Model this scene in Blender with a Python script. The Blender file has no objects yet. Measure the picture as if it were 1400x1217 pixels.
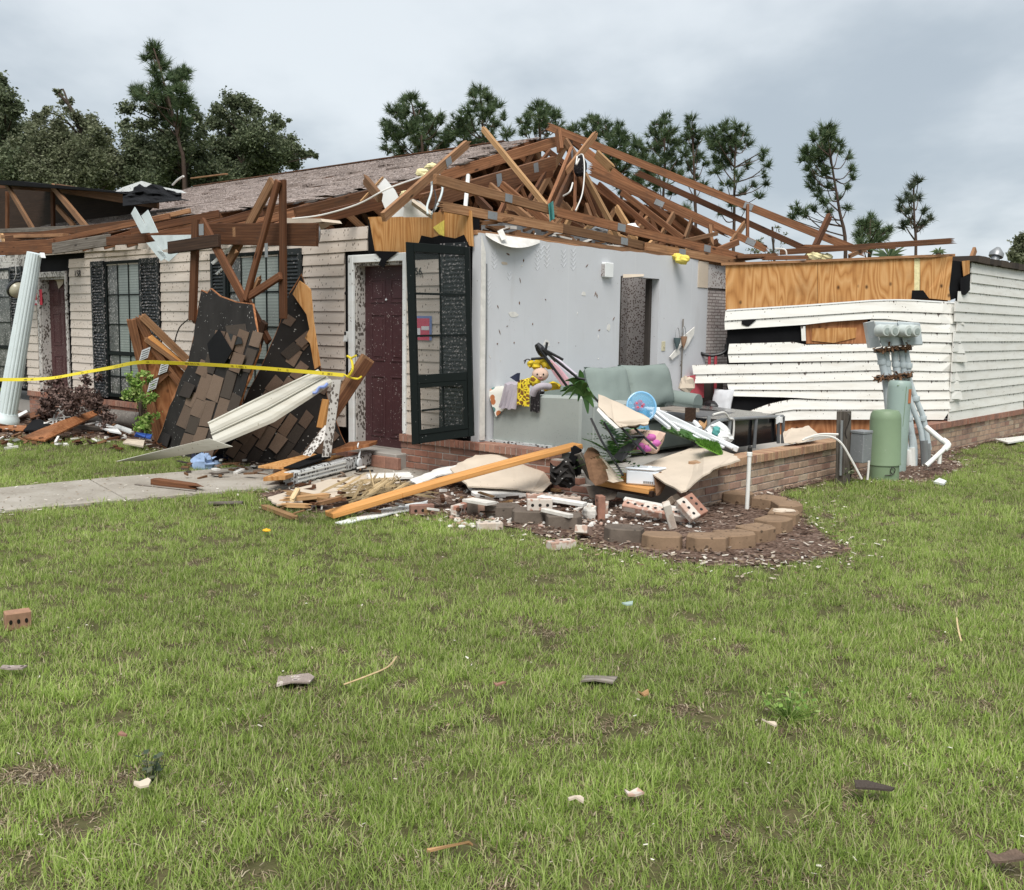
import bpy, bmesh, math, random
import numpy as np
from mathutils import Vector, Matrix, noise
random.seed(7)
R = math.radians
S = bpy.context.scene
COL = S.collection

# ---------------------------------------------------------------- camera
F_PX, CAM_H, ROLL, PITCH = 1405.0, 1.5, 0.014, math.atan((608.5 - 447.0) / 1405.0)
cam_data = bpy.data.cameras.new('camera')
cam = bpy.data.objects.new('camera', cam_data)
COL.objects.link(cam)
cam_data.sensor_fit = 'HORIZONTAL'
cam_data.sensor_width = 36.0
cam_data.lens = 36.0 * F_PX / 1400.0
cam_data.clip_start = 0.05
cam_data.clip_end = 3000
cam.matrix_world = (Matrix.Translation((0, 0, CAM_H)) @ Matrix.Rotation(math.pi / 2 - PITCH, 4, 'X')
                    @ Matrix.Rotation(ROLL, 4, 'Z'))
S.camera = cam

# ---------------------------------------------------------------- sky, sun, exposure
SUN_EL, SUN_AZ = R(55), R(184)          # azimuth clockwise from +Y (the viewing direction)
world = bpy.data.worlds.new('World')
S.world = world
world.use_nodes = True
wt = world.node_tree
for n in list(wt.nodes):
    wt.nodes.remove(n)
def wn(t, **k):
    n = wt.nodes.new(t)
    for a, b in k.items():
        setattr(n, a, b)
    return n
out = wn('ShaderNodeOutputWorld')
bg = wn('ShaderNodeBackground')
bg.inputs['Strength'].default_value = 0.05
sky = wn('ShaderNodeTexSky', sky_type='NISHITA', sun_disc=False, sun_elevation=SUN_EL, sun_rotation=SUN_AZ,
         air_density=1.0, dust_density=2.0, ozone_density=1.0)
geo = wn('ShaderNodeTexCoord')
sep = wn('ShaderNodeSeparateXYZ')
wt.links.new(geo.outputs['Generated'], sep.inputs[0])
def wmath(op, a, b=None):
    n = wn('ShaderNodeMath', operation=op)
    for i, v in enumerate((a, b)):
        if v is None: continue
        if isinstance(v, (int, float)): n.inputs[i].default_value = v
        else: wt.links.new(v, n.inputs[i])
    return n.outputs[0]
zz = wmath('ADD', wmath('MAXIMUM', sep.outputs['Z'], 0.0), 0.22)
cx_ = wmath('DIVIDE', sep.outputs['X'], zz)
cy_ = wmath('DIVIDE', sep.outputs['Y'], zz)
cmb = wn('ShaderNodeCombineXYZ')
wt.links.new(cx_, cmb.inputs[0]); wt.links.new(cy_, cmb.inputs[1])
def cloud_noise(scale, detail, off, rough=0.55):
    mp = wn('ShaderNodeMapping')
    mp.inputs['Location'].default_value = off
    mp.inputs['Scale'].default_value = (1.0, 0.75, 1.0)
    mp.inputs['Rotation'].default_value = (0, 0, 0.5)
    wt.links.new(cmb.outputs[0], mp.inputs[0])
    nz = wn('ShaderNodeTexNoise')
    nz.inputs['Scale'].default_value = scale
    nz.inputs['Detail'].default_value = detail
    nz.inputs['Roughness'].default_value = rough
    wt.links.new(mp.outputs[0], nz.inputs['Vector'])
    return nz.outputs['Fac']
n1 = cloud_noise(0.9, 5, (5.69, -12.56, 0), 0.5)
n2 = cloud_noise(2.6, 6, (4.2, 3.1, 2.0), 0.52)
nn = wmath('ADD', wmath('MULTIPLY', n1, 0.68), wmath('MULTIPLY', n2, 0.32))
rmp = wn('ShaderNodeValToRGB')
rmp.color_ramp.interpolation = 'EASE'
e = rmp.color_ramp.elements
e[0].position = 0.38; e[0].color = (3.5, 4.0, 4.45, 1)
e[1].position = 0.62; e[1].color = (6.0, 6.4, 6.7, 1)
wt.links.new(nn, rmp.inputs[0])
mix = wn('ShaderNodeMix', data_type='RGBA')
mix.inputs['Factor'].default_value = 0.9
wt.links.new(sky.outputs[0], mix.inputs[6])
wt.links.new(rmp.outputs[0], mix.inputs[7])
wt.links.new(mix.outputs[2], bg.inputs[0])
wt.links.new(bg.outputs[0], out.inputs[0])

sun_data = bpy.data.lights.new('sun', 'SUN')
sun_data.energy = 1.5
sun_data.angle = R(35)
sun_data.color = (1.0, 0.965, 0.92)
sun = bpy.data.objects.new('sun', sun_data)
COL.objects.link(sun)
sd = Vector((math.sin(SUN_AZ) * math.cos(SUN_EL), math.cos(SUN_AZ) * math.cos(SUN_EL), math.sin(SUN_EL)))
sun.rotation_euler = sd.to_track_quat('Z', 'Y').to_euler()
vs = S.view_settings
vs.view_transform = 'Standard'
vs.look = 'None'
vs.exposure = 1.5
vs.gamma = 1.0
vs.use_curve_mapping = False

# ---------------------------------------------------------------- where things stand
# C: the broken front corner of the house; U: along its front to the left; V: along its side, away; Z: up.
V = Vector((0.66161937, 0.74983985, 0)); U = Vector((-0.74983985, 0.66161937, 0)); Z = Vector((0, 0, 1))
C = Vector((1.4246, 8.36214, 0))
EYE = Vector((0, 0, CAM_H))
def W(a, b, z): return C + a * U + b * V + z * Z
def AB(p):
    d = Vector(p) - C
    return d.dot(U), d.dot(V)
_c, _s, _cp, _sp = math.cos(ROLL), math.sin(ROLL), math.cos(PITCH), math.sin(PITCH)
def ray(px, py):
    x, y = (px - 700) / F_PX, (608.5 - py) / F_PX
    x, y = _c * x - _s * y, _s * x + _c * y
    return Vector((x, _cp + y * _sp, -_sp + y * _cp))
def hit(px, py, p0, n):
    d = ray(px, py)
    return EYE + d * ((Vector(p0) - EYE).dot(n) / d.dot(n))
def PF(px, py, b=0.0): return hit(px, py, C + b * V, V)      # a plane parallel to the front
def PS(px, py, a=0.0): return hit(px, py, C + a * U, U)      # a plane parallel to the side
def PZ(px, py, z=0.0): return hit(px, py, (0, 0, z), Z)      # a level plane
def PD(px, py, d): return hit(px, py, (0, d, 0), Vector((0, 1, 0)))
def fa(px, py, b=0.0): return (PF(px, py, b) - C).dot(U)
def sb(px, py, a=0.0): return (PS(px, py, a) - C).dot(V)
ROOF_N = (Z * 1.0 - V * 0.334).normalized()
def PR(px, py, up=0.0): return hit(px, py, W(0, -0.4, 2.55 + up), ROOF_N)

# ---------------------------------------------------------------- materials
MATS = {}
class NT:
    def __init__(s, name, rough=0.7, spec=0.3, metal=0.0):
        s.m = bpy.data.materials.new(name)
        s.m.use_nodes = True
        s.t = s.m.node_tree
        s.b = s.t.nodes['Principled BSDF']
        s.b.inputs['Roughness'].default_value = rough
        s.b.inputs['Specular IOR Level'].default_value = spec
        s.b.inputs['Metallic'].default_value = metal
        s.tc = s.t.nodes.new('ShaderNodeTexCoord')
        s.oi = s.t.nodes.new('ShaderNodeObjectInfo')
        s.obj = s.tc.outputs['Object']
        MATS[name] = s.m
    def put(s, sock, v):
        if hasattr(v, 'is_linked') or isinstance(v, bpy.types.NodeSocket): s.t.links.new(v, sock)
        elif isinstance(v, tuple) and len(v) == 3 and sock.type == 'RGBA': sock.default_value = (*v, 1)
        else: sock.default_value = v
    def math(s, op, a, b=0.0, clamp=False):
        n = s.t.nodes.new('ShaderNodeMath'); n.operation = op; n.use_clamp = clamp
        s.put(n.inputs[0], a); s.put(n.inputs[1], b)
        return n.outputs[0]
    def map(s, vec=None, scale=(1, 1, 1), loc=None, rot=None):
        n = s.t.nodes.new('ShaderNodeMapping')
        s.put(n.inputs[0], vec if vec is not None else s.obj)
        n.inputs['Scale'].default_value = scale
        if rot: n.inputs['Rotation'].default_value = rot
        if loc is not None: s.put(n.inputs['Location'], loc)
        return n.outputs[0]
    def rnd(s, k=37.0):
        n = s.t.nodes.new('ShaderNodeCombineXYZ')
        v = s.math('MULTIPLY', s.oi.outputs['Random'], k)
        for i in range(3): s.t.links.new(v, n.inputs[i])
        return n.outputs[0]
    def noise(s, vec=None, scale=5.0, detail=4.0, rough=0.55, dist=0.0):
        n = s.t.nodes.new('ShaderNodeTexNoise')
        s.put(n.inputs['Vector'], vec if vec is not None else s.obj)
        n.inputs['Scale'].default_value = scale; n.inputs['Detail'].default_value = detail
        n.inputs['Roughness'].default_value = rough; n.inputs['Distortion'].default_value = dist
        return n.outputs['Fac']
    def voro(s, vec=None, scale=5.0, feat='F1', out='Distance'):
        n = s.t.nodes.new('ShaderNodeTexVoronoi'); n.feature = feat
        s.put(n.inputs['Vector'], vec if vec is not None else s.obj)
        n.inputs['Scale'].default_value = scale
        return n.outputs[out]
    def wave(s, vec, scale, dist, dscale=1.0, detail=2.0, kind='RINGS', axis='Y'):
        n = s.t.nodes.new('ShaderNodeTexWave'); n.wave_type = kind
        if kind == 'RINGS': n.rings_direction = axis
        else: n.bands_direction = axis
        s.put(n.inputs['Vector'], vec)
        n.inputs['Scale'].default_value = scale; n.inputs['Distortion'].default_value = dist
        n.inputs['Detail Scale'].default_value = dscale; n.inputs['Detail'].default_value = detail
        return n.outputs['Fac']
    def step(s, v, lo, hi):
        n = s.t.nodes.new('ShaderNodeMapRange'); n.clamp = True
        s.put(n.inputs[0], v); n.inputs[1].default_value = lo; n.inputs[2].default_value = hi
        return n.outputs[0]
    def ramp(s, v, stops, interp='LINEAR'):
        n = s.t.nodes.new('ShaderNodeValToRGB'); cr = n.color_ramp; cr.interpolation = interp
        while len(cr.elements) < len(stops): cr.elements.new(0.5)
        for e, (p, c) in zip(cr.elements, stops):
            e.position = p; e.color = (*c, 1)
        s.put(n.inputs[0], v)
        return n.outputs[0]
    def mix(s, f, a, b, mode='MIX'):
        n = s.t.nodes.new('ShaderNodeMix'); n.data_type = 'RGBA'; n.blend_type = mode
        s.put(n.inputs['Factor'], f); s.put(n.inputs[6], a); s.put(n.inputs[7], b)
        return n.outputs[2]
    def island(s):
        n = s.t.nodes.new('ShaderNodeNewGeometry')
        return n.outputs['Random Per Island']
    def val(s, col, f):
        n = s.t.nodes.new('ShaderNodeHueSaturation'); s.put(n.inputs['Color'], col); s.put(n.inputs['Value'], f)
        return n.outputs[0]
    def color(s, c): s.put(s.b.inputs['Base Color'], c); return s
    def bump(s, h, strength=0.3, dist=0.01):
        n = s.t.nodes.new('ShaderNodeBump'); n.inputs['Strength'].default_value = strength
        n.inputs['Distance'].default_value = dist
        s.put(n.inputs['Height'], h); s.t.links.new(n.outputs[0], s.b.inputs['Normal']); return s
    def specks(s, base, col, scale, thr, vec=None, amount=1.0, size=0.35):
        # bits of torn leaf and mud stuck on the surface: small blobs, unevenly spread
        v = vec if vec is not None else s.obj
        d = s.voro(s.map(v, loc=s.rnd()), scale)
        n = s.noise(s.map(v, loc=s.rnd(11.0)), scale * 0.16, 3)
        d = s.math('ADD', d, s.math('MULTIPLY', s.noise(v, scale * 2.2, 2), 0.5))
        lim = s.math('MULTIPLY', s.step(n, thr, thr + 0.25), size)
        f = s.math('LESS_THAN', s.math('SUBTRACT', d, 0.25), lim)
        return s.mix(s.math('MULTIPLY', f, amount), base, col)

def wood(name, lo, mid, hi, grain=1.0, rough=0.75, dirt=0.25, knots=True, dirtcol=(0.05, 0.035, 0.025)):
    m = NT(name, rough, 0.2)
    v = m.map(m.obj, (1, 1, 1), loc=m.rnd(53.0))
    g = m.noise(m.map(v, (0.9, 14, 14)), 2.2 * grain, 5, 0.6, 0.4)
    w = m.wave(m.map(v, (0.35, 5, 5)), 3.0 * grain, 5.5, 1.2, 3, 'RINGS', 'X')
    c = m.ramp(m.math('ADD', m.math('MULTIPLY', g, 0.75), m.math('MULTIPLY', w, 0.17)), [(0.22, lo), (0.5, mid), (0.75, hi)])
    c = m.val(c, m.math('ADD', m.math('MULTIPLY', m.oi.outputs['Random'], 0.75), 0.55))
    if knots:
        k = m.voro(m.map(v, (1.0, 4, 4)), 2.1)
        c = m.mix(m.math('SUBTRACT', 1.0, m.step(k, 0.05, 0.13), True), c, tuple(x * 0.32 for x in lo))
    d = m.noise(m.map(v, (1.5, 4, 4)), 3.0, 5, 0.65)
    c = m.mix(m.math('MULTIPLY', m.step(d, 0.52, 0.75), dirt), c, dirtcol)
    m.color(c).bump(g, 0.35, 0.004)
    return m

wood('wood_red', (0.115, 0.05, 0.024), (0.205, 0.093, 0.045), (0.32, 0.16, 0.082), dirt=0.6)
wood('wood_brown', (0.075, 0.03, 0.014), (0.13, 0.055, 0.026), (0.21, 0.095, 0.045), dirt=0.5)
wood('wood_pale', (0.30, 0.165, 0.075), (0.42, 0.25, 0.12), (0.52, 0.33, 0.17), dirt=0.35)
wood('wood_tan', (0.165, 0.084, 0.042), (0.255, 0.135, 0.068), (0.37, 0.215, 0.118), dirt=0.45)
wood('wood_orange', (0.42, 0.19, 0.055), (0.53, 0.26, 0.085), (0.62, 0.34, 0.13), dirt=0.12)
wood('wood_grey', (0.10, 0.085, 0.07), (0.19, 0.165, 0.14), (0.33, 0.30, 0.26), dirt=0.6)
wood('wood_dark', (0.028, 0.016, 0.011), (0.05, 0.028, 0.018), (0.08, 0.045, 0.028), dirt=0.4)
wood('straw', (0.40, 0.29, 0.15), (0.52, 0.39, 0.22), (0.62, 0.49, 0.31), dirt=0.1, knots=False)

def plywood(name, lo, mid, hi, vertical=True, dirt=0.25):
    m = NT(name, 0.7, 0.25)
    v = m.map(m.obj, (2.0, 2.0, 0.32) if vertical else (0.32, 2.0, 2.0), loc=m.rnd(19.0))
    n = m.noise(v, 1.6, 2, 0.45, 0.35)
    w = m.math('FRACT', m.math('MULTIPLY', n, 15.0))
    w = m.math('ABSOLUTE', m.math('SUBTRACT', w, 0.5))
    fine = m.noise(m.map(m.obj, (30, 30, 1.5) if vertical else (1.5, 30, 30)), 2.0, 4)
    c = m.ramp(m.math('ADD', m.math('MULTIPLY', w, 1.1), m.math('MULTIPLY', fine, 0.45)), [(0.12, lo), (0.42, mid), (0.8, hi)])
    k = m.voro(m.map(m.obj, (1.0, 1.0, 0.75), loc=m.rnd(7.0)), 5.2)
    c = m.mix(m.math('SUBTRACT', 1.0, m.step(k, 0.05, 0.15), True), c, tuple(x * 0.22 for x in lo))
    d = m.noise(m.map(m.obj, loc=m.rnd(5.0)), 2.3, 5, 0.6)
    c = m.mix(m.math('MULTIPLY', m.step(d, 0.5, 0.75), dirt), c, (0.16, 0.07, 0.025))
    m.color(c).bump(fine, 0.2, 0.003)
plywood('plywood', (0.30, 0.125, 0.035), (0.46, 0.225, 0.075), (0.56, 0.315, 0.13), dirt=0.4)
plywood('plywood_red', (0.21, 0.075, 0.03), (0.31, 0.125, 0.05), (0.42, 0.19, 0.085), dirt=0.5)
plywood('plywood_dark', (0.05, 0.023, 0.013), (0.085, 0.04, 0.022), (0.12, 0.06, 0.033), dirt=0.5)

def siding(name, base, spk, scale, thr, size, amount=0.85, drip=0.0):
    m = NT(name, 0.5, 0.35)
    c = m.val(base, m.math('ADD', m.math('MULTIPLY', m.oi.outputs['Random'], 0.10), 0.94))
    d = m.noise(m.map(m.obj, (1.2, 1, 7), loc=m.rnd()), 2.0, 5, 0.6)
    c = m.mix(m.math('MULTIPLY', m.step(d, 0.45, 0.75), 0.4), c, tuple(b * f for b, f in zip(base, (0.68, 0.62, 0.54))))
    c = m.specks(c, spk, scale, thr, m.map(m.obj, (1, 1, 0.6)), amount, size)
    if drip:   # wet leaf bits caught along the top of each course
        at = m.t.nodes.new('ShaderNodeAttribute'); at.attribute_name = 'edge_v'
        n = m.noise(m.map(m.obj, (1, 1, 0), loc=m.rnd()), 26.0, 3, 0.75)
        h = m.math('ADD', at.outputs['Fac'], m.math('MULTIPLY', m.step(n, 0.54, 0.82), drip))
        f = m.math('GREATER_THAN', h, 0.985)
        c = m.mix(m.math('MULTIPLY', f, 0.9), c, (0.055, 0.028, 0.02))
    m.color(c).bump(d, 0.08, 0.004)
siding('siding_beige', (0.60, 0.53, 0.46), (0.10, 0.07, 0.05), 27.0, 0.22, 0.185, 0.85, 0.10)
siding('siding_white', (0.72, 0.71, 0.665), (0.06, 0.035, 0.025), 30.0, 0.42, 0.17, 0.8, 0.55)
siding('trim_white', (0.76, 0.78, 0.77), (0.05, 0.04, 0.032), 30.0, 0.42, 0.32, 0.85)
siding('trim_spattered', (0.50, 0.48, 0.45), (0.055, 0.04, 0.03), 40.0, 0.28, 0.5, 0.9)
siding('soffit_panel', (0.50, 0.485, 0.42), (0.2, 0.17, 0.12), 25.0, 0.4, 0.2, 0.6)

def plain(name, col, rough=0.6, spec=0.3, metal=0.0, var=0.12, nscale=6.0, speck=None, bumps=0.15):
    m = NT(name, rough, spec, metal)
    n = m.noise(m.map(m.obj, loc=m.rnd()), nscale, 5, 0.6)
    c = m.val(col, m.math('ADD', m.math('MULTIPLY', n, var * 4), 1 - var * 2))
    if speck: c = m.specks(c, *speck)
    m.color(c)
    if bumps: m.bump(m.noise(m.obj, nscale * 8, 3), bumps, 0.003)
    return m
plain('door_maroon', (0.064, 0.028, 0.031), 0.42, 0.4, speck=((0.42, 0.37, 0.35), 36.0, 0.34, None, 0.8, 0.19), bumps=0)
plain('door_maroon_dirty', (0.075, 0.032, 0.033), 0.5, 0.3, speck=((0.26, 0.21, 0.19), 46.0, 0.25, None, 0.8, 0.24), bumps=0)
plain('shutter_dark', (0.019, 0.022, 0.023), 0.5, 0.3, speck=((0.34, 0.31, 0.30), 32.0, 0.16, None, 0.85, 0.32), bumps=0)
plain('shutter_clean', (0.019, 0.023, 0.024), 0.45, 0.35, speck=((0.34, 0.32, 0.31), 28.0, 0.42, None, 0.75, 0.24), bumps=0)
plain('frame_dark', (0.006, 0.009, 0.0085), 0.5, 0.15, speck=((0.35, 0.34, 0.33), 30.0, 0.56, None, 0.7, 0.16), bumps=0)
m = NT('drywall_grey', 0.75, 0.2)   # painted board: faint joints, smudges, a few stuck bits
n = m.noise(m.obj, 1.3, 6, 0.62); c = m.mix(m.math('MULTIPLY', m.step(n, 0.42, 0.72), 0.30), (0.545, 0.555, 0.575), (0.43, 0.425, 0.43))
sp = m.t.nodes.new('ShaderNodeSeparateXYZ'); m.t.links.new(m.obj, sp.inputs[0])
j = m.math('ABSOLUTE', m.math('SUBTRACT', m.math('FRACT', m.math('ADD', m.math('MULTIPLY', sp.outputs['Y'], 0.82), 0.37)), 0.5)); c = m.mix(m.math('MULTIPLY', m.math('SUBTRACT', 1.0, m.step(j, 0.0, 0.012), True), 0.22), c, (0.66, 0.66, 0.66))
st = m.noise(m.map(m.obj, (1, 3.5, 0.5)), 2.0, 5, 0.65); c = m.mix(m.math('MULTIPLY', m.step(st, 0.58, 0.8), 0.35), c, (0.36, 0.33, 0.30))
c = m.specks(c, (0.15, 0.12, 0.10), 9.0, 0.5, m.map(m.obj, (1, 1, 0.6)), 0.85, 0.07); c = m.specks(c, (0.22, 0.19, 0.17), 26.0, 0.56, None, 0.7, 0.16)
m.color(c).bump(m.noise(m.obj, 60.0, 3), 0.12, 0.003)
plain('drywall_tan', (0.53, 0.45, 0.36), 0.85, 0.1, var=0.11, nscale=3.5, speck=((0.26, 0.20, 0.15), 14.0, 0.42, None, 0.7, 0.12))
plain('drywall_edge', (0.66, 0.64, 0.60), 0.9, 0.1, var=0.18, nscale=12.0)
plain('mud_wall', (0.36, 0.34, 0.33), 0.8, 0.15, speck=((0.075, 0.042, 0.034), 40.0, 0.22, None, 0.92, 0.40), bumps=0)
plain('mud_wall_pale', (0.50, 0.475, 0.455), 0.8, 0.15, speck=((0.13, 0.08, 0.065), 30.0, 0.34, None, 0.85, 0.40), bumps=0)
plain('felt_black', (0.030, 0.0275, 0.026), 0.85, 0.08, var=0.3, nscale=3, speck=((0.40, 0.39, 0.37), 20.0, 0.34, None, 0.9, 0.15))
plain('felt_plain', (0.008, 0.008, 0.009), 0.8, 0.1, var=0.25)
plain('black_metal', (0.012, 0.012, 0.013), 0.4, 0.5, bumps=0)
plain('black_gloss', (0.008, 0.008, 0.009), 0.15, 0.5, bumps=0)
plain('grey_metal', (0.27, 0.28, 0.285), 0.4, 0.5, 0.4, speck=((0.09, 0.08, 0.07), 40.0, 0.4, None, 0.7, 0.2))
plain('dark_tube', (0.13, 0.135, 0.14), 0.4, 0.5, 0.3)
plain('white_metal', (0.66, 0.68, 0.69), 0.4, 0.4, bumps=0.05)
plain('column_white', (0.60, 0.66, 0.665), 0.5, 0.35, speck=((0.15, 0.16, 0.15), 26.0, 0.46, None, 0.7, 0.16), var=0.06)
plain('downspout_dirty', (0.52, 0.53, 0.52), 0.45, 0.4, speck=((0.03, 0.022, 0.018), 26.0, 0.24, None, 0.9, 0.42))
plain('clear_panel', (0.54, 0.60, 0.60), 0.25, 0.5, var=0.15, nscale=9)
plain('conduit', (0.42, 0.475, 0.49), 0.45, 0.4, speck=((0.08, 0.06, 0.05), 30.0, 0.52, None, 0.8, 0.14), bumps=0)
plain('meter_box', (0.42, 0.465, 0.475), 0.42, 0.4, speck=((0.07, 0.055, 0.045), 30.0, 0.58, None, 0.8, 0.13), bumps=0)
plain('meter_glass', (0.47, 0.51, 0.485), 0.2, 0.5, bumps=0)
plain('meter_dial', (0.26, 0.30, 0.28), 0.4, 0.4, nscale=40, var=0.2, bumps=0)
plain('pedestal_green', (0.185, 0.255, 0.155), 0.5, 0.35, var=0.05, speck=((0.46, 0.46, 0.42), 22.0, 0.56, None, 0.6, 0.09), bumps=0.05)
plain('cabinet_green', (0.275, 0.355, 0.32), 0.42, 0.4, var=0.05, speck=((0.10, 0.11, 0.09), 22.0, 0.56, None, 0.6, 0.1), bumps=0.05)
plain('cable_box', (0.20, 0.21, 0.215), 0.55, 0.3, speck=((0.48, 0.46, 0.44), 40.0, 0.44, None, 0.85, 0.2))
plain('sticker_orange', (0.45, 0.17, 0.08), 0.6, 0.3, var=0.15, nscale=30)
plain('pvc_white', (0.72, 0.72, 0.68), 0.4, 0.4, speck=((0.12, 0.08, 0.06), 26.0, 0.52, None, 0.8, 0.22), bumps=0)
plain('couch_fabric', (0.30, 0.325, 0.305), 0.9, 0.15, var=0.06, nscale=2.5, speck=((0.12, 0.14, 0.13), 60.0, 0.35, None, 0.35, 0.2), bumps=0.4)
plain('cushion_fabric', (0.205, 0.245, 0.225), 0.85, 0.2, var=0.05, nscale=2.5, bumps=0.4)
plain('sheet_white', (0.72, 0.73, 0.72), 0.8, 0.2, var=0.05)
plain('tape_yellow', (0.64, 0.52, 0.03), 0.45, 0.4, var=0.04, bumps=0)
plain('tape_ink', (0.26, 0.20, 0.02), 0.5, 0.3, bumps=0)
plain('ink_black', (0.012, 0.011, 0.010), 0.5, 0.3, bumps=0)
plain('notice_red', (0.55, 0.03, 0.06), 0.5, 0.3, var=0.12, bumps=0)
plain('notice_pink', (0.62, 0.09, 0.15), 0.5, 0.3, var=0.15, nscale=30, bumps=0)
plain('notice_blue', (0.19, 0.26, 0.52), 0.5, 0.3, bumps=0)
plain('notice_white', (0.72, 0.71, 0.74), 0.5, 0.3, bumps=0)
plain('foam_yellow', (0.70, 0.58, 0.13), 0.9, 0.1, var=0.2, nscale=30, bumps=0.8)
plain('foam_pale', (0.70, 0.63, 0.36), 0.9, 0.1, var=0.2, nscale=30, bumps=0.8)
plain('cloth_lilac', (0.37, 0.335, 0.37), 0.9, 0.1, var=0.1, bumps=0.5)
plain('cloth_navy', (0.022, 0.026, 0.045), 0.9, 0.1)
plain('cloth_black', (0.018, 0.016, 0.017), 0.9, 0.1, speck=((0.14, 0.13, 0.13), 50.0, 0.3, None, 0.7, 0.3))
plain('cloth_yellow', (0.62, 0.45, 0.04), 0.85, 0.1, var=0.12, nscale=14, bumps=0.4)
plain('skin_cloth', (0.56, 0.40, 0.32), 0.9, 0.1, var=0.04, bumps=0)
plain('pink_fabric', (0.62, 0.37, 0.42), 0.8, 0.15, var=0.06)
plain('lilac_plastic', (0.62, 0.56, 0.64), 0.6, 0.2)
plain('magenta_cloth', (0.48, 0.13, 0.35), 0.8, 0.15, var=0.2, nscale=20)
plain('blue_plastic', (0.24, 0.47, 0.68), 0.2, 0.5, bumps=0, var=0.08)
plain('red_plastic', (0.52, 0.035, 0.05), 0.4, 0.4, bumps=0)
plain('red_paint', (0.40, 0.06, 0.075), 0.4, 0.4, bumps=0)
plain('blue_tarp', (0.03, 0.09, 0.36), 0.6, 0.3)
plain('blue_cloth', (0.28, 0.38, 0.56), 0.8, 0.2)
plain('cable_white', (0.66, 0.64, 0.60), 0.5, 0.3, bumps=0)
plain('wire_dark', (0.03, 0.025, 0.022), 0.5, 0.3, bumps=0)
plain('teal_cloth', (0.10, 0.33, 0.31), 0.8, 0.2, var=0.2, nscale=20)
plain('porcelain', (0.70, 0.74, 0.78), 0.3, 0.5, var=0.02, bumps=0)
plain('terracotta', (0.33, 0.20, 0.13), 0.8, 0.2)
plain('slate_blue', (0.09, 0.125, 0.13), 0.7, 0.2)
plain('switch_ivory', (0.52, 0.48, 0.34), 0.5, 0.3, bumps=0)
plain('concrete_slab', (0.34, 0.32, 0.29), 0.9, 0.15, var=0.12, nscale=4, speck=((0.16, 0.13, 0.10), 20.0, 0.45, None, 0.5, 0.15))
plain('mortar', (0.40, 0.36, 0.32), 0.95, 0.1, var=0.15, nscale=10)
plain('mortar_pale', (0.58, 0.55, 0.50), 0.95, 0.1, var=0.2, nscale=16)
plain('insulation_brown', (0.15, 0.085, 0.05), 0.95, 0.05, var=0.3, nscale=18, bumps=1.0)
plain('stone_edge', (0.23, 0.155, 0.10), 0.9, 0.15, var=0.22, nscale=9, speck=((0.035, 0.026, 0.02), 24.0, 0.42, None, 0.7, 0.28), bumps=0.7)
plain('stone_edge_grey', (0.13, 0.105, 0.085), 0.9, 0.15, var=0.25, nscale=9, speck=((0.03, 0.026, 0.022), 24.0, 0.42, None, 0.7, 0.28), bumps=0.7)
plain('lens_globe', (0.40, 0.37, 0.27), 0.25, 0.5, bumps=0)
plain('bark', (0.055, 0.043, 0.034), 0.95, 0.1, var=0.25, nscale=8)
plain('bark_pine', (0.085, 0.06, 0.048), 0.95, 0.1, var=0.25, nscale=8)
plain('dark_room', (0.055, 0.047, 0.042), 0.9, 0.1)
plain('log_bark', (0.16, 0.145, 0.13), 0.95, 0.1, var=0.3, nscale=14, speck=((0.42, 0.40, 0.36), 30.0, 0.35, None, 0.7, 0.3), bumps=1.0)
plain('yellow_petal', (0.72, 0.40, 0.03), 0.7, 0.2)

def brickmat(name, stops, dirt=0.3):
    m = NT(name, 0.9, 0.15)
    r = m.math('FRACT', m.math('ADD', m.oi.outputs['Random'], m.math('MULTIPLY', m.island(), 3.7)))
    c = m.ramp(r, stops)
    n = m.noise(m.map(m.obj, loc=m.rnd()), 22.0, 5, 0.65)
    c = m.val(c, m.math('ADD', m.math('MULTIPLY', n, 0.7), 0.65))
    d = m.noise(m.map(m.obj, loc=m.rnd(91.0)), 7.0, 5, 0.65)
    c = m.mix(m.math('MULTIPLY', m.step(d, 0.48, 0.7), dirt), c, (0.085, 0.06, 0.05))
    if 'loose' in name:      # old mortar still sticking to it
        c = m.mix(m.math('MULTIPLY', m.step(m.noise(m.map(m.obj, loc=m.rnd(23.0)), 9.0, 4, 0.6), 0.50, 0.56), 0.85), c, (0.56, 0.52, 0.46))
    m.color(c).bump(n, 0.5, 0.004)
brickmat('brick_tan', [(0.0, (0.37, 0.25, 0.18)), (0.25, (0.44, 0.32, 0.23)), (0.5, (0.31, 0.18, 0.14)), (0.75, (0.47, 0.38, 0.28)), (1.0, (0.26, 0.165, 0.13))], 0.5)
brickmat('brick_cap', [(0.0, (0.36, 0.22, 0.135)), (0.5, (0.40, 0.265, 0.165)), (1.0, (0.30, 0.165, 0.11))], 0.25)
brickmat('brick_red', [(0.0, (0.29, 0.135, 0.095)), (0.4, (0.33, 0.175, 0.125)), (0.7, (0.24, 0.135, 0.105)), (1.0, (0.35, 0.21, 0.155))], 0.45)
brickmat('brick_loose', [(0.0, (0.42, 0.26, 0.20)), (0.4, (0.47, 0.34, 0.27)), (0.7, (0.36, 0.17, 0.12)), (1.0, (0.50, 0.42, 0.35))], 0.25)

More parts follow.
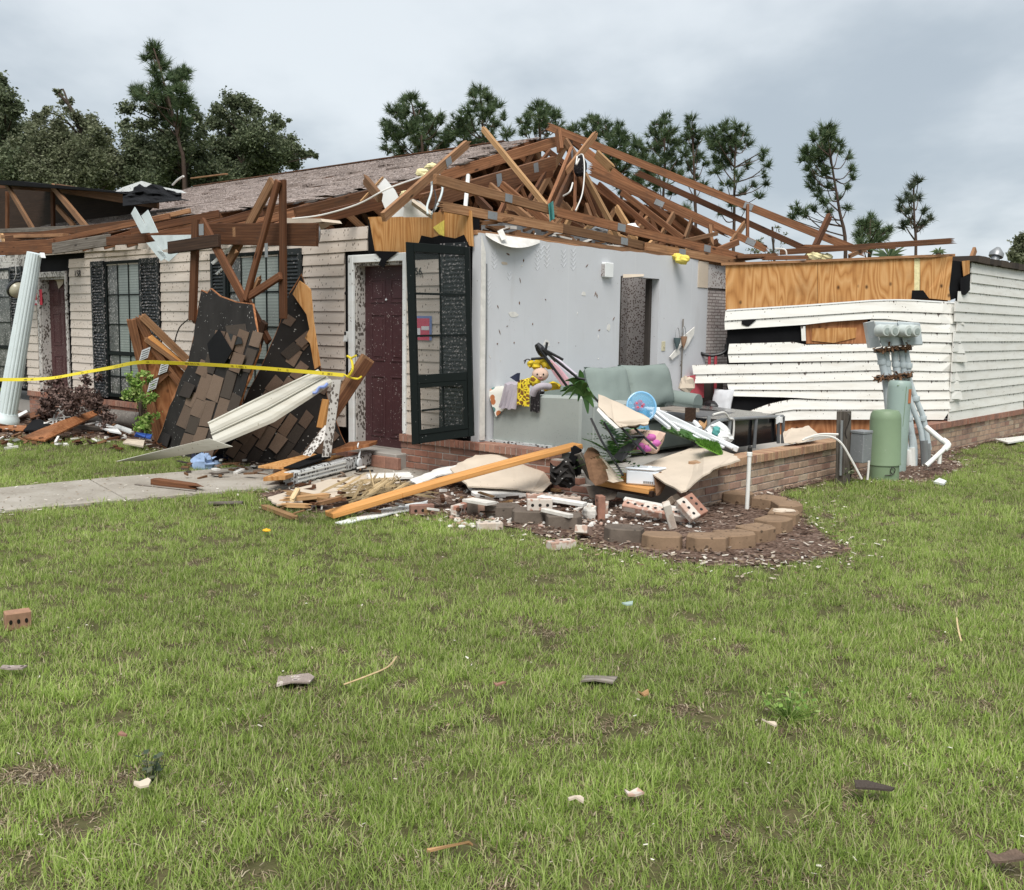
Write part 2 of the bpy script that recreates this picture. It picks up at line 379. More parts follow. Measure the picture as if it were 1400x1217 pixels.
def shingle_mat(name, a, b, c_):
    m = NT(name, 0.95, 0.1)
    r = m.math('FRACT', m.math('ADD', m.oi.outputs['Random'], m.math('MULTIPLY', m.island(), 5.3)))
    c = m.ramp(r, [(0.0, a), (0.5, b), (1.0, c_)])
    g = m.noise(m.obj, 160.0, 2, 0.7)
    c = m.val(c, m.math('ADD', m.math('MULTIPLY', g, 1.2), 0.4))
    n = m.noise(m.obj, 5.0, 4, 0.6)
    c = m.mix(m.math('MULTIPLY', m.step(n, 0.55, 0.75), 0.4), c, (0.05, 0.04, 0.036))
    m.color(c).bump(g, 0.5, 0.003)
    return m, c
m_, c_ = shingle_mat('shingle_roof', (0.27, 0.222, 0.195), (0.36, 0.30, 0.27), (0.215, 0.175, 0.155))
m_.color(m_.specks(m_.specks(c_, (0.52, 0.45, 0.42), 16.0, 0.18, None, 0.85, 0.32), (0.05, 0.038, 0.034), 18.0, 0.24, None, 0.8, 0.32))
shingle_mat('shingle_brown', (0.155, 0.105, 0.075), (0.20, 0.142, 0.105), (0.12, 0.086, 0.066))
shingle_mat('shingle_dark', (0.045, 0.038, 0.034), (0.08, 0.064, 0.052), (0.032, 0.029, 0.028))

m = NT('white_brick', 0.9, 0.15)     # painted chimney brick, courses of 3 pixels
br = m.t.nodes.new('ShaderNodeTexBrick')
m.t.links.new(m.map(m.obj, rot=(math.pi / 2, 0, 0)), br.inputs['Vector'])
br.inputs['Scale'].default_value = 1.0
br.inputs['Brick Width'].default_value = 0.15; br.inputs['Row Height'].default_value = 0.040
br.inputs['Mortar Size'].default_value = 0.007
br.inputs['Color1'].default_value = (0.58, 0.54, 0.51, 1); br.inputs['Color2'].default_value = (0.44, 0.38, 0.36, 1)
br.inputs['Mortar'].default_value = (0.24, 0.20, 0.19, 1)
m.color(m.specks(br.outputs['Color'], (0.10, 0.06, 0.05), 30.0, 0.35, None, 0.8, 0.3)).bump(br.outputs['Fac'], -0.6, 0.01)

m = NT('print_cloth', 0.9, 0.1)      # pale cloth printed with pumpkins and leaves
d = m.voro(m.obj, 13.0); cc = m.voro(m.obj, 13.0, out='Color')
hs = m.t.nodes.new('ShaderNodeSeparateColor'); m.t.links.new(cc, hs.inputs[0])
pc = m.ramp(hs.outputs[0], [(0.0, (0.42, 0.16, 0.07)), (0.35, (0.10, 0.21, 0.20)), (0.6, (0.50, 0.22, 0.10)), (0.8, (0.22, 0.33, 0.31)), (0.93, (0.30, 0.05, 0.05))], 'CONSTANT')
m.color(m.mix(m.math('LESS_THAN', d, 0.42), (0.70, 0.69, 0.63), pc))
m = NT('giraffe_cloth', 0.9, 0.1)    # yellow cloth with brown patches
d = m.voro(m.obj, 24.0, 'DISTANCE_TO_EDGE')
m.color(m.mix(m.math('GREATER_THAN', d, 0.14), (0.64, 0.50, 0.04), (0.16, 0.075, 0.025)))

def leafmat(name, stops, rough=0.6, trans=0.32):
    m = NT(name, rough, 0.3)
    r = m.math('FRACT', m.math('ADD', m.math('MULTIPLY', m.oi.outputs['Random'], 0.35), m.island()))
    c = m.ramp(r, stops)
    n = m.noise(m.obj, 0.45, 3, 0.6)
    m.color(m.val(c, m.math('ADD', m.math('MULTIPLY', n, 0.8), 0.6)))
    if trans:
        t = m.t.nodes.new('ShaderNodeBsdfTranslucent'); m.t.links.new(c, t.inputs[0])
        x = m.t.nodes.new('ShaderNodeMixShader'); x.inputs[0].default_value = trans
        o = m.t.nodes['Material Output']
        m.t.links.new(m.b.outputs[0], x.inputs[1]); m.t.links.new(t.outputs[0], x.inputs[2]); m.t.links.new(x.outputs[0], o.inputs[0])
leafmat('leaf_oak', [(0.0, (0.065, 0.085, 0.048)), (0.5, (0.13, 0.16, 0.085)), (0.85, (0.18, 0.21, 0.115)), (1.0, (0.25, 0.26, 0.17))])
leafmat('leaf_oak_warm', [(0.0, (0.095, 0.108, 0.062)), (0.5, (0.16, 0.18, 0.10)), (1.0, (0.23, 0.24, 0.15))])
leafmat('needle', [(0.0, (0.05, 0.085, 0.04)), (0.5, (0.095, 0.14, 0.065)), (0.9, (0.14, 0.19, 0.09)), (1.0, (0.18, 0.19, 0.09))])
leafmat('needle_pale', [(0.0, (0.05, 0.075, 0.045)), (0.6, (0.085, 0.115, 0.07)), (1.0, (0.13, 0.13, 0.08))])
leafmat('leaf_bright', [(0.0, (0.10, 0.20, 0.035)), (0.6, (0.22, 0.36, 0.07)), (1.0, (0.46, 0.54, 0.20))])
leafmat('leaf_house', [(0.0, (0.03, 0.085, 0.022)), (0.6, (0.07, 0.16, 0.04)), (1.0, (0.14, 0.25, 0.075))], 0.4)
leafmat('dead_leaf', [(0.0, (0.05, 0.03, 0.025)), (0.5, (0.11, 0.07, 0.058)), (1.0, (0.20, 0.14, 0.12))], 0.9, 0.0)
leafmat('turf', [(0.0, (0.04, 0.11, 0.01)), (0.6, (0.08, 0.20, 0.02)), (1.0, (0.13, 0.29, 0.035))], 0.6, 0.0)
leafmat('chip', [(0.0, (0.055, 0.032, 0.022)), (0.45, (0.12, 0.072, 0.05)), (0.75, (0.20, 0.135, 0.10)), (0.9, (0.34, 0.275, 0.225)), (1.0, (0.56, 0.52, 0.46))], 0.9, 0.0)
leafmat('litter_bit', [(0.0, (0.10, 0.06, 0.035)), (0.4, (0.22, 0.16, 0.10)), (0.7, (0.42, 0.36, 0.28)), (1.0, (0.66, 0.63, 0.56))], 0.9, 0.0)

m = NT('grass_blade', 0.55, 0.25)
r = m.math('FRACT', m.math('ADD', m.oi.outputs['Random'], m.math('MULTIPLY', m.island(), 2.3)))
c = m.ramp(r, [(0.0, (0.13, 0.21, 0.03)), (0.3, (0.27, 0.375, 0.075)), (0.58, (0.365, 0.475, 0.12)), (0.80, (0.46, 0.545, 0.20)), (0.90, (0.50, 0.46, 0.25)), (1.0, (0.54, 0.48, 0.31))])
nl = m.t.nodes.new('ShaderNodeTexNoise'); nl.inputs['Scale'].default_value = 0.9; nl.inputs['Detail'].default_value = 3
m.t.links.new(m.oi.outputs['Location'], nl.inputs['Vector'])
c = m.val(c, m.math('ADD', m.math('MULTIPLY', nl.outputs['Fac'], 1.2), 0.42))
m.color(c)
t = m.t.nodes.new('ShaderNodeBsdfTranslucent'); m.t.links.new(c, t.inputs[0])
x = m.t.nodes.new('ShaderNodeMixShader'); x.inputs[0].default_value = 0.48
m.t.links.new(m.b.outputs[0], x.inputs[1]); m.t.links.new(t.outputs[0], x.inputs[2]); m.t.links.new(x.outputs[0], m.t.nodes['Material Output'].inputs[0])

leafmat('thatch', [(0.0, (0.07, 0.045, 0.03)), (0.4, (0.17, 0.12, 0.075)), (0.75, (0.30, 0.24, 0.15)), (1.0, (0.44, 0.38, 0.27))], 0.8, 0.0)
m = NT('lawn_soil', 0.95, 0.1)
n = m.noise(m.obj, 1.1, 6, 0.65); n2_ = m.noise(m.obj, 9.0, 5, 0.7)
c = m.ramp(m.math('ADD', m.math('MULTIPLY', n, 0.5), m.math('MULTIPLY', n2_, 0.5)), [(0.3, (0.05, 0.042, 0.022)), (0.5, (0.085, 0.082, 0.036)), (0.7, (0.13, 0.10, 0.06))])
fd = m.t.nodes.new('ShaderNodeVectorMath'); fd.operation = 'LENGTH'; m.t.links.new(m.obj, fd.inputs[0])
c = m.mix(m.step(fd.outputs['Value'], 16.0, 26.0), c, m.ramp(n2_, [(0.3, (0.075, 0.095, 0.03)), (0.7, (0.135, 0.155, 0.055))]))
m.color(c).bump(n2_, 0.8, 0.03)
m = NT('mulch_soil', 0.95, 0.1)
n = m.noise(m.obj, 3.0, 6, 0.7); n2_ = m.voro(m.obj, 38.0)
c = m.ramp(m.math('ADD', m.math('MULTIPLY', n, 0.7), m.math('MULTIPLY', n2_, 0.5)), [(0.25, (0.04, 0.024, 0.017)), (0.5, (0.10, 0.062, 0.045)), (0.75, (0.20, 0.14, 0.11)), (0.95, (0.36, 0.29, 0.24))])
m.color(c).bump(n2_, 1.0, 0.02)
m = NT('walk_concrete', 0.9, 0.15)
n = m.noise(m.obj, 2.0, 6, 0.65); n2_ = m.noise(m.obj, 40.0, 4, 0.7)
c = m.ramp(m.math('ADD', m.math('MULTIPLY', n, 0.7), m.math('MULTIPLY', n2_, 0.3)), [(0.3, (0.22, 0.19, 0.155)), (0.5, (0.33, 0.30, 0.255)), (0.7, (0.42, 0.39, 0.345))])
c = m.specks(c, (0.52, 0.49, 0.44), 22.0, 0.5, None, 0.8, 0.12)
m.color(m.specks(c, (0.11, 0.08, 0.06), 25.0, 0.5, None, 0.7, 0.14)).bump(n2_, 0.4, 0.004)

def glassmat(name, col, rough, alpha):
    m = NT(name, rough, 0.5)
    m.color(col)
    m.b.inputs['Transmission Weight'].default_value = 0.0
    m.b.inputs['Alpha'].default_value = alpha
glassmat('pane_dirty', (0.14, 0.165, 0.155), 0.12, 0.96)
glassmat('pane_storm', (0.045, 0.055, 0.052), 0.06, 0.20)
glassmat('blue_clear', (0.15, 0.45, 0.72), 0.15, 0.36)
m = NT('pane_blind', 0.25, 0.5)      # pane with a closed pale blind behind, spattered
sp = m.t.nodes.new('ShaderNodeSeparateXYZ'); m.t.links.new(m.obj, sp.inputs[0])
b_ = m.math('ABSOLUTE', m.math('SUBTRACT', m.math('FRACT', m.math('MULTIPLY', sp.outputs['Z'], 28.0)), 0.5))
c = m.mix(m.step(b_, 0.30, 0.48), (0.27, 0.31, 0.285), (0.15, 0.175, 0.165))
dn = m.noise(m.obj, 1.6, 4)
c = m.mix(m.math('MULTIPLY', m.step(dn, 0.35, 0.65), 0.35), c, (0.10, 0.115, 0.11))
m.color(m.specks(c, (0.40, 0.39, 0.38), 34.0, 0.34, None, 0.8, 0.2))
m = NT('pane_mud', 0.3, 0.4)
c = m.ramp(m.noise(m.obj, 2.5, 5), [(0.35, (0.055, 0.06, 0.058)), (0.65, (0.16, 0.165, 0.155))])
c = m.specks(c, (0.40, 0.385, 0.37), 30.0, 0.22, None, 0.9, 0.34)
m.color(m.specks(c, (0.03, 0.025, 0.024), 24.0, 0.3, None, 0.9, 0.3))

# ---------------------------------------------------------------- mesh helpers
WM = {}
class G:
    """collects faces in world space; put() links them as ONE mesh object"""
    def __init__(s): s.v = []; s.f = []; s.mi = []; s.cur = 0; s.av = []
    def add(s, vs, fs):
        o = len(s.v); s.v += [tuple(v) for v in vs]
        s.f += [tuple(i + o for i in f) for f in fs]; s.mi += [s.cur] * len(fs); return s
    def hexa(s, p):
        return s.add(p, [(0, 3, 2, 1), (4, 5, 6, 7), (0, 1, 5, 4), (1, 2, 6, 5), (2, 3, 7, 6), (3, 0, 4, 7)])
    def box(s, o, x, y, z):
        o, x, y, z = map(Vector, (o, x, y, z))
        return s.hexa([o, o + x, o + x + y, o + y, o + z, o + x + z, o + x + y + z, o + y + z])
    def abz(s, a0, a1, b0, b1, z0, z1):
        return s.box(W(a0, b0, z0), U * (a1 - a0), V * (b1 - b0), Z * (z1 - z0))
    def beam(s, p, q, w, t, up=Z):
        p, q = Vector(p), Vector(q); x = (q - p).normalized()
        y = up.cross(x)
        if y.length < 1e-3: y = V.cross(x)
        y.normalize(); z = x.cross(y)
        return s.box(p - y * t / 2 - z * w / 2, q - p, y * t, z * w)
    def prism(s, poly, ext):
        n = len(poly); ext = Vector(ext); a = [Vector(p) for p in poly]
        return s.add(a + [p + ext for p in a], [tuple(range(n - 1, -1, -1)), tuple(range(n, 2 * n))]
                     + [(i, (i + 1) % n, n + (i + 1) % n, n + i) for i in range(n)])
    def tube(s, pts, r, n=8, cap=True):
        pts = [Vector(p) for p in pts]; k = len(pts); rs = r if isinstance(r, (list, tuple)) else [r] * k
        vs = []; prev = None
        for i, p in enumerate(pts):
            d = (pts[min(i + 1, k - 1)] - pts[max(i - 1, 0)])
            d = d.normalized() if d.length > 1e-9 else Z
            if prev is None: y = d.orthogonal().normalized()
            else:
                y = prev - d * prev.dot(d); y = y.normalized() if y.length > 1e-6 else d.orthogonal().normalized()
            prev = y; z = d.cross(y)
            for j in range(n):
                t = 2 * math.pi * j / n
                vs.append(p + (y * math.cos(t) + z * math.sin(t)) * rs[i])
        fs = [(i * n + j, i * n + (j + 1) % n, (i + 1) * n + (j + 1) % n, (i + 1) * n + j) for i in range(k - 1) for j in range(n)]
        if cap: fs += [tuple(range(n - 1, -1, -1)), tuple(range((k - 1) * n, k * n))]
        return s.add(vs, fs)
    def lathe(s, base, axis, prof, n=20, cap=True):
        base, axis = Vector(base), Vector(axis).normalized(); y = axis.orthogonal().normalized(); z = axis.cross(y)
        vs = [base + axis * h + (y * math.cos(2 * math.pi * j / n) + z * math.sin(2 * math.pi * j / n)) * r for r, h in prof for j in range(n)]
        k = len(prof)
        fs = [(i * n + j, i * n + (j + 1) % n, (i + 1) * n + (j + 1) % n, (i + 1) * n + j) for i in range(k - 1) for j in range(n)]
        if cap: fs += [tuple(range(n - 1, -1, -1)), tuple(range((k - 1) * n, k * n))]
        return s.add(vs, fs)
    def sheet(s, fn, nu, nv, t, nrm=None):
        """a surface fn(u,v) given thickness t"""
        P = [[Vector(fn(i / nu, j / nv)) for j in range(nv + 1)] for i in range(nu + 1)]
        top = []; bot = []
        for i in range(nu + 1):
            for j in range(nv + 1):
                du = P[min(i + 1, nu)][j] - P[max(i - 1, 0)][j]; dv = P[i][min(j + 1, nv)] - P[i][max(j - 1, 0)]
                n = du.cross(dv); n = n.normalized() if n.length > 1e-9 else Z
                top.append(P[i][j] + n * t / 2); bot.append(P[i][j] - n * t / 2)
        w = nv + 1; N = len(top); fs = []
        for i in range(nu):
            for j in range(nv):
                a = i * w + j; fs += [(a, a + w, a + w + 1, a + 1), (N + a, N + a + 1, N + a + w + 1, N + a + w)]
        rim = [i * w for i in range(nu + 1)] + [nu * w + j for j in range(1, nv + 1)] + [i * w + nv for i in range(nu - 1, -1, -1)] + [j for j in range(nv - 1, 0, -1)]
        for k in range(len(rim)):
            a, b = rim[k], rim[(k + 1) % len(rim)]; fs.append((a, N + a, N + b, b))
        return s.add(top + bot, fs)
    def blob(s, c, r, amp=0.15, fr=3.0, seed=0, n=10, m_=7, rot=None):
        c = Vector(c); r = Vector(r) if not isinstance(r, (int, float)) else Vector((r, r, r)); vs = []
        for i in range(m_ + 1):
            th = math.pi * i / m_
            for j in range(n):
                ph = 2 * math.pi * j / n
                d = Vector((math.sin(th) * math.cos(ph), math.sin(th) * math.sin(ph), math.cos(th)))
                k = 1 + amp * noise.noise(d * fr + Vector((seed * 7.3, seed * 1.7, 0)))
                q = Vector((d.x * r.x, d.y * r.y, d.z * r.z)) * k
                vs.append(c + (rot @ q if rot else q))
        fs = [(i * n + j, (i + 1) * n + j, (i + 1) * n + (j + 1) % n, i * n + (j + 1) % n) for i in range(m_) for j in range(n)]
        return s.add(vs, fs)

def setm(o, parent, mw):
    WM[o.name] = mw
    if parent is not None:
        o.parent = parent
        o.matrix_basis = WM[parent.name].inverted() @ mw
    else: o.matrix_basis = mw
def tag(o, label=None, cat=None, group=None, kind=None):
    if label: o['label'] = label
    if cat: o['category'] = cat
    if group: o['group'] = group
    if kind: o['kind'] = kind
    return o
def put(name, g, mat, parent=None, frame=None, label=None, cat=None, group=None, kind=None, smooth=False, bev=0.0):
    me = bpy.data.meshes.new(name)
    if frame is None:
        a = np.array(g.v); lo, hi = a.min(0), a.max(0)
        frame = Matrix.Translation(((lo[0] + hi[0]) / 2, (lo[1] + hi[1]) / 2, lo[2]))
    inv = frame.inverted()
    me.from_pydata([tuple(inv @ Vector(v)) for v in g.v], [], g.f)
    for mt in (mat if isinstance(mat, (list, tuple)) else [mat]): me.materials.append(MATS[mt])
    if any(g.mi): me.polygons.foreach_set('material_index', g.mi)
    bm = bmesh.new(); bm.from_mesh(me)
    bmesh.ops.recalc_face_normals(bm, faces=bm.faces)
    bm.to_mesh(me); bm.free()
    if g.av and len(g.av) == len(me.vertices): me.attributes.new('edge_v', 'FLOAT', 'POINT').data.foreach_set('value', g.av)
    if smooth:
        me.polygons.foreach_set('use_smooth', [True] * len(me.polygons))
        me.set_sharp_from_angle(angle=R(42))
    o = bpy.data.objects.new(name, me); COL.objects.link(o)
    setm(o, parent, frame)
    if bev:
        b = o.modifiers.new('bevel', 'BEVEL'); b.width = bev; b.segments = 1; b.limit_method = 'ANGLE'
    return tag(o, label, cat, group, kind)
def thing(name, label, cat, loc, group=None, kind=None):
    o = bpy.data.objects.new(name, None); COL.objects.link(o); o.empty_display_size = 0.1
    setm(o, None, Matrix.Translation(Vector(loc)))
    return tag(o, label, cat, group, kind)
def frame_of(o, x, y):
    """axes: x along, y sideways, z = x cross y"""
    x = Vector(x).normalized(); y = Vector(y); y = (y - x * y.dot(x)).normalized(); z = x.cross(y); o = Vector(o)
    return Matrix(((x.x, y.x, z.x, o.x), (x.y, y.y, z.y, o.y), (x.z, y.z, z.z, o.z), (0, 0, 0, 1)))
def board(name, p, q, w, t, mat, parent=None, up=Z, e0=0.0, e1=0.0, bow=0.0, seed=None, bev=0.004, **k):
    """a length of timber from p to q: w tall (along up), t thick; e0/e1 = length of a splintered end"""
    p, q = Vector(p), Vector(q); d = q - p; L = d.length; x = d / L
    y = Vector(up).cross(x)
    if y.length < 1e-3: y = V.cross(x)
    fr = frame_of(p, x, y); g = G(); rr = random.Random(seed if seed is not None else int(L * 1e5) % 99991)
    def pt(s, h, u): return fr @ Vector((s, u, h + bow * 4 * (s / L) * (1 - s / L)))
    x0, x1 = e0, L - e1
    N = 4 if bow else 1
    for i in range(N):
        s0 = x0 + (x1 - x0) * i / N; s1 = x0 + (x1 - x0) * (i + 1) / N
        g.hexa([pt(s0, -w / 2, -t / 2), pt(s1, -w / 2, -t / 2), pt(s1, -w / 2, t / 2), pt(s0, -w / 2, t / 2),
                pt(s0, w / 2, -t / 2), pt(s1, w / 2, -t / 2), pt(s1, w / 2, t / 2), pt(s0, w / 2, t / 2)])
    for e, s0, sg in ((e0, x0, -1), (e1, x1, 1)):
        if e <= 0: continue
        for i in range(5):
            h0 = -w / 2 + w * i / 5; h1 = h0 + w / 5; l = e * rr.uniform(0.15, 1.0); m0 = rr.uniform(0.0, 0.6); u0 = rr.uniform(-0.3, 0.3) * t
            a = [pt(s0, h0, -t / 2), pt(s0, h0, t / 2), pt(s0, h1, t / 2), pt(s0, h1, -t / 2)]
            hm = h0 + (h1 - h0) * m0
            b = [pt(s0 + sg * l, hm, u0 - t * 0.1), pt(s0 + sg * l, hm, u0 + t * 0.1), pt(s0 + sg * l * 0.8, hm + w * 0.07, u0 + t * 0.1), pt(s0 + sg * l * 0.8, hm + w * 0.07, u0 - t * 0.1)]
            g.hexa(a + b)
    return put(name, g, mat, parent, fr, bev=(bev if not (e0 or e1) else 0), **k)
def seg(v, n): return [v[0] + (v[1] - v[0]) * i / n for i in range(n + 1)]
def arc(p, q, sag, n=12, side=None):
    p, q = Vector(p), Vector(q)
    return [p + (q - p) * (i / n) + (side if side else -Z) * (sag * 4 * (i / n) * (1 - i / n)) for i in range(n + 1)]
def crv(pts, n=6):
    """smooth line through points"""
    P = [Vector(p) for p in pts]; o = []
    for i in range(len(P) - 1):
        p0 = P[max(i - 1, 0)]; p1 = P[i]; p2 = P[i + 1]; p3 = P[min(i + 2, len(P) - 1)]
        for k in range(n):
            t = k / n; t2 = t * t; t3 = t2 * t
            o.append(0.5 * ((2 * p1) + (p2 - p0) * t + (2 * p0 - 5 * p1 + 4 * p2 - p3) * t2 + (3 * p1 - p0 - 3 * p2 + p3) * t3))
    o.append(P[-1]); return o
def jag(pts, amp, n, seed=1, normal=None):
    """a rough broken edge between points"""
    rr = random.Random(seed); o = []
    for a, b in zip(pts[:-1], pts[1:]):
        a, b = Vector(a), Vector(b); d = b - a
        s = (normal.cross(d)).normalized() if normal else Z
        for i in range(n): o.append(a + d * (i / n) + s * (amp * rr.uniform(-1, 1) if i else 0))
    o.append(Vector(pts[-1])); return o
# ================================================================ THE GROUND
def poly_sheet(name, pts, mat, z, label=None):
    g = G(); g.add([(p[0], p[1], z) for p in pts], [tuple(range(len(pts)))])
    return put(name, g, mat, None, Matrix.Identity(4), kind='structure')
g = G(); g.add([(-900, -60, 0), (900, -60, 0), (900, 1500, 0), (-900, 1500, 0)], [(0, 1, 2, 3)])
put('lawn', g, 'lawn_soil', None, Matrix.Identity(4), kind='structure')
def pz(l, z=0.0): return [PZ(x, y, z) for x, y in l]
# planting bed along the broken corner, and the strip of bare soil along the walls
BED_PX = [(352, 676), (430, 702), (560, 704), (600, 706), (640, 712), (700, 722), (760, 738), (840, 756), (905, 768), (975, 776), (1060, 774), (1120, 768), (1168, 752), (1120, 728), (1104, 706), (1088, 690), (1068, 672),
          (1120, 660), (1200, 656), (1260, 662), (1320, 640), (1300, 625), (1345, 606), (1400, 596), (1470, 588), (1400, 560), (1150, 610), (935, 640), (760, 632), (640, 640), (560, 645), (500, 662), (430, 664)]
BED = pz(BED_PX); poly_sheet('planting_bed', BED, 'mulch_soil', 0.008)
BED2_PX = [(-60, 594), (40, 602), (120, 600), (180, 606), (245, 622), (300, 634), (360, 640), (500, 640), (560, 610), (400, 560), (-100, 540)]
BED2 = pz(BED2_PX); poly_sheet('planting_strip', BED2, 'mulch_soil', 0.006)
# concrete walk: runs from the left to the door stoop, in slabs with open joints
WALK_PX = [(-120, 712), (0, 702), (170, 686), (330, 673), (420, 668), (560, 660), (600, 640), (560, 632), (470, 626), (360, 638), (290, 645), (150, 656), (0, 671), (-120, 681)]
WALK = pz(WALK_PX)
wk = thing('concrete_walk', None, None, PZ(300, 660), kind='structure')
slabs = [[(-160, 716), (0, 702), (172, 686.5), (122, 659), (0, 671), (-160, 684.5)],
         [(174, 686.3), (330, 673), (420, 667), (345, 640.5), (290, 645), (124, 658.8)],
         [(422, 666.8), (566, 662), (610, 640), (560, 630), (470, 626), (347, 640.2)]]
for s_ in slabs:
    q = pz(s_); g = G(); g.prism([p - Z * 0.05 for p in q], Z * 0.078)
    put('slab', g, 'walk_concrete', wk, Matrix.Translation(PZ(300, 660)), bev=0.008)

# ================================================================ THE HOUSE
house = thing('wrecked_house', 'single storey house with its roof torn open and pale siding, behind the lawn', 'house', W(3, 2, 0))
HF = Matrix((( -U.x, V.x, 0, C.x), (-U.y, V.y, 0, C.y), (0, 0, 1, 0), (0, 0, 0, 1)))   # x right along the front, y into the house
def hpart(name, g, mat, parent=house, **k): return put(name, g, mat, parent, **k)
# floor slab
g = G(); g.abz(0.10, 15.0, 0.10, 10.0, -0.2, 0.20); hpart('floor_slab', g, 'concrete_slab')
KT = 0.385       # top of the brick knee walls
BL, BH, MJ = 0.195, 0.0575, 0.010
brick_mesh = {}
def brick(parent, o, x, y, mat, l=BL, d=0.092, h=BH, name='brick', rr=random):
    """one brick: o lower front corner, x along its length, y its depth"""
    key = (round(l, 3), round(d, 3), round(h, 3), mat)
    if key not in brick_mesh:
        me = bpy.data.meshes.new('brick'); bm = bmesh.new()
        bmesh.ops.create_cube(bm, size=1.0)
        for v in bm.verts: v.co = ((v.co.x + 0.5) * l, (v.co.y + 0.5) * d, (v.co.z + 0.5) * h)
        bmesh.ops.bevel(bm, geom=list(bm.edges), offset=0.004, segments=1, affect='EDGES')
        bm.to_mesh(me); bm.free(); me.materials.append(MATS[mat]); brick_mesh[key] = me
    ob = bpy.data.objects.new(name, brick_mesh[key]); COL.objects.link(ob)
    j = Matrix.Translation((rr.uniform(-.002, .002), rr.uniform(-.004, .003), rr.uniform(-.001, .001)))
    setm(ob, parent, frame_of(o, x, y) @ j)
    return ob
def knee(name, org, x, y, L, mats, capmat, cut=None, single=True, courses=6, z0=-0.095):
    """knee wall: mortar core, courses of stretchers and a rowlock cap; cut(s, k) says where it is broken away"""
    g = G()
    c0 = org + y * 0.007
    for k in range(courses):
        z = z0 + k * (BH + MJ)
        ss = [s for s in np.arange(0, L, 0.05) if not (cut and cut(s, k))]
        if ss: g.box(c0 + x * (ss[0] + 0.004) + Z * z, x * (ss[-1] - ss[0] + 0.04), y * 0.082, Z * (BH + MJ))
    core = hpart(name, g, 'mortar')
    joined = G(); capj = G()
    for k in range(courses):
        z = z0 + k * (BH + MJ); off = -(BL + MJ) / 2 if k % 2 else 0.0
        for i in range(int(L / (BL + MJ)) + 2):
            s = off + i * (BL + MJ); e = min(s + BL, L); s0 = max(s, 0.0)
            if e - s0 < 0.05 or (cut and cut((s0 + e) / 2, k)): continue
            o = org + x * s0 + Z * z
            if single: brick(core, o, x, y, mats, l=e - s0)
            else: joined.box(o + y * random.uniform(-.003, .002), x * (e - s0), y * 0.09, Z * BH)
    z = z0 + courses * (BH + MJ)
    for i in range(int(L / (BH + MJ))):
        s = i * (BH + MJ)
        if cut and cut(s, courses): continue
        o = org + x * s - y * 0.03 + Z * (z - 0.002)
        if single: brick(core, o, x, y, capmat, l=BH, d=0.19, h=KT - z)
        else: capj.box(o + Z * random.uniform(-.001, .001), x * BH, y * 0.19, Z * (KT - z))
    ss = [s for s in np.arange(0, L, 0.05) if not (cut and cut(s, courses))]
    g2 = G(); g2.box(org + x * (ss[0] + .004) - y * 0.022 + Z * (z - 0.004), x * (ss[-1] - ss[0] - .03), y * 0.17, Z * (KT - z - 0.008)); hpart('cap_mortar', g2, 'mortar', core)
    if not single:
        hpart('brickwork', joined, mats, core, kind='stuff'); hpart('cap_brickwork', capj, capmat, core, kind='stuff')
    return core
# side wall near the broken corner, stepped where the corner was torn away
knee('knee_wall', W(0, 0.03, 0), V, U, 3.05, 'brick_tan', 'brick_cap', cut=lambda s, k: s < (0.0, 0.05, 0.10, 0.02, 0.02, 0.05, 0.26)[k])
knee('knee_wall', W(0, 3.10, 0), V, U, 9.0, 'brick_tan', 'brick_red', cut=lambda s, k: 0.05 < s < 1.9 and False, single=False)
# front wall right of the door, broken off towards the corner
A_KR = fa(548, 600, -0.02)
knee('knee_wall', W(A_KR, -0.02, 0), -U, V, A_KR - 0.55, 'brick_red', 'brick_red', cut=lambda s, k: s > A_KR - (0.55, 0.75, 0.9, 1.1, 1.15, 1.3, 1.45)[k])
knee('knee_wall', W(12.2, -0.02, 0), -U, V, 7.6, 'brick_red', 'brick_red', cut=lambda s, k: 1.0 < s < 1.55, single=False)
# thin white-painted sill where the front wall stood
g = G(); g.abz(1.25, 2.36, 0.16, 0.27, 0.36, 0.40); hpart('wall_plate', g, 'downspout_dirty')

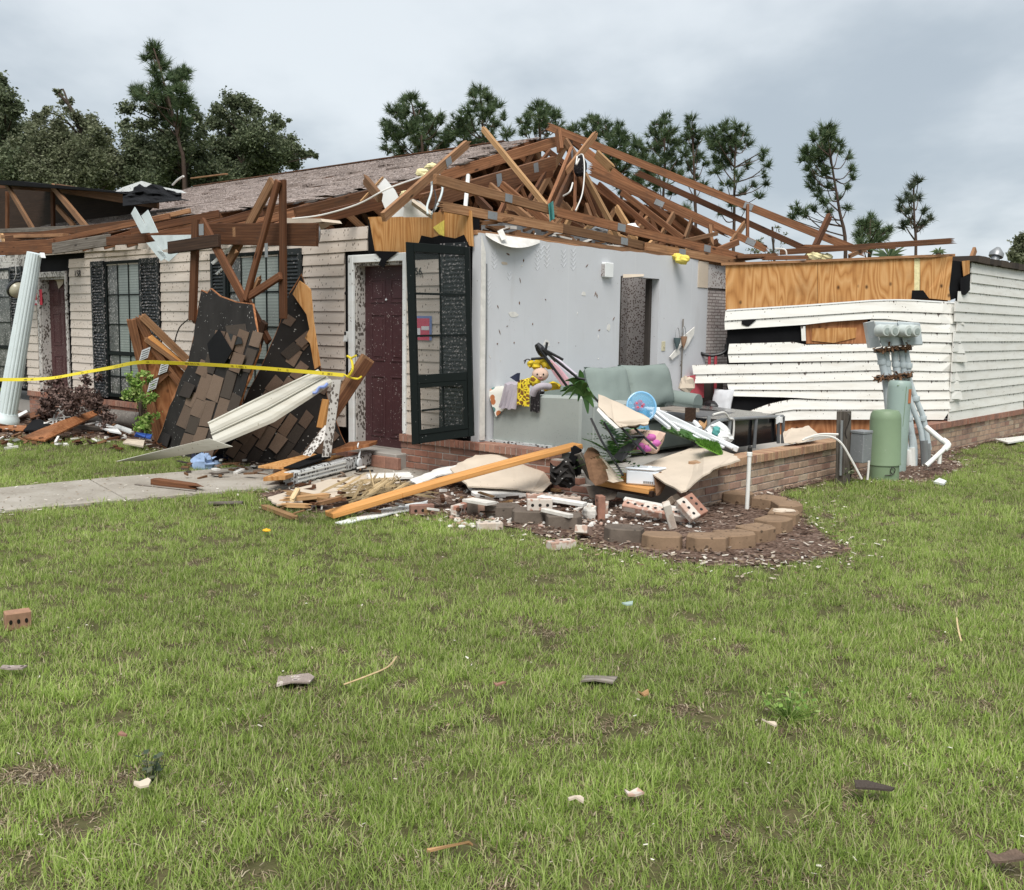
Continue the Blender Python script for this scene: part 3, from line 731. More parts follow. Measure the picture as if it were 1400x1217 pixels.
# ---- front wall: openings at the doors
aL1, aR1 = fa(486, 450), fa(553, 450)          # right-hand door
aL2, aR2 = fa(58, 450), fa(93, 450)            # left-hand door
ZT = 2.16
g = G()
for a0, a1 in ((2.47, aR1), (aL1, aR2), (aL2, 15.0)): g.abz(a0, a1, 0.012, 0.13, KT - 0.02, 2.53)
for a0, a1 in ((aR1, aL1), (aR2, aL2)): g.abz(a0, a1, 0.012, 0.13, ZT, 2.53)
g.abz(4.30, aR2 - 0.0, 0.09, 0.14, -0.1, KT)
fw = hpart('front_wall', g, 'felt_plain')
def siding_rows(parent, org, x, y, x0, x1, rows, mat, z0=KT - 0.003, h=0.1263, trim=None, lift=0.0):
    fr = frame_of(org, x, y)
    for k in rows:
        a, b = (trim(k) if trim else (x0, x1))
        if b - a < 0.02: continue
        z = z0 + k * h; hh = h + 0.004
        j = random.uniform(-.002, .002)
        f2 = fr @ Matrix.Translation((0, -lift, z + j))
        g = G(); P = [(-.018, 0.0), (-.004, hh), (.006, hh), (.006, 0.0)]
        n = max(1, int((b - a) / 0.6)); prev = None
        vs = []; fs = []
        for i in range(n + 1):
            xx = a + (b - a) * i / n; w = random.uniform(-.002, .002) if 0 < i < n else 0
            vs += [f2 @ Vector((xx, p[0] + w, p[1])) for p in P]
        for i in range(n):
            for q in range(4): fs.append((i * 4 + q, i * 4 + (q + 1) % 4, i * 4 + 4 + (q + 1) % 4, i * 4 + 4 + q))
        fs += [(0, 1, 2, 3), tuple(n * 4 + q for q in (3, 2, 1, 0))]
        g.add(vs, fs); g.av = [0.0, 1.0, 1.0, 0.0] * (n + 1)
        put('siding_plank', g, mat, parent, f2)
X = -U                       # to the right along the front
def px2s(px, py=450): return -fa(px, py)
FO = W(0, 0, 0)
S1 = (px2s(222), px2s(292)); S2 = (px2s(416), px2s(472)); S3 = (px2s(98), px2s(129.5)); S4 = (px2s(36), px2s(52)); S5 = (px2s(557.5), px2s(605))
for s_, rows in ((S1, range(0, 16)), (S2, range(0, 16)), (S3, range(0, 15)), (S4, range(0, 15)), (S5, range(0, 14))):
    siding_rows(fw, FO, X, V, s_[0], s_[1], rows, 'siding_beige')
siding_rows(fw, FO, X, V, px2s(222), px2s(505), (16,), 'siding_beige', trim=lambda k: (px2s(222), px2s(504)))
siding_rows(fw, FO, X, V, px2s(292), px2s(505), (15,), 'siding_beige', trim=lambda k: (px2s(292), px2s(503)))
siding_rows(fw, FO, X, V, 0, 0, (14,), 'siding_beige', trim=lambda k: (px2s(416), px2s(472)))
siding_rows(fw, FO, X, V, 0, 0, (15, 16), 'siding_beige', trim=lambda k: (px2s(98), px2s(222)) if k == 15 else (px2s(120), px2s(222)))
# house number and what shows of the next one, painted straight on the siding
def letters(txt, org, x, up, size, mat, parent, depth=0.002):
    cu = bpy.data.curves.new('lettering', 'FONT'); cu.body = txt; cu.size = size; cu.extrude = depth
    ob = bpy.data.objects.new('lettering', cu); COL.objects.link(ob)
    dg = bpy.context.evaluated_depsgraph_get(); me = bpy.data.meshes.new_from_object(ob.evaluated_get(dg))
    bpy.data.objects.remove(ob); me.materials.clear(); me.materials.append(MATS[mat])
    o2 = bpy.data.objects.new('house_number', me); COL.objects.link(o2)
    x = Vector(x).normalized(); up = Vector(up).normalized(); n = x.cross(up)
    setm(o2, parent, Matrix(((x.x, up.x, n.x, org[0]), (x.y, up.y, n.y, org[1]), (x.z, up.z, n.z, org[2]), (0, 0, 0, 1))))
    return o2
letters('158', PF(101.5, 378.5, -0.022), X, Z, 0.135, 'ink_black', fw)
letters('56', PF(567, 376, -0.022), X, Z, 0.105, 'ink_black', fw)
# frieze boards and the top of the wall
g = G(); g.abz(-px2s(197), -px2s(60), -0.035, 0.0, 2.485, 2.58); hpart('frieze_board', g, 'siding_beige', fw)
g = G(); g.abz(-px2s(58), 15.0, -0.012, 0.0, 2.16, 2.53); hpart('frieze_board', g, 'trim_spattered', fw)
# red notices
def notice(px0, px1, py0, py1, parts, parent=house):
    o = PF(px0, py1, -0.024); a = PF(px1, py1, -0.024) - o; h = PF(px0, py0, -0.024).z - o.z
    t = G(); t.box(o, X * a.length, V * 0.002, Z * h); n = hpart('paper_notice', t, parts[0][0], parent)
    for i, (mt, u0, u1, v0, v1) in enumerate(parts[1:]):
        q = G(); q.box(o + X * a.length * u0 + Z * h * v0 - V * 0.0015 * (i + 1), X * a.length * (u1 - u0), V * 0.001, Z * h * (v1 - v0)); hpart('printed_panel', q, mt, n)
notice(569, 590, 432, 465, [('notice_blue',), ('notice_pink', 0.02, 0.86, 0.0, 0.90), ('notice_white', 0.0, 0.28, 0.12, 0.5), ('notice_white', 0.36, 0.85, 0.42, 0.58)])
notice(46, 58, 396, 417, [('notice_red',), ('notice_white', 0.2, 0.5, 0.1, 0.3)])
# shutters: stiles, rails and louvres
def shutter(a0, a1, z0, z1, mat):
    g = G(); w = 0.045
    for s0, s1 in ((a0, a0 - w), (a1 + w, a1)): g.abz(s1, s0, -0.045, -0.02, z0, z1)
    for k0, k1 in ((z0, z0 + 0.07), (z1 - 0.07, z1), ((z0 + z1) / 2 - 0.035, (z0 + z1) / 2 + 0.035)): g.abz(a1 + w, a0 - w, -0.044, -0.02, k0, k1)
    g.abz(a1 + 0.01, a0 - 0.01, -0.022, -0.018, z0 + 0.01, z1 - 0.01)
    z = z0 + 0.075
    while z < z1 - 0.1:
        if abs(z - (z0 + z1) / 2) > 0.05:
            p = W(a0 - w, -0.041, z); g.hexa([p, p + X * (a0 - a1 - 2 * w), p + X * (a0 - a1 - 2 * w) + V * 0.018 + Z * 0.03, p + V * 0.018 + Z * 0.03,
                                              p + Z * 0.006, p + X * (a0 - a1 - 2 * w) + Z * 0.006, p + X * (a0 - a1 - 2 * w) + V * 0.018 + Z * 0.036, p + V * 0.018 + Z * 0.036])
        z += 0.042
    return hpart('shutter', g, mat)
ZS0, ZS1 = KT + 0.03, 2.345
for p0, p1, mt in ((130, 147.5, 'shutter_dark'), (196.5, 221.5, 'shutter_dark'), (19, 36, 'shutter_dark'), (293, 313, 'shutter_clean'), (388, 415.5, 'shutter_clean'), (605.5, 641, 'shutter_dark')):
    shutter(fa(p0, 450), fa(p1, 450), ZS0, ZS1 if p0 != 605.5 else 2.3, mt)
def window(p0, p1, cols, mud_cols, z0=KT + 0.05, z1=2.335):
    a0, a1 = fa(p0, 450), fa(p1, 450); g = G(); w = 0.04
    for k0, k1 in ((a0 - w, a0), (a1, a1 + w)): g.abz(k0, k1, -0.03, 0.008, z0, z1)
    for k0, k1 in ((z0, z0 + w), (z1 - w, z1), (1.03, 1.075)): g.abz(a1 + w, a0 - w, -0.028, 0.008, k0, k1)
    n = hpart('window', g, 'frame_dark')
    aa0, aa1 = a0 - w, a1 + w
    zr = [z0 + w, 0.73, 1.03, 1.075, 1.46, 1.87, z1 - w]
    rows = [(zr[0], zr[1]), (zr[1], zr[2]), (zr[3], zr[4]), (zr[4], zr[5]), (zr[5], zr[6])]
    mg = G()
    for i in range(1, cols): s = aa0 + (aa1 - aa0) * i / cols; mg.abz(s - .008, s + .008, -0.02, -0.006, z0 + w, z1 - w)
    for z in (zr[1], zr[4], zr[5]): mg.abz(aa1, aa0, -0.0215, -0.005, z - .008, z + .008)
    hpart('muntin', mg, 'frame_dark', n)
    for i in range(cols):
        s0 = aa0 + (aa1 - aa0) * i / cols; s1 = aa0 + (aa1 - aa0) * (i + 1) / cols
        for z_, zz_ in rows:
            q = G(); q.abz(s1 + .006, s0 - .006, -0.008, -0.004, z_ + .006, zz_ - .006)
            hpart('pane', q, 'pane_mud' if i in mud_cols or zz_ < 1.0 else 'pane_blind', n, frame=HF)
window(148, 196, 3, (0,))
window(313.5, 387, 4, (0,))
window(-40, 18.5, 3, (0, 1, 2))
# doors
def door(a0, a1, mat, b=0.12, z0=0.19, z1=2.12, trim='trim_white', jamb='trim_spattered'):
    """slab with six raised panels set back in a cased opening; a0 is its left edge"""
    g = G(); g.abz(a1 + .02, a0 - .02, b, b + 0.045, z0, z1)
    wd = a0 - a1 - .04
    d = hpart('door', g, mat, frame=HF)
    for c0, c1 in ((0.13, 0.44), (0.56, 0.87)):
        for k0, k1 in ((0.80, 0.93), (0.48, 0.74), (0.06, 0.40)):
            s0, s1 = a0 - .02 - wd * c0, a0 - .02 - wd * c1; q0, q1 = z0 + (z1 - z0) * k0, z0 + (z1 - z0) * k1
            m_ = G(); e = 0.018
            for t0, t1, y0, y1 in ((s1, s0, q0, q0 + e), (s1, s0, q1 - e, q1), (s1, s1 + e, q0 + e, q1 - e), (s0 - e, s0, q0 + e, q1 - e)): m_.abz(t0, t1, b - 0.008, b, y0, y1)
            m_.abz(s1 + .045, s0 - .045, b - 0.006, b, q0 + .045, q1 - .045)
            hpart('door_panel', m_, mat, d, frame=HF, bev=0.004)
    t = 0.085
    g = G(); g.abz(a0, a0 + t, -0.035, 0.0, z0 - .1, z1 + t + .03); g.abz(a1 - t * .55, a1, -0.035, 0.0, KT, z1 + t + .03); g.abz(a1, a0, -0.033, 0.0, z1 + .03, z1 + t + .03)
    hpart('door_casing', g, trim, bev=0.006)
    g = G(); g.abz(a0 - .02, a0 - .0005, -0.001, b + .05, z0, z1 + .03); g.abz(a1 + .0005, a1 + .02, -0.001, b + .05, z0, z1 + .03); g.abz(a1, a0, 0.0, b + .05, z1, z1 + .03)
    hpart('door_jamb', g, jamb)
    return d
d1 = door(aL1, aR1, 'door_maroon')
g = G(); g.blob(PF(528, 410, 0.11), 0.012); hpart('peephole', g, 'white_metal', d1)
d2 = door(aL2, aR2, 'door_maroon_dirty', b=0.12, trim='trim_spattered')
def pf(l, b): return [PF(x, y, b) for x, y in l]
g = G(); g.prism(pf([(69, 373), (92, 363), (92, 381), (88, 376), (86, 388), (80, 395), (77, 384), (70, 381)], 0.10), V * 0.003); hpart('torn_skin', g, 'drywall_tan', d2)
# stoop at the door
g = G(); g.abz(aR1 - .05, aL1 + .12, -0.16, 0.1, -0.05, 0.185); hpart('door_step', g, 'concrete_slab', bev=0.01)
for i in range(5):
    brick(house, W(aL1 + .1 - i * .2, -0.20, 0.03), X, V, 'brick_red', h=0.12, d=0.05)
# doorbell and a light-coloured latch box on the casing
g = G(); g.blob(PF(472.5, 401, -0.04), (0.014, 0.014, 0.018)); hpart('doorbell', g, 'ink_black')
g = G(); g.box(PF(469, 467, -0.05), X * .05, V * .02, (Z * .11 + X * .03)); q = hpart('latch_box', g, 'trim_white'); g = G(); g.box(PF(470.5, 458, -0.053), X * .03, V * .006, Z * .035); hpart('latch_slot', g, 'ink_black', q)
# plywood left bare over the door, with a rough lower edge, and torn tar paper hanging off it
g = G(); g.prism(jag(pf([(503, 297), (560, 293), (606, 290)], -.02), .004, 3, 2, V) + jag(pf([(606, 324), (598, 330), (590, 336), (584, 341), (562, 343), (548, 346), (530, 345), (512, 344), (508, 322), (503, 297)], -.02), .012, 3, 3, V)[:-1], V * 0.015)
hpart('plywood_sheet', g, 'plywood', frame=HF)
g = G(); g.prism(pf([(607.5, 290), (644, 288), (646.5, 337), (636, 335), (628, 326), (618, 329), (607.5, 324)], -.02), V * 0.015); hpart('plywood_sheet', g, 'plywood', frame=HF)
g = G(); g.prism(pf([(576, 322), (590, 325), (600, 322), (622, 326), (634, 321), (640, 334), (644, 340), (570, 346), (556, 338), (572, 334)], -.03), V * 0.006); hpart('tar_paper', g, 'felt_plain')
g = G(); g.prism(pf([(510, 343), (545, 344), (534, 352), (528, 357), (525, 366), (517, 362), (521, 354)], -.045), V * 0.004); hpart('tar_paper', g, 'felt_plain')
g = G(); g.prism(pf([(504, 300), (508, 322), (512, 344), (506, 343), (503, 325)], -.03), V * 0.006); hpart('tar_paper', g, 'felt_plain')
g = G(); g.prism(pf([(592, 311), (607, 301), (607, 323), (600, 320)], -.035), V * 0.006); hpart('insulation_scrap', g, 'foam_yellow')
# storm door hanging open in front of the wall
TL, BLc, TR, BR = PF(555.5, 331, -.40), PF(564, 608, -.40), PF(642, 338, -.14), PF(648, 596, -.14)
NRM = (TR - TL).cross(BLc - TL).normalized()
def sdp(u, v): return (TL * (1 - u) + TR * u) * (1 - v) + (BLc * (1 - u) + BR * u) * v
def sdbox(g, u0, u1, v0, v1, t0, t1):
    q = [sdp(u0, v1), sdp(u1, v1), sdp(u1, v0), sdp(u0, v0)]
    g.hexa([p + NRM * t0 for p in q] + [p + NRM * t1 for p in q])
g = G()
sdbox(g, 0, .125, 0, 1, -.02, .02); sdbox(g, .925, 1, 0, 1, -.02, .02); sdbox(g, .125, .925, 0, .045, -.02, .02); sdbox(g, .125, .925, .655, .70, -.026, .02); sdbox(g, .125, .925, .955, 1, -.022, .02)
sd = hpart('storm_door', g, 'frame_dark', bev=0.004)
g = G(); sdbox(g, .135, .17, .70, .955, -.03, -.02); sdbox(g, .86, .925, .70, .955, -.03, -.0205); sdbox(g, .17, .86, .70, .722, -.03, -.0205); sdbox(g, .17, .86, .93, .955, -.03, -.0205); hpart('lower_sash', g, 'frame_dark', sd)
g = G(); sdbox(g, .515, .535, .045, .655, -.012, .004); sdbox(g, .515, .535, .722, .93, -.012, .004)
for v in (.245, .455): sdbox(g, .125, .925, v, v + .011, -.011, .003)
sdbox(g, .17, .52, .83, .84, -.011, .003)
hpart('muntin', g, 'frame_dark', sd)
for u0, u1 in ((.125, .515), (.535, .925)):
    for v0, v1 in ((.045, .245), (.256, .455), (.466, .655)):
        g = G(); sdbox(g, u0, u1, v0, v1, -.004, 0); hpart('pane', g, 'pane_storm', sd)
for u0, u1, v0, v1 in ((.17, .515, .722, .83), (.17, .515, .84, .93), (.535, .86, .722, .93)):
    g = G(); sdbox(g, u0, u1, v0, v1, -.004, 0); hpart('pane', g, 'pane_storm', sd)

# ---- the grey inside wall now open to the weather
AG = 2.356
def ps(l, a=AG): return [PS(x, y, a) for x, y in l]
bD0, bD1, zD = 2.33, 3.10, 2.085
top = jag([W(AG, 4.2, 2.345), W(AG, 3.2, 2.365), W(AG, 2.2, 2.36), W(AG, 1.2, 2.37), W(AG, .02, 2.385)], .008, 7, 5, U)
g = G(); g.prism([W(AG, .02, .2), W(AG, bD0, .2), W(AG, bD0, zD), W(AG, bD1, zD), W(AG, bD1, .2), W(AG, 4.2, .2)] + top, U * 0.10)
part_w = hpart('partition_wall', g, 'drywall_grey', frame=HF)
g = G(); g.prism([W(AG - .003, .03, .4), W(AG - .003, .10, .4), W(AG - .003, .085, 2.2), W(AG - .003, .03, 2.36)], -U * 0.010); hpart('corner_strip', g, 'drywall_edge', part_w)
g = G(); g.tube([W(AG - .004, .118, .42), W(AG - .004, .112, .9), W(AG - .004, .117, 1.4), W(AG - .004, .108, 2.1)], .009, 5); hpart('corner_crack', g, 'grey_metal', part_w)  # dark crack beside the corner strip, drawn as a thin grey tube
# beads of old adhesive in chevrons
g = G()
for cx0, cy0, n in ((676, 344, 4), (668, 380, 7), (697, 372, 2), (740, 337, 3), (748, 336, 5), (735, 340, 5), (771, 342, 4), (784, 340, 5)):
    for i in range(n):
        a_ = [(cx0 - 4, cy0 + i * 6.2), (cx0 - 1, cy0 + 5 + i * 6.2), (cx0 + 3, cy0 + i * 6.2 - 1)]
        g.tube(ps(a_, AG + .001), .0042, 5)
hpart('adhesive_bead', g, 'drywall_grey', part_w, kind='stuff')
# torn paper, nail pops and wet leaf bits on the grey board
g = G(); rr_ = random.Random(14)
for i in range(26):
    p = PS(rr_.uniform(664, 842) if i < 34 else rr_.uniform(906, 960), rr_.uniform(345, 500), AG - .001); a_ = rr_.uniform(0, 3.1); d = (V * math.cos(a_) + Z * math.sin(a_)) * rr_.uniform(.008, .03); e_ = (V * -math.sin(a_) + Z * math.cos(a_)) * rr_.uniform(.003, .010); g.cur = rr_.choice((0, 0, 1))
    g.prism([p - d, p + e_, p + d, p - e_], -U * .003)
hpart('stuck_bit', g, ['insulation_brown', 'drywall_edge'], part_w, kind='stuff')
for px_, py_, w_, h_ in ((702, 430, .09, .03), (748, 470, .07, .05), (798, 402, .05, .03), (690, 360, .06, .02), (832, 448, .04, .06)):
    p = PS(px_, py_, AG - .001); rr_ = random.Random(px_); g = G(); g.prism([p + V * w_ * math.cos(k) * rr_.uniform(.5, 1) + Z * h_ * math.sin(k) * rr_.uniform(.5, 1) for k in seg((0, 5.6), 8)], -U * .002); hpart('torn_paper', g, 'drywall_edge' if py_ > 400 else 'drywall_tan', part_w)
# peeled strip of paint at the top
def peel(u, v):
    x = 664 + 74 * u; y0 = 318.5 + 10 * u; y1 = y0 + 15 * math.sin(math.pi * (u * .9 + .05)) ** .8
    return PS(x, y0 + (y1 - y0) * v, AG - .01 - .10 * v * math.sin(math.pi * u))
g = G(); g.sheet(peel, 14, 5, .004); hpart('peeled_strip', g, 'drywall_edge', part_w, smooth=True)
g = G(); g.sheet(lambda u, v: PS(680 + 7 * u + 6 * v, 316 + 13 * v - 3 * u, AG - .05 - .05 * v), 2, 6, .004); hpart('peeled_strip', g, 'drywall_edge', part_w, smooth=True)
# the room behind the doorway, spattered
g = G(); g.abz(AG + .9, AG + .98, 1.6, 4.6, .2, 2.35); g.abz(AG + .1, AG + .9, 3.75, 3.83, .2, 2.35); hpart('back_room_wall', g, 'mud_wall')
g = G(); g.abz(AG + .101, AG + .16, bD1 - .05, bD1 - .001, .2, zD); hpart('door_stop', g, 'dark_room')
g = G(); g.abz(AG - .002, AG + .11, bD0 - .012, bD0 + .01, .2, zD); hpart('door_lining', g, 'dark_room', part_w)
g = G(); g.sheet(lambda u, v: PS(852 + 28 * u, 375 + 5 * v * (1 - u * .4), AG - .01 - .02 * v), 6, 2, .004); hpart('peeled_strip', g, 'drywall_tan', part_w)
# small box, switch, planters and torn drywall strip on the grey wall
g = G(); o = PS(822, 379, AG); g.box(o, V * .16, -U * .05, Z * .16); b_ = hpart('junction_box', g, 'sheet_white', part_w, bev=.006)
g = G(); g.box(o + Z * .01 - V * .003, V * .004, -U * .048, Z * .13); hpart('box_opening', g, 'mud_wall', b_)
g = G(); o = PS(904, 480, AG); g.box(o, V * .075, -U * .008, Z * .115); sw = hpart('light_switch', g, 'switch_ivory', part_w, bev=.003)
g = G(); g.box(o + V * .03 + Z * .045 - U * .008, V * .014, -U * .012, Z * .022); hpart('toggle', g, 'switch_ivory', sw)
g = G(); g.prism(ps([(916, 488), (931, 470), (931, 463), (950, 447), (949, 457), (942, 470), (936, 479), (933, 471), (928, 478), (930, 483), (919, 492)], AG - .03), U * .012); hpart('torn_drywall', g, 'drywall_edge', part_w)
board('trim_stick', PS(931, 531, AG - .03), PS(934, 436, AG - .02), .02, .012, 'wood_grey', part_w, up=V)

def wall_planter(px, py, r, mat, label):
    c = PS(px, py, AG - .055); t = thing('wall_planter', label, 'planter', PS(px, py + 12, AG - .055), 'small wall planters')
    g = G(); g.lathe(c - Z * .10, Z, [(.004, -.04), (.02, 0), (r * .8, .05), (r, .10), (r * .9, .10), (r * .7, .06)], 14); put('pot', g, mat, t, smooth=True)
    g = G(); g.tube([c + V * r * math.cos(k) + Z * .12 * math.sin(k) for k in seg((0, math.pi), 10)], .004, 5); put('handle', g, 'grey_metal', t)
wall_planter(926, 462, .045, 'slate_blue', 'small dark teardrop planter hung by a hoop on the grey wall')
wall_planter(935, 460, .042, 'terracotta', 'small terracotta planter hung on the grey wall beside the dark one')

# painted brick chimney breast at the end of the grey wall
g = G(); g.abz(AG + .02, AG + .5, 4.21, 4.85, .2, 2.02); hpart('chimney_breast', g, 'white_brick', frame=frame_of(W(AG, 4.2, 0), V, U))
g = G(); g.abz(AG - .0, AG + .5, 4.205, 4.9, 2.025, 2.36); hpart('chimney_hood', g, 'mud_wall_pale')
g = G(); g.abz(AG - .01, AG + .0, 3.95, 4.18, 2.02, 2.34); hpart('torn_drywall', g, 'drywall_tan', part_w)
g = G(); g.abz(AG + .05, AG + 3, 4.9, 5.0, .2, 2.3); hpart('back_room_wall', g, 'mud_wall_pale')

# ---- the side wall that was pushed in: curve in plan followed by its siding
_k = [(940, 12.74), (992, 12.78), (1120, 12.90), (1200, 12.98), (1240, 13.01), (1275, 13.03), (1300, 13.04), (1315, 13.22), (1330, 13.42), (1360, 14.05), (1400, 15.4)]
def pdep(px):
    for (x0, d0), (x1, d1) in zip(_k[:-1], _k[1:]):
        if px <= x1: return d0 + (d1 - d0) * (px - x0) / (x1 - x0)
    return _k[-1][1]
def Q(px, py, off=0.0): return PD(px, py, pdep(px) - off)
sw_ = thing('dummy', None, None, (0, 0, 0)) if False else None
g = G()
def ribbon(g, top, bot, o_top, o_bot, t=0.004, n=16):
    """strip between two polylines given in photo columns, lying on the pushed-in wall"""
    def ev(l, x):
        for (x0, y0), (x1, y1) in zip(l[:-1], l[1:]):
            if x <= x1 or (x1, y1) == l[-1]: return y0 + (y1 - y0) * (x - x0) / (x1 - x0)
    xs0, xs1 = (top[0][0], top[-1][0]), (bot[0][0], bot[-1][0]); vs = []
    for i in range(n + 1):
        xt = xs0[0] + (xs0[1] - xs0[0]) * i / n; xb = xs1[0] + (xs1[1] - xs1[0]) * i / n
        yt, yb = ev(top, xt), ev(bot, xb)
        vs += [Q(xb, yb, o_bot), Q(xt, yt, o_top), Q(xt, yt, o_top - t), Q(xb, yb, o_bot - .012)]
    fs = [(i * 4 + q, i * 4 + (q + 1) % 4, i * 4 + 4 + (q + 1) % 4, i * 4 + 4 + q) for i in range(n) for q in range(4)]
    fs += [(0, 1, 2, 3), tuple(n * 4 + q for q in (3, 2, 1, 0))]
    g.av = [0.0, 1.0, 1.0, 0.0] * (n + 1)
    return g.add(vs, fs)
# backing: tar paper, then plywood
g = G(); ribbon(g, [(994, 424), (1120, 417), (1200, 411), (1296, 412)], [(994, 572), (1200, 572), (1240, 572), (1296, 572)], -.05, -.05, .03, 12); pw = hpart('pushed_in_wall', g, 'felt_plain')
g = G(); ribbon(g, [(1004, 573), (1200, 572), (1290, 572)], [(1004, 604), (1200, 600), (1290, 590)], -.04, -.04, .03, 10); hpart('base_board', g, 'plywood_red', pw)
rows = [  # bottom edges, from the top course down
    [(992, 424.6), (1100, 418), (1200, 410.7), (1240, 410.2), (1290, 412.5), (1307, 415)],
    [(990.5, 438.6), (1100, 432), (1200, 425.5), (1240, 426), (1306, 429)],
    [(991, 451), (1101, 444), (1140, 439.5), (1200, 435.5), (1222, 436.5), (1240, 439.7), (1320, 444)],
    [(1190, 451), (1240, 453.5), (1312, 455.5)],
    [(1190, 465), (1240, 466.6), (1314, 468.7)],
    [(995, 484), (1200, 479.7), (1243, 480.5), (1320, 483.3)],
    [(997, 496), (1200, 492.7), (1243, 493), (1323, 495.2)],
    [(948, 512), (1100, 509), (1200, 506), (1243, 506.6), (1308, 508.4)],
    [(950, 524), (1100, 522), (1200, 519.5), (1243, 520), (1313, 520.2)],
    [(996, 532.7), (1100, 533.4), (1200, 533), (1243, 533.6), (1314, 533.5)],
    [(1000, 541.6), (1080, 543.5), (1120, 546), (1200, 546.4), (1243, 547), (1316, 545.6)],
    [(1042, 567), (1062, 564.5), (1078, 560), (1200, 560), (1243, 560.5), (1300, 559.6)],
    [(1070, 575.5), (1100, 573.6), (1243, 573.8), (1290, 574)]]
tops = [None, rows[0], rows[1], [(1190, 437), (1222, 436.7), (1240, 439.7), (1306, 443.5)], rows[3], [(997, 470), (1101, 467), (1101.5, 471.4), (1187, 470), (1243, 467), (1314, 469)], rows[5],
        [(946, 499), (1000, 498), (1200, 492.7), (1243, 493), (1302, 495)], rows[7], [(994, 524), (1200, 519.5), (1243, 520), (1310, 520.2)], rows[9],
        [(1020, 563.5), (1050, 552.5), (1078, 546), (1200, 546.6), (1243, 547), (1298, 546)], rows[11]]
for k in range(1, len(rows)):
    g = G(); ribbon(g, tops[k], rows[k], .004, .024, n=18)
    hpart('siding_plank', g, 'siding_white', pw, frame=frame_of(Q(rows[k][0][0], rows[k][0][1]), Q(1200, 500) - Q(1000, 500), V))
g = G(); ribbon(g, [(994, 423.2), (1100, 416.6), (1200, 409.4), (1240, 409), (1306, 413)], [(993, 425.2), (1100, 418.6), (1200, 411.3), (1240, 410.8), (1306, 415)], .012, .014); hpart('nail_hem', g, 'sheet_white', pw)
g = G(); ribbon(g, [(1102, 439), (1150, 438), (1186, 436)], [(1102, 470), (1150, 470), (1186, 470)], -.035, -.035, .01, 4); hpart('plywood_sheet', g, 'plywood_red', pw)
g = G(); ribbon(g, [(1110, 449), (1150, 448), (1171, 448)], [(1110, 466), (1140, 469), (1170, 462)], -.022, -.022, .01, 4); hpart('plywood_sheet', g, 'plywood', pw)
g = G(); ribbon(g, [(1095, 446), (1101, 445.6)], [(1096, 466), (1102, 466)], .005, .005, .01, 1); hpart('end_strip', g, 'siding_white', pw)
g = G(); ribbon(g, [(1014, 438.5), (1025, 437), (1034, 437)], [(1014, 443), (1020, 446), (1024, 446)], .026, .03, .01, 3); hpart('hole_patch', g, 'felt_plain', pw)  # dark patch laid over the planks in place of a hole
# bare plywood on top of it
g = G(); ribbon(g, [(994, 362), (1120, 357), (1296, 351)], [(994, 424), (1120, 417), (1296, 412)], -.04, -.04, .02, 8); hpart('stud_face', g, 'wood_brown', pw)
for x0, x1, t0, t1, b0, b1 in ((992, 1117.5, 363, 358, 423.5, 417), (1118, 1250, 358, 352.5, 416.5, 409.5)):
    g = G(); ribbon(g, [(x0, t0), (x1, t1)], [(x0, b0), (x1, b1)], -.012, -.012, .016, 3); hpart('plywood_sheet', g, 'plywood', pw, frame=frame_of(Q(x0, b0), Q(1200, 500) - Q(1000, 500), V))
pts = [(1258, 352), (1302, 350.5), (1300, 372), (1297, 395), (1299, 411), (1270, 408), (1264, 404), (1258, 402)]
g = G(); g.prism([Q(*p, -.012) for p in pts], V * .016); hpart('plywood_sheet', g, 'plywood', pw, frame=frame_of(Q(1255, 410), Q(1200, 500) - Q(1000, 500), V))
g = G(); g.prism([Q(x, y, -.02) for x, y in ((1250, 353), (1258, 353), (1257, 400), (1250, 404))], V * .02); hpart('insulation_strip', g, 'foam_pale', pw)
g = G(); g.prism([Q(x, y, -.008) for x, y in ((1247, 397), (1262, 397), (1270, 408), (1246, 409))], V * .01); hpart('tar_paper', g, 'felt_plain', pw)
g = G(); g.prism([Q(x, y, -.03) for x, y in ((1300, 356), (1318, 358), (1326, 364), (1325, 392), (1318, 400), (1306, 408), (1297, 411))], V * .02); hpart('tar_paper', g, 'felt_plain', pw)
g = G(); g.prism([Q(x, y, .02) for x, y in ((1315, 357), (1325, 356), (1325, 374), (1317, 378))], V * .02); hpart('plywood_scrap', g, 'plywood', pw)
g = G(); g.sheet(lambda u, v: Q(1313 + 13 * u, 380 - 4 * u + (26 - 10 * abs(u - .45)) * v, .05 + .05 * math.sin(u * 3)), 6, 4, .004); hpart('tar_paper', g, 'felt_plain', pw, smooth=True)
g = G(); ribbon(g, [(986, 359.5), (1117, 355), (1250, 349), (1306, 347)], [(986, 363), (1117, 358.3), (1250, 352.5), (1306, 350.8)], .02, .02, .12, 8); hpart('top_plate', g, 'wood_tan', pw)
# the part of the side wall still standing, and the end of the roof on it
g = G(); g.abz(.03, .13, 6.6, 9.45, KT - .02, 2.4); sw2 = hpart('side_wall', g, 'felt_plain')
def cutS(k):
    st = {15: 6.72, 14: 6.74, 13: 6.62, 12: 6.3, 11: 6.2, 10: 6.22, 9: 6.3}.get(k, 6.22)
    return (st, 9.45)
siding_rows(sw2, W(0, 0, 0), V, U, 0, 0, range(0, 16), 'siding_white', trim=cutS)
g = G(); g.box(W(-.01, 9.45, KT), V * .02, U * .1, Z * 2.0); hpart('corner_post', g, 'felt_plain', sw2)
g = G(); g.tube([W(-.05, 9.62, .42), W(-.05, 9.62, 1.2)], .035, 8); hpart('downspout', g, 'pvc_white')
g = G()
for i in range(22):
    b = 6.65 + i * .16
    g.box(W(-.06, b, 2.41 + random.uniform(-.008, .008)), V * .152, U * .45, Z * (.07 + random.uniform(0, .02))); 
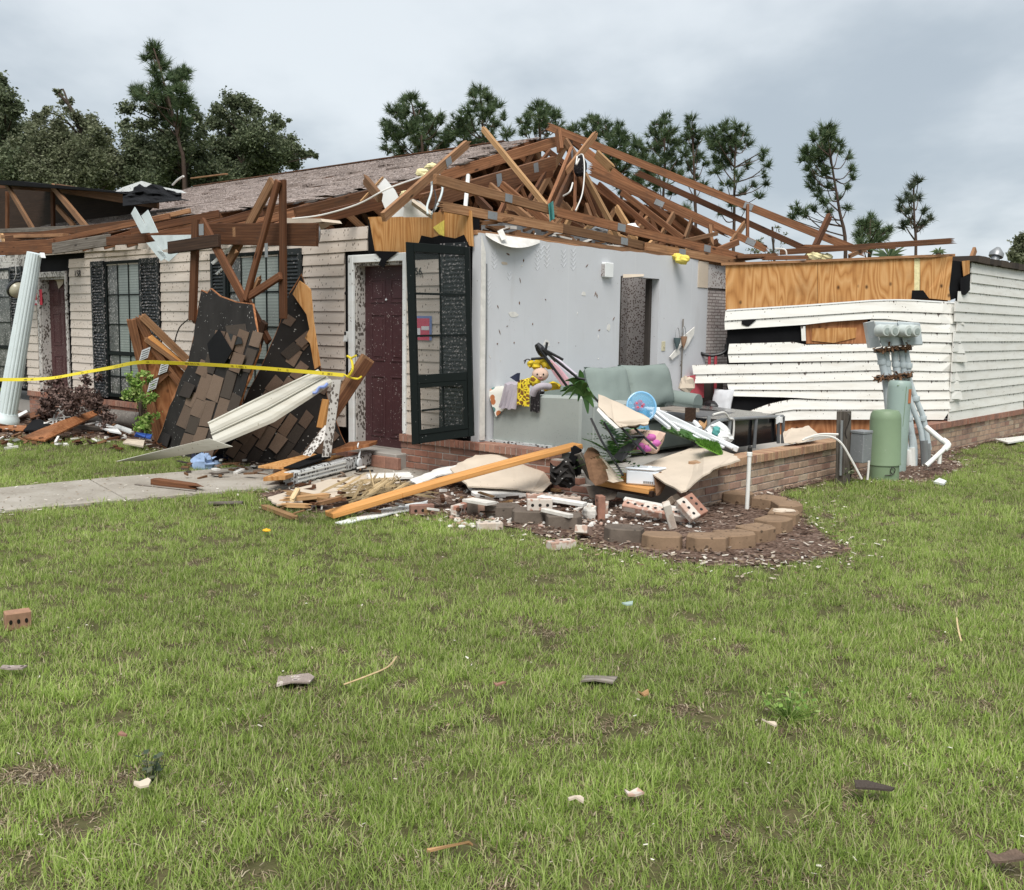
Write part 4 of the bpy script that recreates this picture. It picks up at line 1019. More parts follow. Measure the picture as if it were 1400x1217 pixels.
hpart('eave_shingles', g, 'shingle_dark', kind='stuff')
board('rafter_stub', PS(1328, 354, .1), PS(1333, 341, .1), .09, .04, 'wood_tan', house)
g = G(); g.lathe(PS(1359, 360, .3), Vector((.3, .2, 1)), [(.06, 0), (.06, .1), (.10, .10), (.10, .16), (.03, .24)], 10); hpart('roof_vent', g, 'grey_metal', smooth=True)
# ================================================================ THE ROOF
RS = math.atan(0.334); RN = Vector(ROOF_N)
RV = (V * math.cos(RS) + Z * math.sin(RS))
def Rf(a, s, h=0.0): return W(a, -0.4, 2.55) + RV * s + RN * h
RL = 5.4 / math.cos(RS)
def ras(p):
    d = Vector(p) - W(0, -0.4, 2.55); return d.dot(U), d.dot(RV)
deck_px = [(196, 309), (235, 298), (300, 291), (370, 281), (440, 272.5), (505, 259), (560, 247), (600, 233), (640, 222), (672, 211), (700, 199)]
low = [ras(PR(*p)) for p in deck_px]
a_left = 15.5
deck = [(low[-1][0], RL)] + [p for p in reversed(low)] + [(low[0][0] + .5, .75), (a_left, .9), (a_left, RL)]
def inside(p, poly):
    c = False; n = len(poly)
    for i in range(n):
        (x0, y0), (x1, y1) = poly[i], poly[(i + 1) % n]
        if (y0 > p[1]) != (y1 > p[1]) and p[0] < (x1 - x0) * (p[1] - y0) / (y1 - y0) + x0: c = not c
    return c
g = G(); g.prism([Rf(a, s, -.016) for a, s in deck], RN * .014); roof = hpart('roof', g, 'plywood_dark')
g = G(); rr = random.Random(3)
for k in range(int(RL / .14) + 1):
    s = k * .14; a = 5.0 + (k % 2) * .15 + rr.uniform(-.04, .04)
    while a < a_left:
        w = .30 + rr.uniform(-.05, .05)
        if inside((a + w / 2, s + .07), deck) and rr.random() > .012:
            h0 = .014 + rr.uniform(0, .004); s1 = min(s + .16, RL)
            lift = rr.uniform(.01, .05) if rr.random() < .02 else 0
            g.hexa([Rf(a + w - .003, s, .002), Rf(a, s, .002), Rf(a, s1, -.001), Rf(a + w - .003, s1, -.001),
                    Rf(a + w - .003, s, h0 + lift), Rf(a, s, h0 + lift), Rf(a, s1, .006), Rf(a + w - .003, s1, .006)])
        a += w
hpart('roof_shingles', g, 'shingle_roof', roof, kind='stuff', frame=frame_of(Rf(9, 0), U, RV))
# curled and lifted edge where the shingles tore
g = G()
for (x0, y0), (x1, y1) in zip(deck_px[:-1], deck_px[1:]):
    for i in range(3):
        t = (i + rr.random()) / 3; p = PR(x0 + (x1 - x0) * t, y0 + (y1 - y0) * t, .03)
        d = U * rr.uniform(.1, .24); q = -RV * rr.uniform(.05, .16) + RN * rr.uniform(-.02, .05)
        g.box(p, d, q, RN * .006)
hpart('torn_shingles', g, 'shingle_dark', roof, kind='stuff')
# the far slope still carries its deck; it closes the attic behind
RB = Vector((0, 0, 0)) + (V * math.cos(RS) - Z * math.sin(RS))
def Rb(a, s, h=0.0): return W(a, 5.0, 4.35 - .02) + RB * s + (Z + V * .334).normalized() * h
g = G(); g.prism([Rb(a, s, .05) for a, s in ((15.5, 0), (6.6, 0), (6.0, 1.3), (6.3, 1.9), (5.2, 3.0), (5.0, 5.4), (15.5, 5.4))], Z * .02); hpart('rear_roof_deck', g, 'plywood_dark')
g = G(); g.abz(AG + 1.05, 14.8, .14, 9.8, 2.38, 2.40); hpart('ceiling', g, 'drywall_tan')
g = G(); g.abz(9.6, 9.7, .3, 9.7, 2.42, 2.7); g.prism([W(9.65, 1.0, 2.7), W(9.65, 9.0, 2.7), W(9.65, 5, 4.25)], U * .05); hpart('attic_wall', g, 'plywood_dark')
# framing: every timber is a piece of its own
frame_part = hpart('roof_frame', G().beam(Rf(5.2, RL - .05, -.09), Rf(15, RL - .05, -.09), .14, .038), 'wood_dark')
def fb(name, p, q, w=.09, t=.038, mat='wood_red', **k): return board(name, p, q, w, t, mat, frame_part, **k)
mm = ['wood_red', 'wood_brown', 'wood_red', 'wood_tan']
for i in range(10):          # front-slope top chords, bottom chords and webs of the trusses
    a = 5.28 + i * .61
    fb('rafter', Rf(a, .02, -.062 - (.0 if i else .0)), Rf(a, RL - .1, -.062), .14 if i < 2 else .09, .038, mm[i % 3], bow=random.uniform(-.03, .03))
    if i < 8:
        fb('rafter', Rb(a, .1, -.05), Rb(a, 5.3, -.05), .09, .038, 'wood_brown')
        fb('ceiling_joist', W(a, .1, 2.46), W(a, 9.8, 2.46), .09, .038, 'wood_brown')
    if i < 5:
        for b0, z0, b1, z1 in ((2.0, 2.5, 1.2, 2.98), (2.0, 2.5, 2.9, 3.5), (3.7, 2.5, 2.9, 3.5), (3.7, 2.5, 5.0, 4.2), (6.3, 2.5, 5.0, 4.2), (6.3, 2.5, 7.1, 3.5), (8.0, 2.5, 7.1, 3.5)):
            fb('truss_web', W(a + .04, b0, z0), W(a + .04, b1, z1), .085, .036, mm[(i + int(b0 * 3)) % 4], up=V)
def D(x, y, d): return PD(x, y, d)
# broken hip end, timber by timber (photo column, row and how far away each end is)
T = [  # name, x0,y0,dist0, x1,y1,dist1, tall, thick, material, e0, e1
 ('hip_rafter', 745, 171.5, 15.2, 1192, 350, 15.0, .105, .04, 'wood_red', .05, .12),
 ('hip_rafter', 864, 233, 15.6, 1120, 349, 14.9, .085, .04, 'wood_brown', .08, .05),
 ('rafter', 803, 226, 15.0, 1052, 343, 14.2, .095, .04, 'wood_red', .06, .04),
 ('rafter', 803, 234, 14.7, 1000, 322, 14.4, .09, .04, 'wood_red', .05, .08),
 ('rafter', 812, 224, 15.3, 912, 276, 15.0, .09, .04, 'wood_brown', 0, .08),
 ('rafter', 795, 204, 15.2, 870, 262, 15.0, .14, .04, 'wood_red', 0, .1),
 ('truss_post', 1022, 281, 14.9, 1022, 332, 14.7, .10, .04, 'wood_brown', 0, 0),
 ('truss_web', 818, 252, 14.3, 902, 322, 13.7, .08, .038, 'wood_brown', 0, 0),
 ('truss_web', 797, 234, 13.6, 847, 327, 12.7, .075, .038, 'wood_pale', .04, 0),
 ('truss_web', 850, 263, 14.6, 934, 327, 13.9, .085, .038, 'wood_red', 0, 0),
 ('truss_web', 921, 293, 14.4, 903, 324, 14.0, .085, .038, 'wood_tan', 0, 0),
 ('truss_web', 890, 293, 14.4, 871, 317, 14.0, .085, .038, 'wood_tan', 0, 0),
 ('truss_web', 946, 300, 14.5, 936, 328, 14.2, .085, .038, 'wood_tan', 0, 0),
 ('truss_web', 970, 305, 14.5, 974, 340, 14.2, .085, .038, 'wood_tan', 0, 0),
 ('loose_stick', 982, 319, 13.9, 925, 332, 13.0, .05, .038, 'wood_tan', .03, 0),
 ('truss_web', 1020, 303, 14.6, 1000, 332, 14.2, .08, .038, 'wood_tan', .06, 0),
 ('truss_web', 1009, 331, 14.0, 972, 346, 13.4, .08, .038, 'wood_red', 0, .05),
 ('top_chord', 594, 245, 9.55, 760, 289, 11.4, .095, .04, 'wood_tan', 0, 0),
 ('top_chord', 757, 289, 11.38, 1022, 354, 13.7, .10, .04, 'wood_red', 0, .08),
 ('bottom_chord', 597, 281, 9.7, 768, 313, 11.0, .088, .04, 'wood_tan', .05, 0),
 ('bottom_chord', 766, 312, 11.02, 884, 337, 12.2, .092, .04, 'wood_tan', 0, 0),
 ('bottom_chord', 883, 337, 12.16, 1010, 359, 13.5, .095, .04, 'wood_tan', 0, .08),
 ('wall_plate', 648, 318, 9.98, 850, 347, 11.9, .045, .09, 'wood_tan', 0, 0),
 ('wall_plate', 700, 320, 10.5, 990, 362, 13.4, .045, .09, 'wood_tan', 0, .05),
 ('king_post', 763, 178, 14.9, 766, 206, 14.8, .15, .05, 'wood_red', 0, 0),
 ('truss_web', 783, 205, 14.2, 749, 288, 12.6, .15, .04, 'wood_red', .05, .04),
 ('truss_web', 781, 236, 13.9, 757, 290, 12.3, .13, .04, 'wood_red', 0, 0),
 ('truss_web', 817, 180, 14.2, 773, 237, 13.6, .085, .04, 'wood_tan', .06, 0),
 ('truss_web', 787, 226, 14.0, 785.5, 292, 12.9, .09, .04, 'wood_brown', 0, 0),
 ('truss_web', 773, 192, 14.6, 789, 216, 14.3, .085, .04, 'wood_tan', 0, 0),
 ('truss_web', 788, 216, 14.7, 826, 300, 13.6, .09, .04, 'wood_brown', 0, 0),
 ('truss_web', 801, 283, 13.3, 808, 303, 13.0, .12, .04, 'wood_tan', 0, 0),
 ('loose_stick', 657, 172, 12.2, 748, 283, 11.3, .055, .045, 'wood_pale', .05, .04),
 ('loose_stick', 643, 193, 11.2, 524, 297, 9.5, .085, .04, 'wood_tan', .08, 0),
 ('loose_stick', 497, 243, 10.2, 520, 271, 9.8, .085, .04, 'wood_tan', .05, 0),
 ('loose_stick', 525, 241, 10.4, 493, 276, 9.9, .02, .012, 'wood_pale', .03, 0),
 ('truss_chord', 577, 277, 10.9, 760, 222, 13.8, .17, .06, 'wood_red', 0, .05),
 ('truss_chord', 600, 270, 11.2, 757, 236, 13.7, .10, .05, 'wood_brown', 0, .05),
 ('rafter', 404, 292, 10.9, 590, 246, 12.8, .12, .04, 'wood_red', 0, .05),
 ('rafter', 440, 297, 10.6, 600, 257, 12.4, .12, .04, 'wood_brown', 0, .05),
 ('truss_web', 652, 270, 11.7, 674, 293, 11.0, .085, .038, 'wood_brown', 0, 0),
 ('truss_web', 670, 254, 12.0, 726, 302, 11.3, .08, .038, 'wood_tan', 0, 0),
 ('truss_web', 682, 249, 12.2, 760, 314, 11.6, .085, .038, 'wood_red', .04, 0),
 ('truss_web', 752, 206, 13.9, 701, 268, 12.6, .05, .038, 'wood_brown', 0, 0),
 ('truss_web', 748, 232, 13.6, 722, 275, 12.4, .05, .038, 'wood_brown', 0, 0),
 ('truss_web', 740, 283, 12.2, 762, 320, 11.6, .085, .038, 'wood_tan', 0, 0),
 ('truss_web', 690, 278, 11.6, 680, 300, 11.1, .085, .038, 'wood_brown', 0, 0),
 ('truss_web', 720, 300, 11.4, 690, 290, 11.8, .07, .038, 'wood_brown', 0, 0),
 ('hip_stub', 816, 211, 14.2, 840, 234, 13.8, .11, .04, 'wood_pale', 0, 0),
 ('loose_stick', 1066, 345, 13.5, 1309, 329, 12.9, .07, .05, 'wood_red', 0, .06),
 ('loose_stick', 1136, 291, 14.6, 1114, 338, 14.2, .10, .05, 'wood_brown', .06, 0),
 ('loose_stick', 1000, 351, 13.3, 1066, 349, 13.4, .05, .08, 'wood_red', .05, .05),
 ('loose_stick', 1092, 336, 13.6, 1230, 339, 13.7, .03, .05, 'wood_red', .05, .05),
 ('loose_stick', 1160, 351, 13.5, 1192, 336, 14.0, .05, .04, 'wood_tan', .02, .04),
 ('loose_stick', 960, 362, 13.3, 1062, 349, 13.5, .04, .09, 'wood_tan', .05, .05),
 ('loose_stick', 1040, 353, 13.1, 1110, 352, 13.2, .05, .1, 'wood_red', .03, .05),
]
rr = random.Random(41)
for i in range(26):     # more webs and split pieces tangled under the hip
    x0 = rr.uniform(690, 960); yb = 300 + (x0 - 690) * .17; dd_ = 11.6 + (x0 - 690) * .0092 + rr.uniform(.2, 1.6); L_ = rr.uniform(22, 62); ang_ = rr.choice((-1, 1)) * rr.uniform(.5, 1.25)
    if x0 > 880: L_ *= .6
    T.append(('truss_web', x0, yb + rr.uniform(-4, 8), dd_, x0 + L_ * math.sin(ang_), yb - L_ * math.cos(ang_), dd_ + rr.uniform(.1, .7), rr.choice((.04, .065, .085)), .036, rr.choice(('wood_tan', 'wood_red', 'wood_brown', 'wood_tan', 'wood_pale')), .03, rr.uniform(.03, .10)))
for n_, x0, y0, d0, x1, y1, d1_, w_, t_, mt, e0, e1 in T:
    if not (e0 or e1) and (x0 * 7 + x1) % 3 == 0: e1 = .07
    fb(n_, D(x0, y0, d0), D(x1, y1, d1_), w_, t_, mt, e0=e0 * 1.5, e1=e1 * 1.5)
# steel connector plates pressed into the faces of some joints
for k_, t_ in ((0, .62), (2, .9), (3, .5), (17, .55), (18, .3), (18, .75), (19, .4), (20, .7), (21, .35), (36, .5), (36, .8), (33, .3), (25, .1), (38, .6)):
    n_, x0, y0, d0, x1, y1, d1_, w_, th_ = T[k_][:9]; p, q = D(x0, y0, d0), D(x1, y1, d1_); c = p.lerp(q, t_); ax_ = (q - p).normalized(); e_ = (EYE - c).normalized(); e_ = (e_ - ax_ * e_.dot(ax_)).normalized(); up_ = ax_.cross(e_)
    y_ = Z.cross(ax_).normalized(); off = y_ * (th_ / 2 + .002) * (1 if y_.dot(e_) > 0 else -1); zz_ = ax_.cross(y_)
    g = G(); g.box(c + off - ax_ * .06 - zz_ * w_ * .42, ax_ * .13, zz_ * w_ * .84, off.normalized() * .003); put('nail_plate', g, 'grey_metal', frame_part)
# debris lying on the wall plate
g = G(); rr = random.Random(11)
for i in range(90):
    x = rr.uniform(650, 960); y = 305 + (x - 650) * .145 + rr.uniform(-6, 10); p = D(x, y, 10.1 + (x - 650) * .0105 + rr.uniform(0, .3))
    g.cur = rr.choice((0, 0, 1, 2)); g.beam(p, p + Vector((rr.uniform(-.2, .2), rr.uniform(-.2, .2), rr.uniform(-.03, .05))), rr.uniform(.01, .04), rr.uniform(.02, .06))
hpart('attic_debris', g, ['wood_tan', 'drywall_edge', 'insulation_brown'], kind='stuff')
g = G(); g.abz(AG + .7, AG + 1.1, 1.2, 3.0, 2.42, 2.66); hpart('air_duct', g, 'grey_metal')
g = G(); g.tube([D(636, 286, 10.6), D(640, 240, 11.2)], .022, 8); hpart('vent_pipe', g, 'pvc_white')
def scrap(name, pts, d, mat, th=.012, parent=house, **k):
    g = G(); g.prism([D(x, y, dd) for (x, y), dd in zip(pts, d if isinstance(d, (list, tuple)) else [d] * len(pts))], Vector((.1, 1, .1)).normalized() * th); return put(name, g, mat, parent, **k)
scrap('ceiling_panel', [(515, 257), (526, 243.5), (540, 260), (552, 284), (557, 296), (531, 297)], 10.15, 'sheet_white')
scrap('ceiling_panel', [(553, 280), (560, 270), (575, 276), (592, 291), (590, 297), (551, 297)], 10.1, 'drywall_edge')
g = G(); g.sheet(lambda u, v: D(563 + 28 * u, 271 + 20 * u + 9 * v, 10.0 - .08 * math.sin(v * 3)), 6, 4, .005); put('curled_vinyl', g, 'drywall_tan', house, smooth=True)
for pts, rad, mt in (([(400, 299, 10.2), (440, 294, 10.1), (490, 279, 9.9), (530, 258, 9.8), (575, 242, 10.4)], .008, 'cable_white'),
                     ([(590, 245, 10.6), (590, 262, 10.2), (584, 282, 10.0), (585, 293, 9.9)], .011, 'clear_panel'), ([(600, 237, 10.8), (605, 258, 10.3), (598, 280, 10.1), (590, 292, 9.9)], .011, 'clear_panel'),
                     ([(594, 260, 10.2), (596, 275, 10.0), (592, 290, 9.9)], .008, 'wire_dark'),
                     ([(789, 214, 13.4), (797, 212, 13.3), (799, 235, 13.0), (796, 265, 12.5), (787, 288, 12.2)], .008, 'cable_white'), ([(770, 268, 12.5), (779, 262, 12.4), (783, 250, 12.6)], .010, 'cable_white'),
                     ([(789, 214, 13.4), (788, 225, 13.2), (792, 217, 13.2)], .010, 'cable_white'), ([(1060, 340, 13.3), (1074, 342, 13.2), (1075, 356, 13.2)], .010, 'cable_white')):
    g = G(); g.tube(crv([D(*p) for p in pts], 5), rad, 6); put('hanging_cable', g, mt, house, smooth=True)
for x, y, d, r_, mt in ((591, 228, 10.7, .05, 'foam_pale'), (577, 236, 10.6, .05, 'foam_pale'), (583, 241, 10.5, .045, 'foam_pale'), (554, 265, 10.0, .04, 'foam_pale'), (933, 355, 12.4, .07, 'foam_yellow'), (925, 351, 12.45, .05, 'foam_yellow'), (937, 352, 12.4, .04, 'foam_yellow'), (1112, 351, 13.4, .09, 'foam_pale'), (1128, 352, 13.4, .07, 'foam_pale'), (864, 312, 13, .07, 'sheet_white'), (820, 315, 12.4, .08, 'grey_metal')):
    g = G(); g.blob(D(x, y, d), (r_ * 1.3, r_, r_ * .8), .5, 4, int(x)); put('insulation_tuft', g, mt, house)
g = G(); g.sheet(lambda u, v: D(750 + 6 * u + 2 * v, 279 + 24 * v - 4 * u, 11.2 + .05 * math.sin(u * 6)), 6, 6, .006); put('snagged_rag', g, 'teal_cloth', None, smooth=True, label='teal rag snagged on the long roof timber above the grey wall', cat='rag')
g = G(); g.blob(D(793, 227, 13.5), (.08, .06, .14), .3, 3, 4); put('dark_bag', g, 'cloth_black', None, label='black bag caught among the broken rafters under the ridge peak', cat='bag')

# ---- wrecked eave and porch roof at the left
aEL = 15.0
for (x0, y0, b0), (x1, y1, b1), w_, t_, mt in (((0, 340, -.55), (74, 337, -.55), .20, .04, 'wood_brown'), ((73, 340, -.6), (150, 328, -.6), .15, .04, 'wood_grey'), ((147, 330, -.62), (200, 326, -.62), .11, .04, 'wood_brown'),
      ((6, 324, -.3), (90, 322, -.3), .05, .1, 'wood_tan'), ((8, 327, -.35), (182, 305, -.1), .09, .04, 'wood_red'), ((66, 331, -.5), (232, 296, 0), .07, .04, 'wood_red'), ((110, 322, -.2), (260, 288, .4), .06, .04, 'wood_tan'),
      ((180, 318, -.4), (300, 292, .2), .09, .04, 'wood_brown'), ((230, 322, -.5), (360, 291, .2), .08, .04, 'wood_brown'), ((300, 316, -.3), (430, 286, .5), .08, .04, 'wood_red'), ((-30, 336, -.4), (100, 330, -.4), .08, .05, 'wood_brown'),
      ((200, 325, -.55), (300, 312, -.45), .09, .04, 'wood_brown'), ((0, 316, .3), (120, 311, .3), .07, .04, 'wood_grey')):
    fb('eave_board', PF(x0, y0, b0), PF(x1, y1, b1), w_, t_, mt)
g = G(); g.beam(PF(124, 339, -.2), PF(201, 335, -.2), .10, .02); put('fascia_strip', g, 'siding_beige', house)
# inside of the torn-open porch roof: attic shade put into the deck's dark colour, trusses in front
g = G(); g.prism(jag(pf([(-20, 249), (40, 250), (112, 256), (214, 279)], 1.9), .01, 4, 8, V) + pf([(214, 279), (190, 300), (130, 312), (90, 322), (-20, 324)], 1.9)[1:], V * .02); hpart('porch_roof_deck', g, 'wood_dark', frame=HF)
for (x0, y0, b0), (x1, y1, b1), w_, mt in (((8.5, 251, 1.0), (47, 317, .6), .10, 'wood_tan'), ((72, 255, 1.0), (119, 312, .6), .11, 'wood_tan'), ((10, 262, 1.4), (10, 316, 1.4), .09, 'wood_brown'), ((72, 262, 1.4), (73, 320, 1.4), .10, 'wood_brown'), ((78, 283, 1.3), (102, 310, 1.2), .09, 'wood_tan'),
      ((0, 318, .5), (12, 341, .2), .10, 'wood_pale'), ((78, 257, 1.2), (216, 279, 1.0), .14, 'wood_tan'), ((-20, 252, 1.2), (80, 258, 1.2), .12, 'wood_brown'), ((-20, 320, 1.0), (120, 316, 1.0), .10, 'wood_brown')):
    fb('truss_web' if y1 > y0 + 15 else 'truss_chord', PF(x0, y0, b0), PF(x1, y1, b1), w_, .045, mt)
g = G(); g.prism(pf([(-20, 246), (25, 247), (45, 250), (112, 256), (160, 262), (170, 265), (112, 259.5), (-20, 251)], .8), V * 1.15); hpart('roof_edge', g, 'felt_plain')  # torn edge, deepened into a cover to shade the deck
g = G()
def fold(u, v):
    x = 168 + 80 * u; y = 258 + 6 * math.sin(u * 2.6) * (1 - v) - 12 * math.sin(math.pi * min(1, u * 1.1)) * (1 - v) + 24 * v * (1 - .35 * u)
    return PF(x, y, 1.0 - .5 * v + .2 * noise.noise(Vector((u * 5, v * 4, 0))))
g.sheet(fold, 14, 8, .01); hpart('torn_membrane', g, 'felt_plain', smooth=False)
scrap2 = lambda n, l, b, mt: hpart(n, G().prism(pf(l, b), V * .012), mt)
scrap2('white_flashing', [(157, 262), (168, 256), (193, 247.5), (207, 251.5), (196, 258), (176, 262)], .9, 'trim_white')
scrap2('white_flashing', [(223, 256), (246, 260), (254, 264), (232, 263.5)], .9, 'trim_white')
g = G(); g.tube(crv([PF(236, 253, 1.2), PF(243, 246, 1.2), PF(251, 241, 1.2)], 4), .016, 6); hpart('loose_cable', g, 'cable_white')
board('ridge_board', PR(262, 244, .1), PR(310, 238, .12), .03, .06, 'wood_tan', house)
# shredded translucent gutter guard caught on the eave
g = G()
for l in ([(179, 292), (184, 283), (205, 318), (193, 319)], [(193, 295), (202, 287), (216, 318), (205, 319)], [(206, 322), (262, 321), (262, 333), (244, 337), (222, 342)], [(200, 332), (212, 330), (228, 352), (220, 357)], [(214, 343), (232, 346), (246, 344), (231, 357.5), (226, 355)]):
    g.prism(pf(l, -.75), V * .006)
hpart('torn_plastic_panel', g, 'clear_panel')
# ================================================================ THINGS LYING AND STANDING ABOUT
def single(name, g, mat, label, cat, group=None, **k): return put(name, g, mat, None, label=label, cat=cat, group=group, **k)
# ---- broken truss standing on end in front of the middle window
tr = thing('fallen_truss', 'dark brown broken roof truss standing on end before the middle window', 'roof truss', PF(330, 470, -.9))
def tb(n, x0, y0, x1, y1, w, b0=-.9, b1=None, mat='wood_brown', t=.04, up=U, **k): return board(n, PF(x0, y0, b0), PF(x1, y1, b0 if b1 is None else b1), w, t, mat, tr, up=up, **k)
tb('truss_post', 268, 300, 263, 444, .115, -.90, e1=.05)
tb('header_beam', 285, 320, 434, 321, .225, -.82, up=Z)
tb('header_beam', 231, 339, 300, 329, .135, -.98, up=Z, mat='wood_dark')
tb('truss_post', 386.5, 246, 387.5, 436, .085, -.93)
tb('truss_web', 276, 302, 335, 412, .10, -.96)
tb('truss_web', 373, 247, 307, 370, .11, -.74, mat='wood_tan')
tb('truss_web', 380.5, 247, 336, 410, .075, -.98)
tb('truss_web', 341, 405, 384, 377, .075, -.97)
tb('truss_web', 333, 400, 368, 468, .085, -.86, -.8)
tb('truss_web', 362, 440, 349, 488, .085, -.83, -.8, mat='wood_dark')
tb('splinter', 348, 396, 357, 376, .04, -.94, e1=.05, mat='wood_tan')
g = G(); g.prism(pf([(320, 347), (325, 345), (322, 341)], -.97), V * .01); g.box(PF(318, 324, -.95), X * .05, V * .002, Z * .10); put('nail_plate', g, 'wood_tan', tr)
g = G(); g.box(PF(272, 322, -.99), X * .09, V * .004, Z * .12); put('nail_plate', g, 'grey_metal', tr)
g = G(); g.box(PF(362, 352, -1.0), X * .05, V * .004, Z * .14); put('nail_plate', g, 'grey_metal', tr)
for l in ([(288, 359), (318, 334), (320, 338), (291, 362)], [(294, 374), (306, 363), (307, 366), (297, 376)]):
    g = G(); g.prism(pf(l, -.7), V * .01); put('white_strip', g, 'trim_white', tr)
g = G(); g.prism(pf([(389, 298), (438, 299), (441, 303), (425, 305), (419, 309), (404, 315), (391, 308)], -.6), V * .25); sof = single('soffit_scrap', g, 'drywall_tan', 'torn piece of pale soffit board hanging at the eave over the middle window', 'soffit board')
g = G(); g.tube(crv(pf([(433, 306), (437, 316), (435, 329), (428, 334), (400, 332)], -.65), 4), .012, 5); put('trim_edge', g, 'grey_metal', sof)

# ---- two slabs of porch roof, tar paper and shingles still on them
def plane3(p, q, r): return Vector(p), (Vector(q) - Vector(p)).cross(Vector(r) - Vector(p)).normalized()
def slab(name, label, P0, outline, strips, deckmat, group):
    p0, n = P0
    if n.dot(EYE - p0) < 0: n = -n
    on = lambda x, y, h=0.0: hit(x, y, p0 + n * h, n)
    t = thing(name, label, 'roof section', on(*outline[0]), group)
    cen = sum((on(*o) for o in outline), Vector()) / len(outline)
    fr = frame_of(cen, on(outline[1][0], outline[1][1]) - on(outline[0][0], outline[0][1]), n.cross(X))
    g = G(); g.prism([on(*o, -.005) for o in jagpx(outline)], -n * .02); put('deck', g, deckmat, t)
    g = G(); g.prism([on(*o, .004) for o in jagpx([(cx + (x - cx) * .985, cy + (y - cy) * .985) for cx, cy in [(sum(o[0] for o in outline) / len(outline), sum(o[1] for o in outline) / len(outline))] for x, y in outline], 2)], -n * .007); put('tar_paper', g, 'felt_black', t)
    rr = random.Random(len(label))
    for st in strips:
        (x0, y0), (x1, y1), wpx, miss, lpx = st
        d = Vector((x1 - x0, y1 - y0)); L = d.length; d /= L; nn = Vector((-d.y, d.x)); s = rr.uniform(-.5, 0) * lpx
        while s < L - 2:
            l = lpx * rr.uniform(.75, 1.3); e = min(s + l, L); s0 = max(s, 0)
            if e - s0 > lpx * .3 and rr.random() > miss:
                j = rr.uniform(-.6, .6); w0 = wpx * rr.uniform(.92, 1.08); sk = rr.uniform(-1.5, 1.5)
                c = [Vector((x0, y0)) + d * s0 + nn * j, Vector((x0, y0)) + d * (e - 1.0) + nn * j, Vector((x0, y0)) + d * (e - 1.0 + sk) + nn * (j + w0), Vector((x0, y0)) + d * (s0 + sk) + nn * (j + w0)]
                if all(inside((q.x, q.y), outline) for q in (sum(c, Vector((0, 0))) / 4,)):
                    g = G(); h0 = rr.uniform(.004, .008); cur = rr.uniform(0, .03) if rr.random() < .3 else 0
                    b_ = [on(q.x + rr.uniform(-1.1, 1.1), q.y + rr.uniform(-1.1, 1.1), h0 + (cur if i in (2, 3) else 0) + rr.uniform(0, .006)) for i, q in enumerate(c)]
                    g.hexa([p - n * .001 for p in b_] + [p + n * rr.uniform(.003, .006) for p in b_])
                    put('shingle', g, 'shingle_brown' if rr.random() > (.22 if 'wide' in label else .48) else 'shingle_dark', t)
            s = e + rr.uniform(0, 1.5)
    return t, on, n
def jagpx(o, seed=1):
    rr = random.Random(seed + int(o[0][0])); r = []
    for i in range(len(o)):
        (x0, y0), (x1, y1) = o[i], o[(i + 1) % len(o)]; k = max(1, int(math.hypot(x1 - x0, y1 - y0) / 14))
        for j in range(k): r.append((x0 + (x1 - x0) * j / k + (rr.uniform(-1.6, 1.6) if j else 0), y0 + (y1 - y0) * j / k + (rr.uniform(-1.6, 1.6) if j else 0)))
    return r
outR = [(412, 374), (420, 396), (426, 430), (433, 470), (440, 515), (452, 560), (474, 610), (430, 628), (366, 638), (300, 634), (282, 628), (310, 590), (335, 545), (362, 490), (383, 440), (396, 400)]
stripsR = [((340, 566), (410, 462), 14, .15, 26), ((354, 574), (418, 480), 14, .12, 27), ((330, 600), (372, 535), 13, .2, 26), ((300, 632), (350, 560), 13, .15, 26), ((316, 634), (362, 562), 13, .25, 27),
           ((332, 636), (380, 560), 14, .1, 28), ((348, 638), (400, 562), 14, .15, 28), ((364, 640), (420, 560), 14, .2, 27), ((382, 638), (434, 568), 14, .3, 27), ((400, 634), (448, 575), 14, .35, 27), ((418, 628), (455, 585), 14, .5, 24), ((384, 482), (424, 448), 14, .2, 28), ((386, 440), (416, 402), 13, .75, 22), ((420, 560), (440, 520), 13, .6, 24)]
slab('roof_slab', 'wide slab of porch roof with brown shingles lying back towards the maroon door', plane3(PZ(290, 630, .03), PZ(470, 628, .05), PF(412, 374, -.65)), outR, stripsR, 'plywood_red', 'slabs of fallen porch roof')
outL = [(275, 396), (283, 400), (288, 394), (300, 404), (322, 412), (345, 415), (349, 440), (355, 478), (346, 500), (330, 545), (318, 580), (305, 604), (290, 622), (268, 634), (240, 622), (213, 606), (226, 572), (242, 530), (256, 500), (264, 462)]
stripsL = [((216, 606), (258, 512), 13, .35, 25), ((230, 610), (276, 490), 14, .25, 27), ((245, 614), (296, 450), 15, .2, 29), ((260, 618), (314, 440), 15, .25, 29), ((276, 622), (332, 440), 15, .2, 29), ((293, 618), (346, 452), 14, .3, 28), ((306, 610), (350, 500), 12, .5, 26), ((308, 446), (340, 441), 16, 0, 26), ((266, 470), (280, 405), 12, .8, 24)]
tL, onL, nL = slab('roof_slab', 'tall slab of porch roof standing upright with black tar paper and few shingles', plane3(PZ(213, 607, .03), PZ(290, 636, .03), PF(300, 404, -1.05)), outL, stripsL, 'plywood_red', 'slabs of fallen porch roof')
g = G(); g.prism([onL(*p, .035) for p in [(284, 470), (300, 450), (318, 480), (306, 500), (288, 496)]], nL * .006); put('tar_paper', g, 'felt_plain', tL)
g = G(); g.prism([onL(*p, .025) for p in [(312, 455), (330, 462), (332, 470), (318, 472)]], nL * .004); put('hole_patch', g, 'ink_black', tL)  # black patch laid on the felt for the dark of a hole
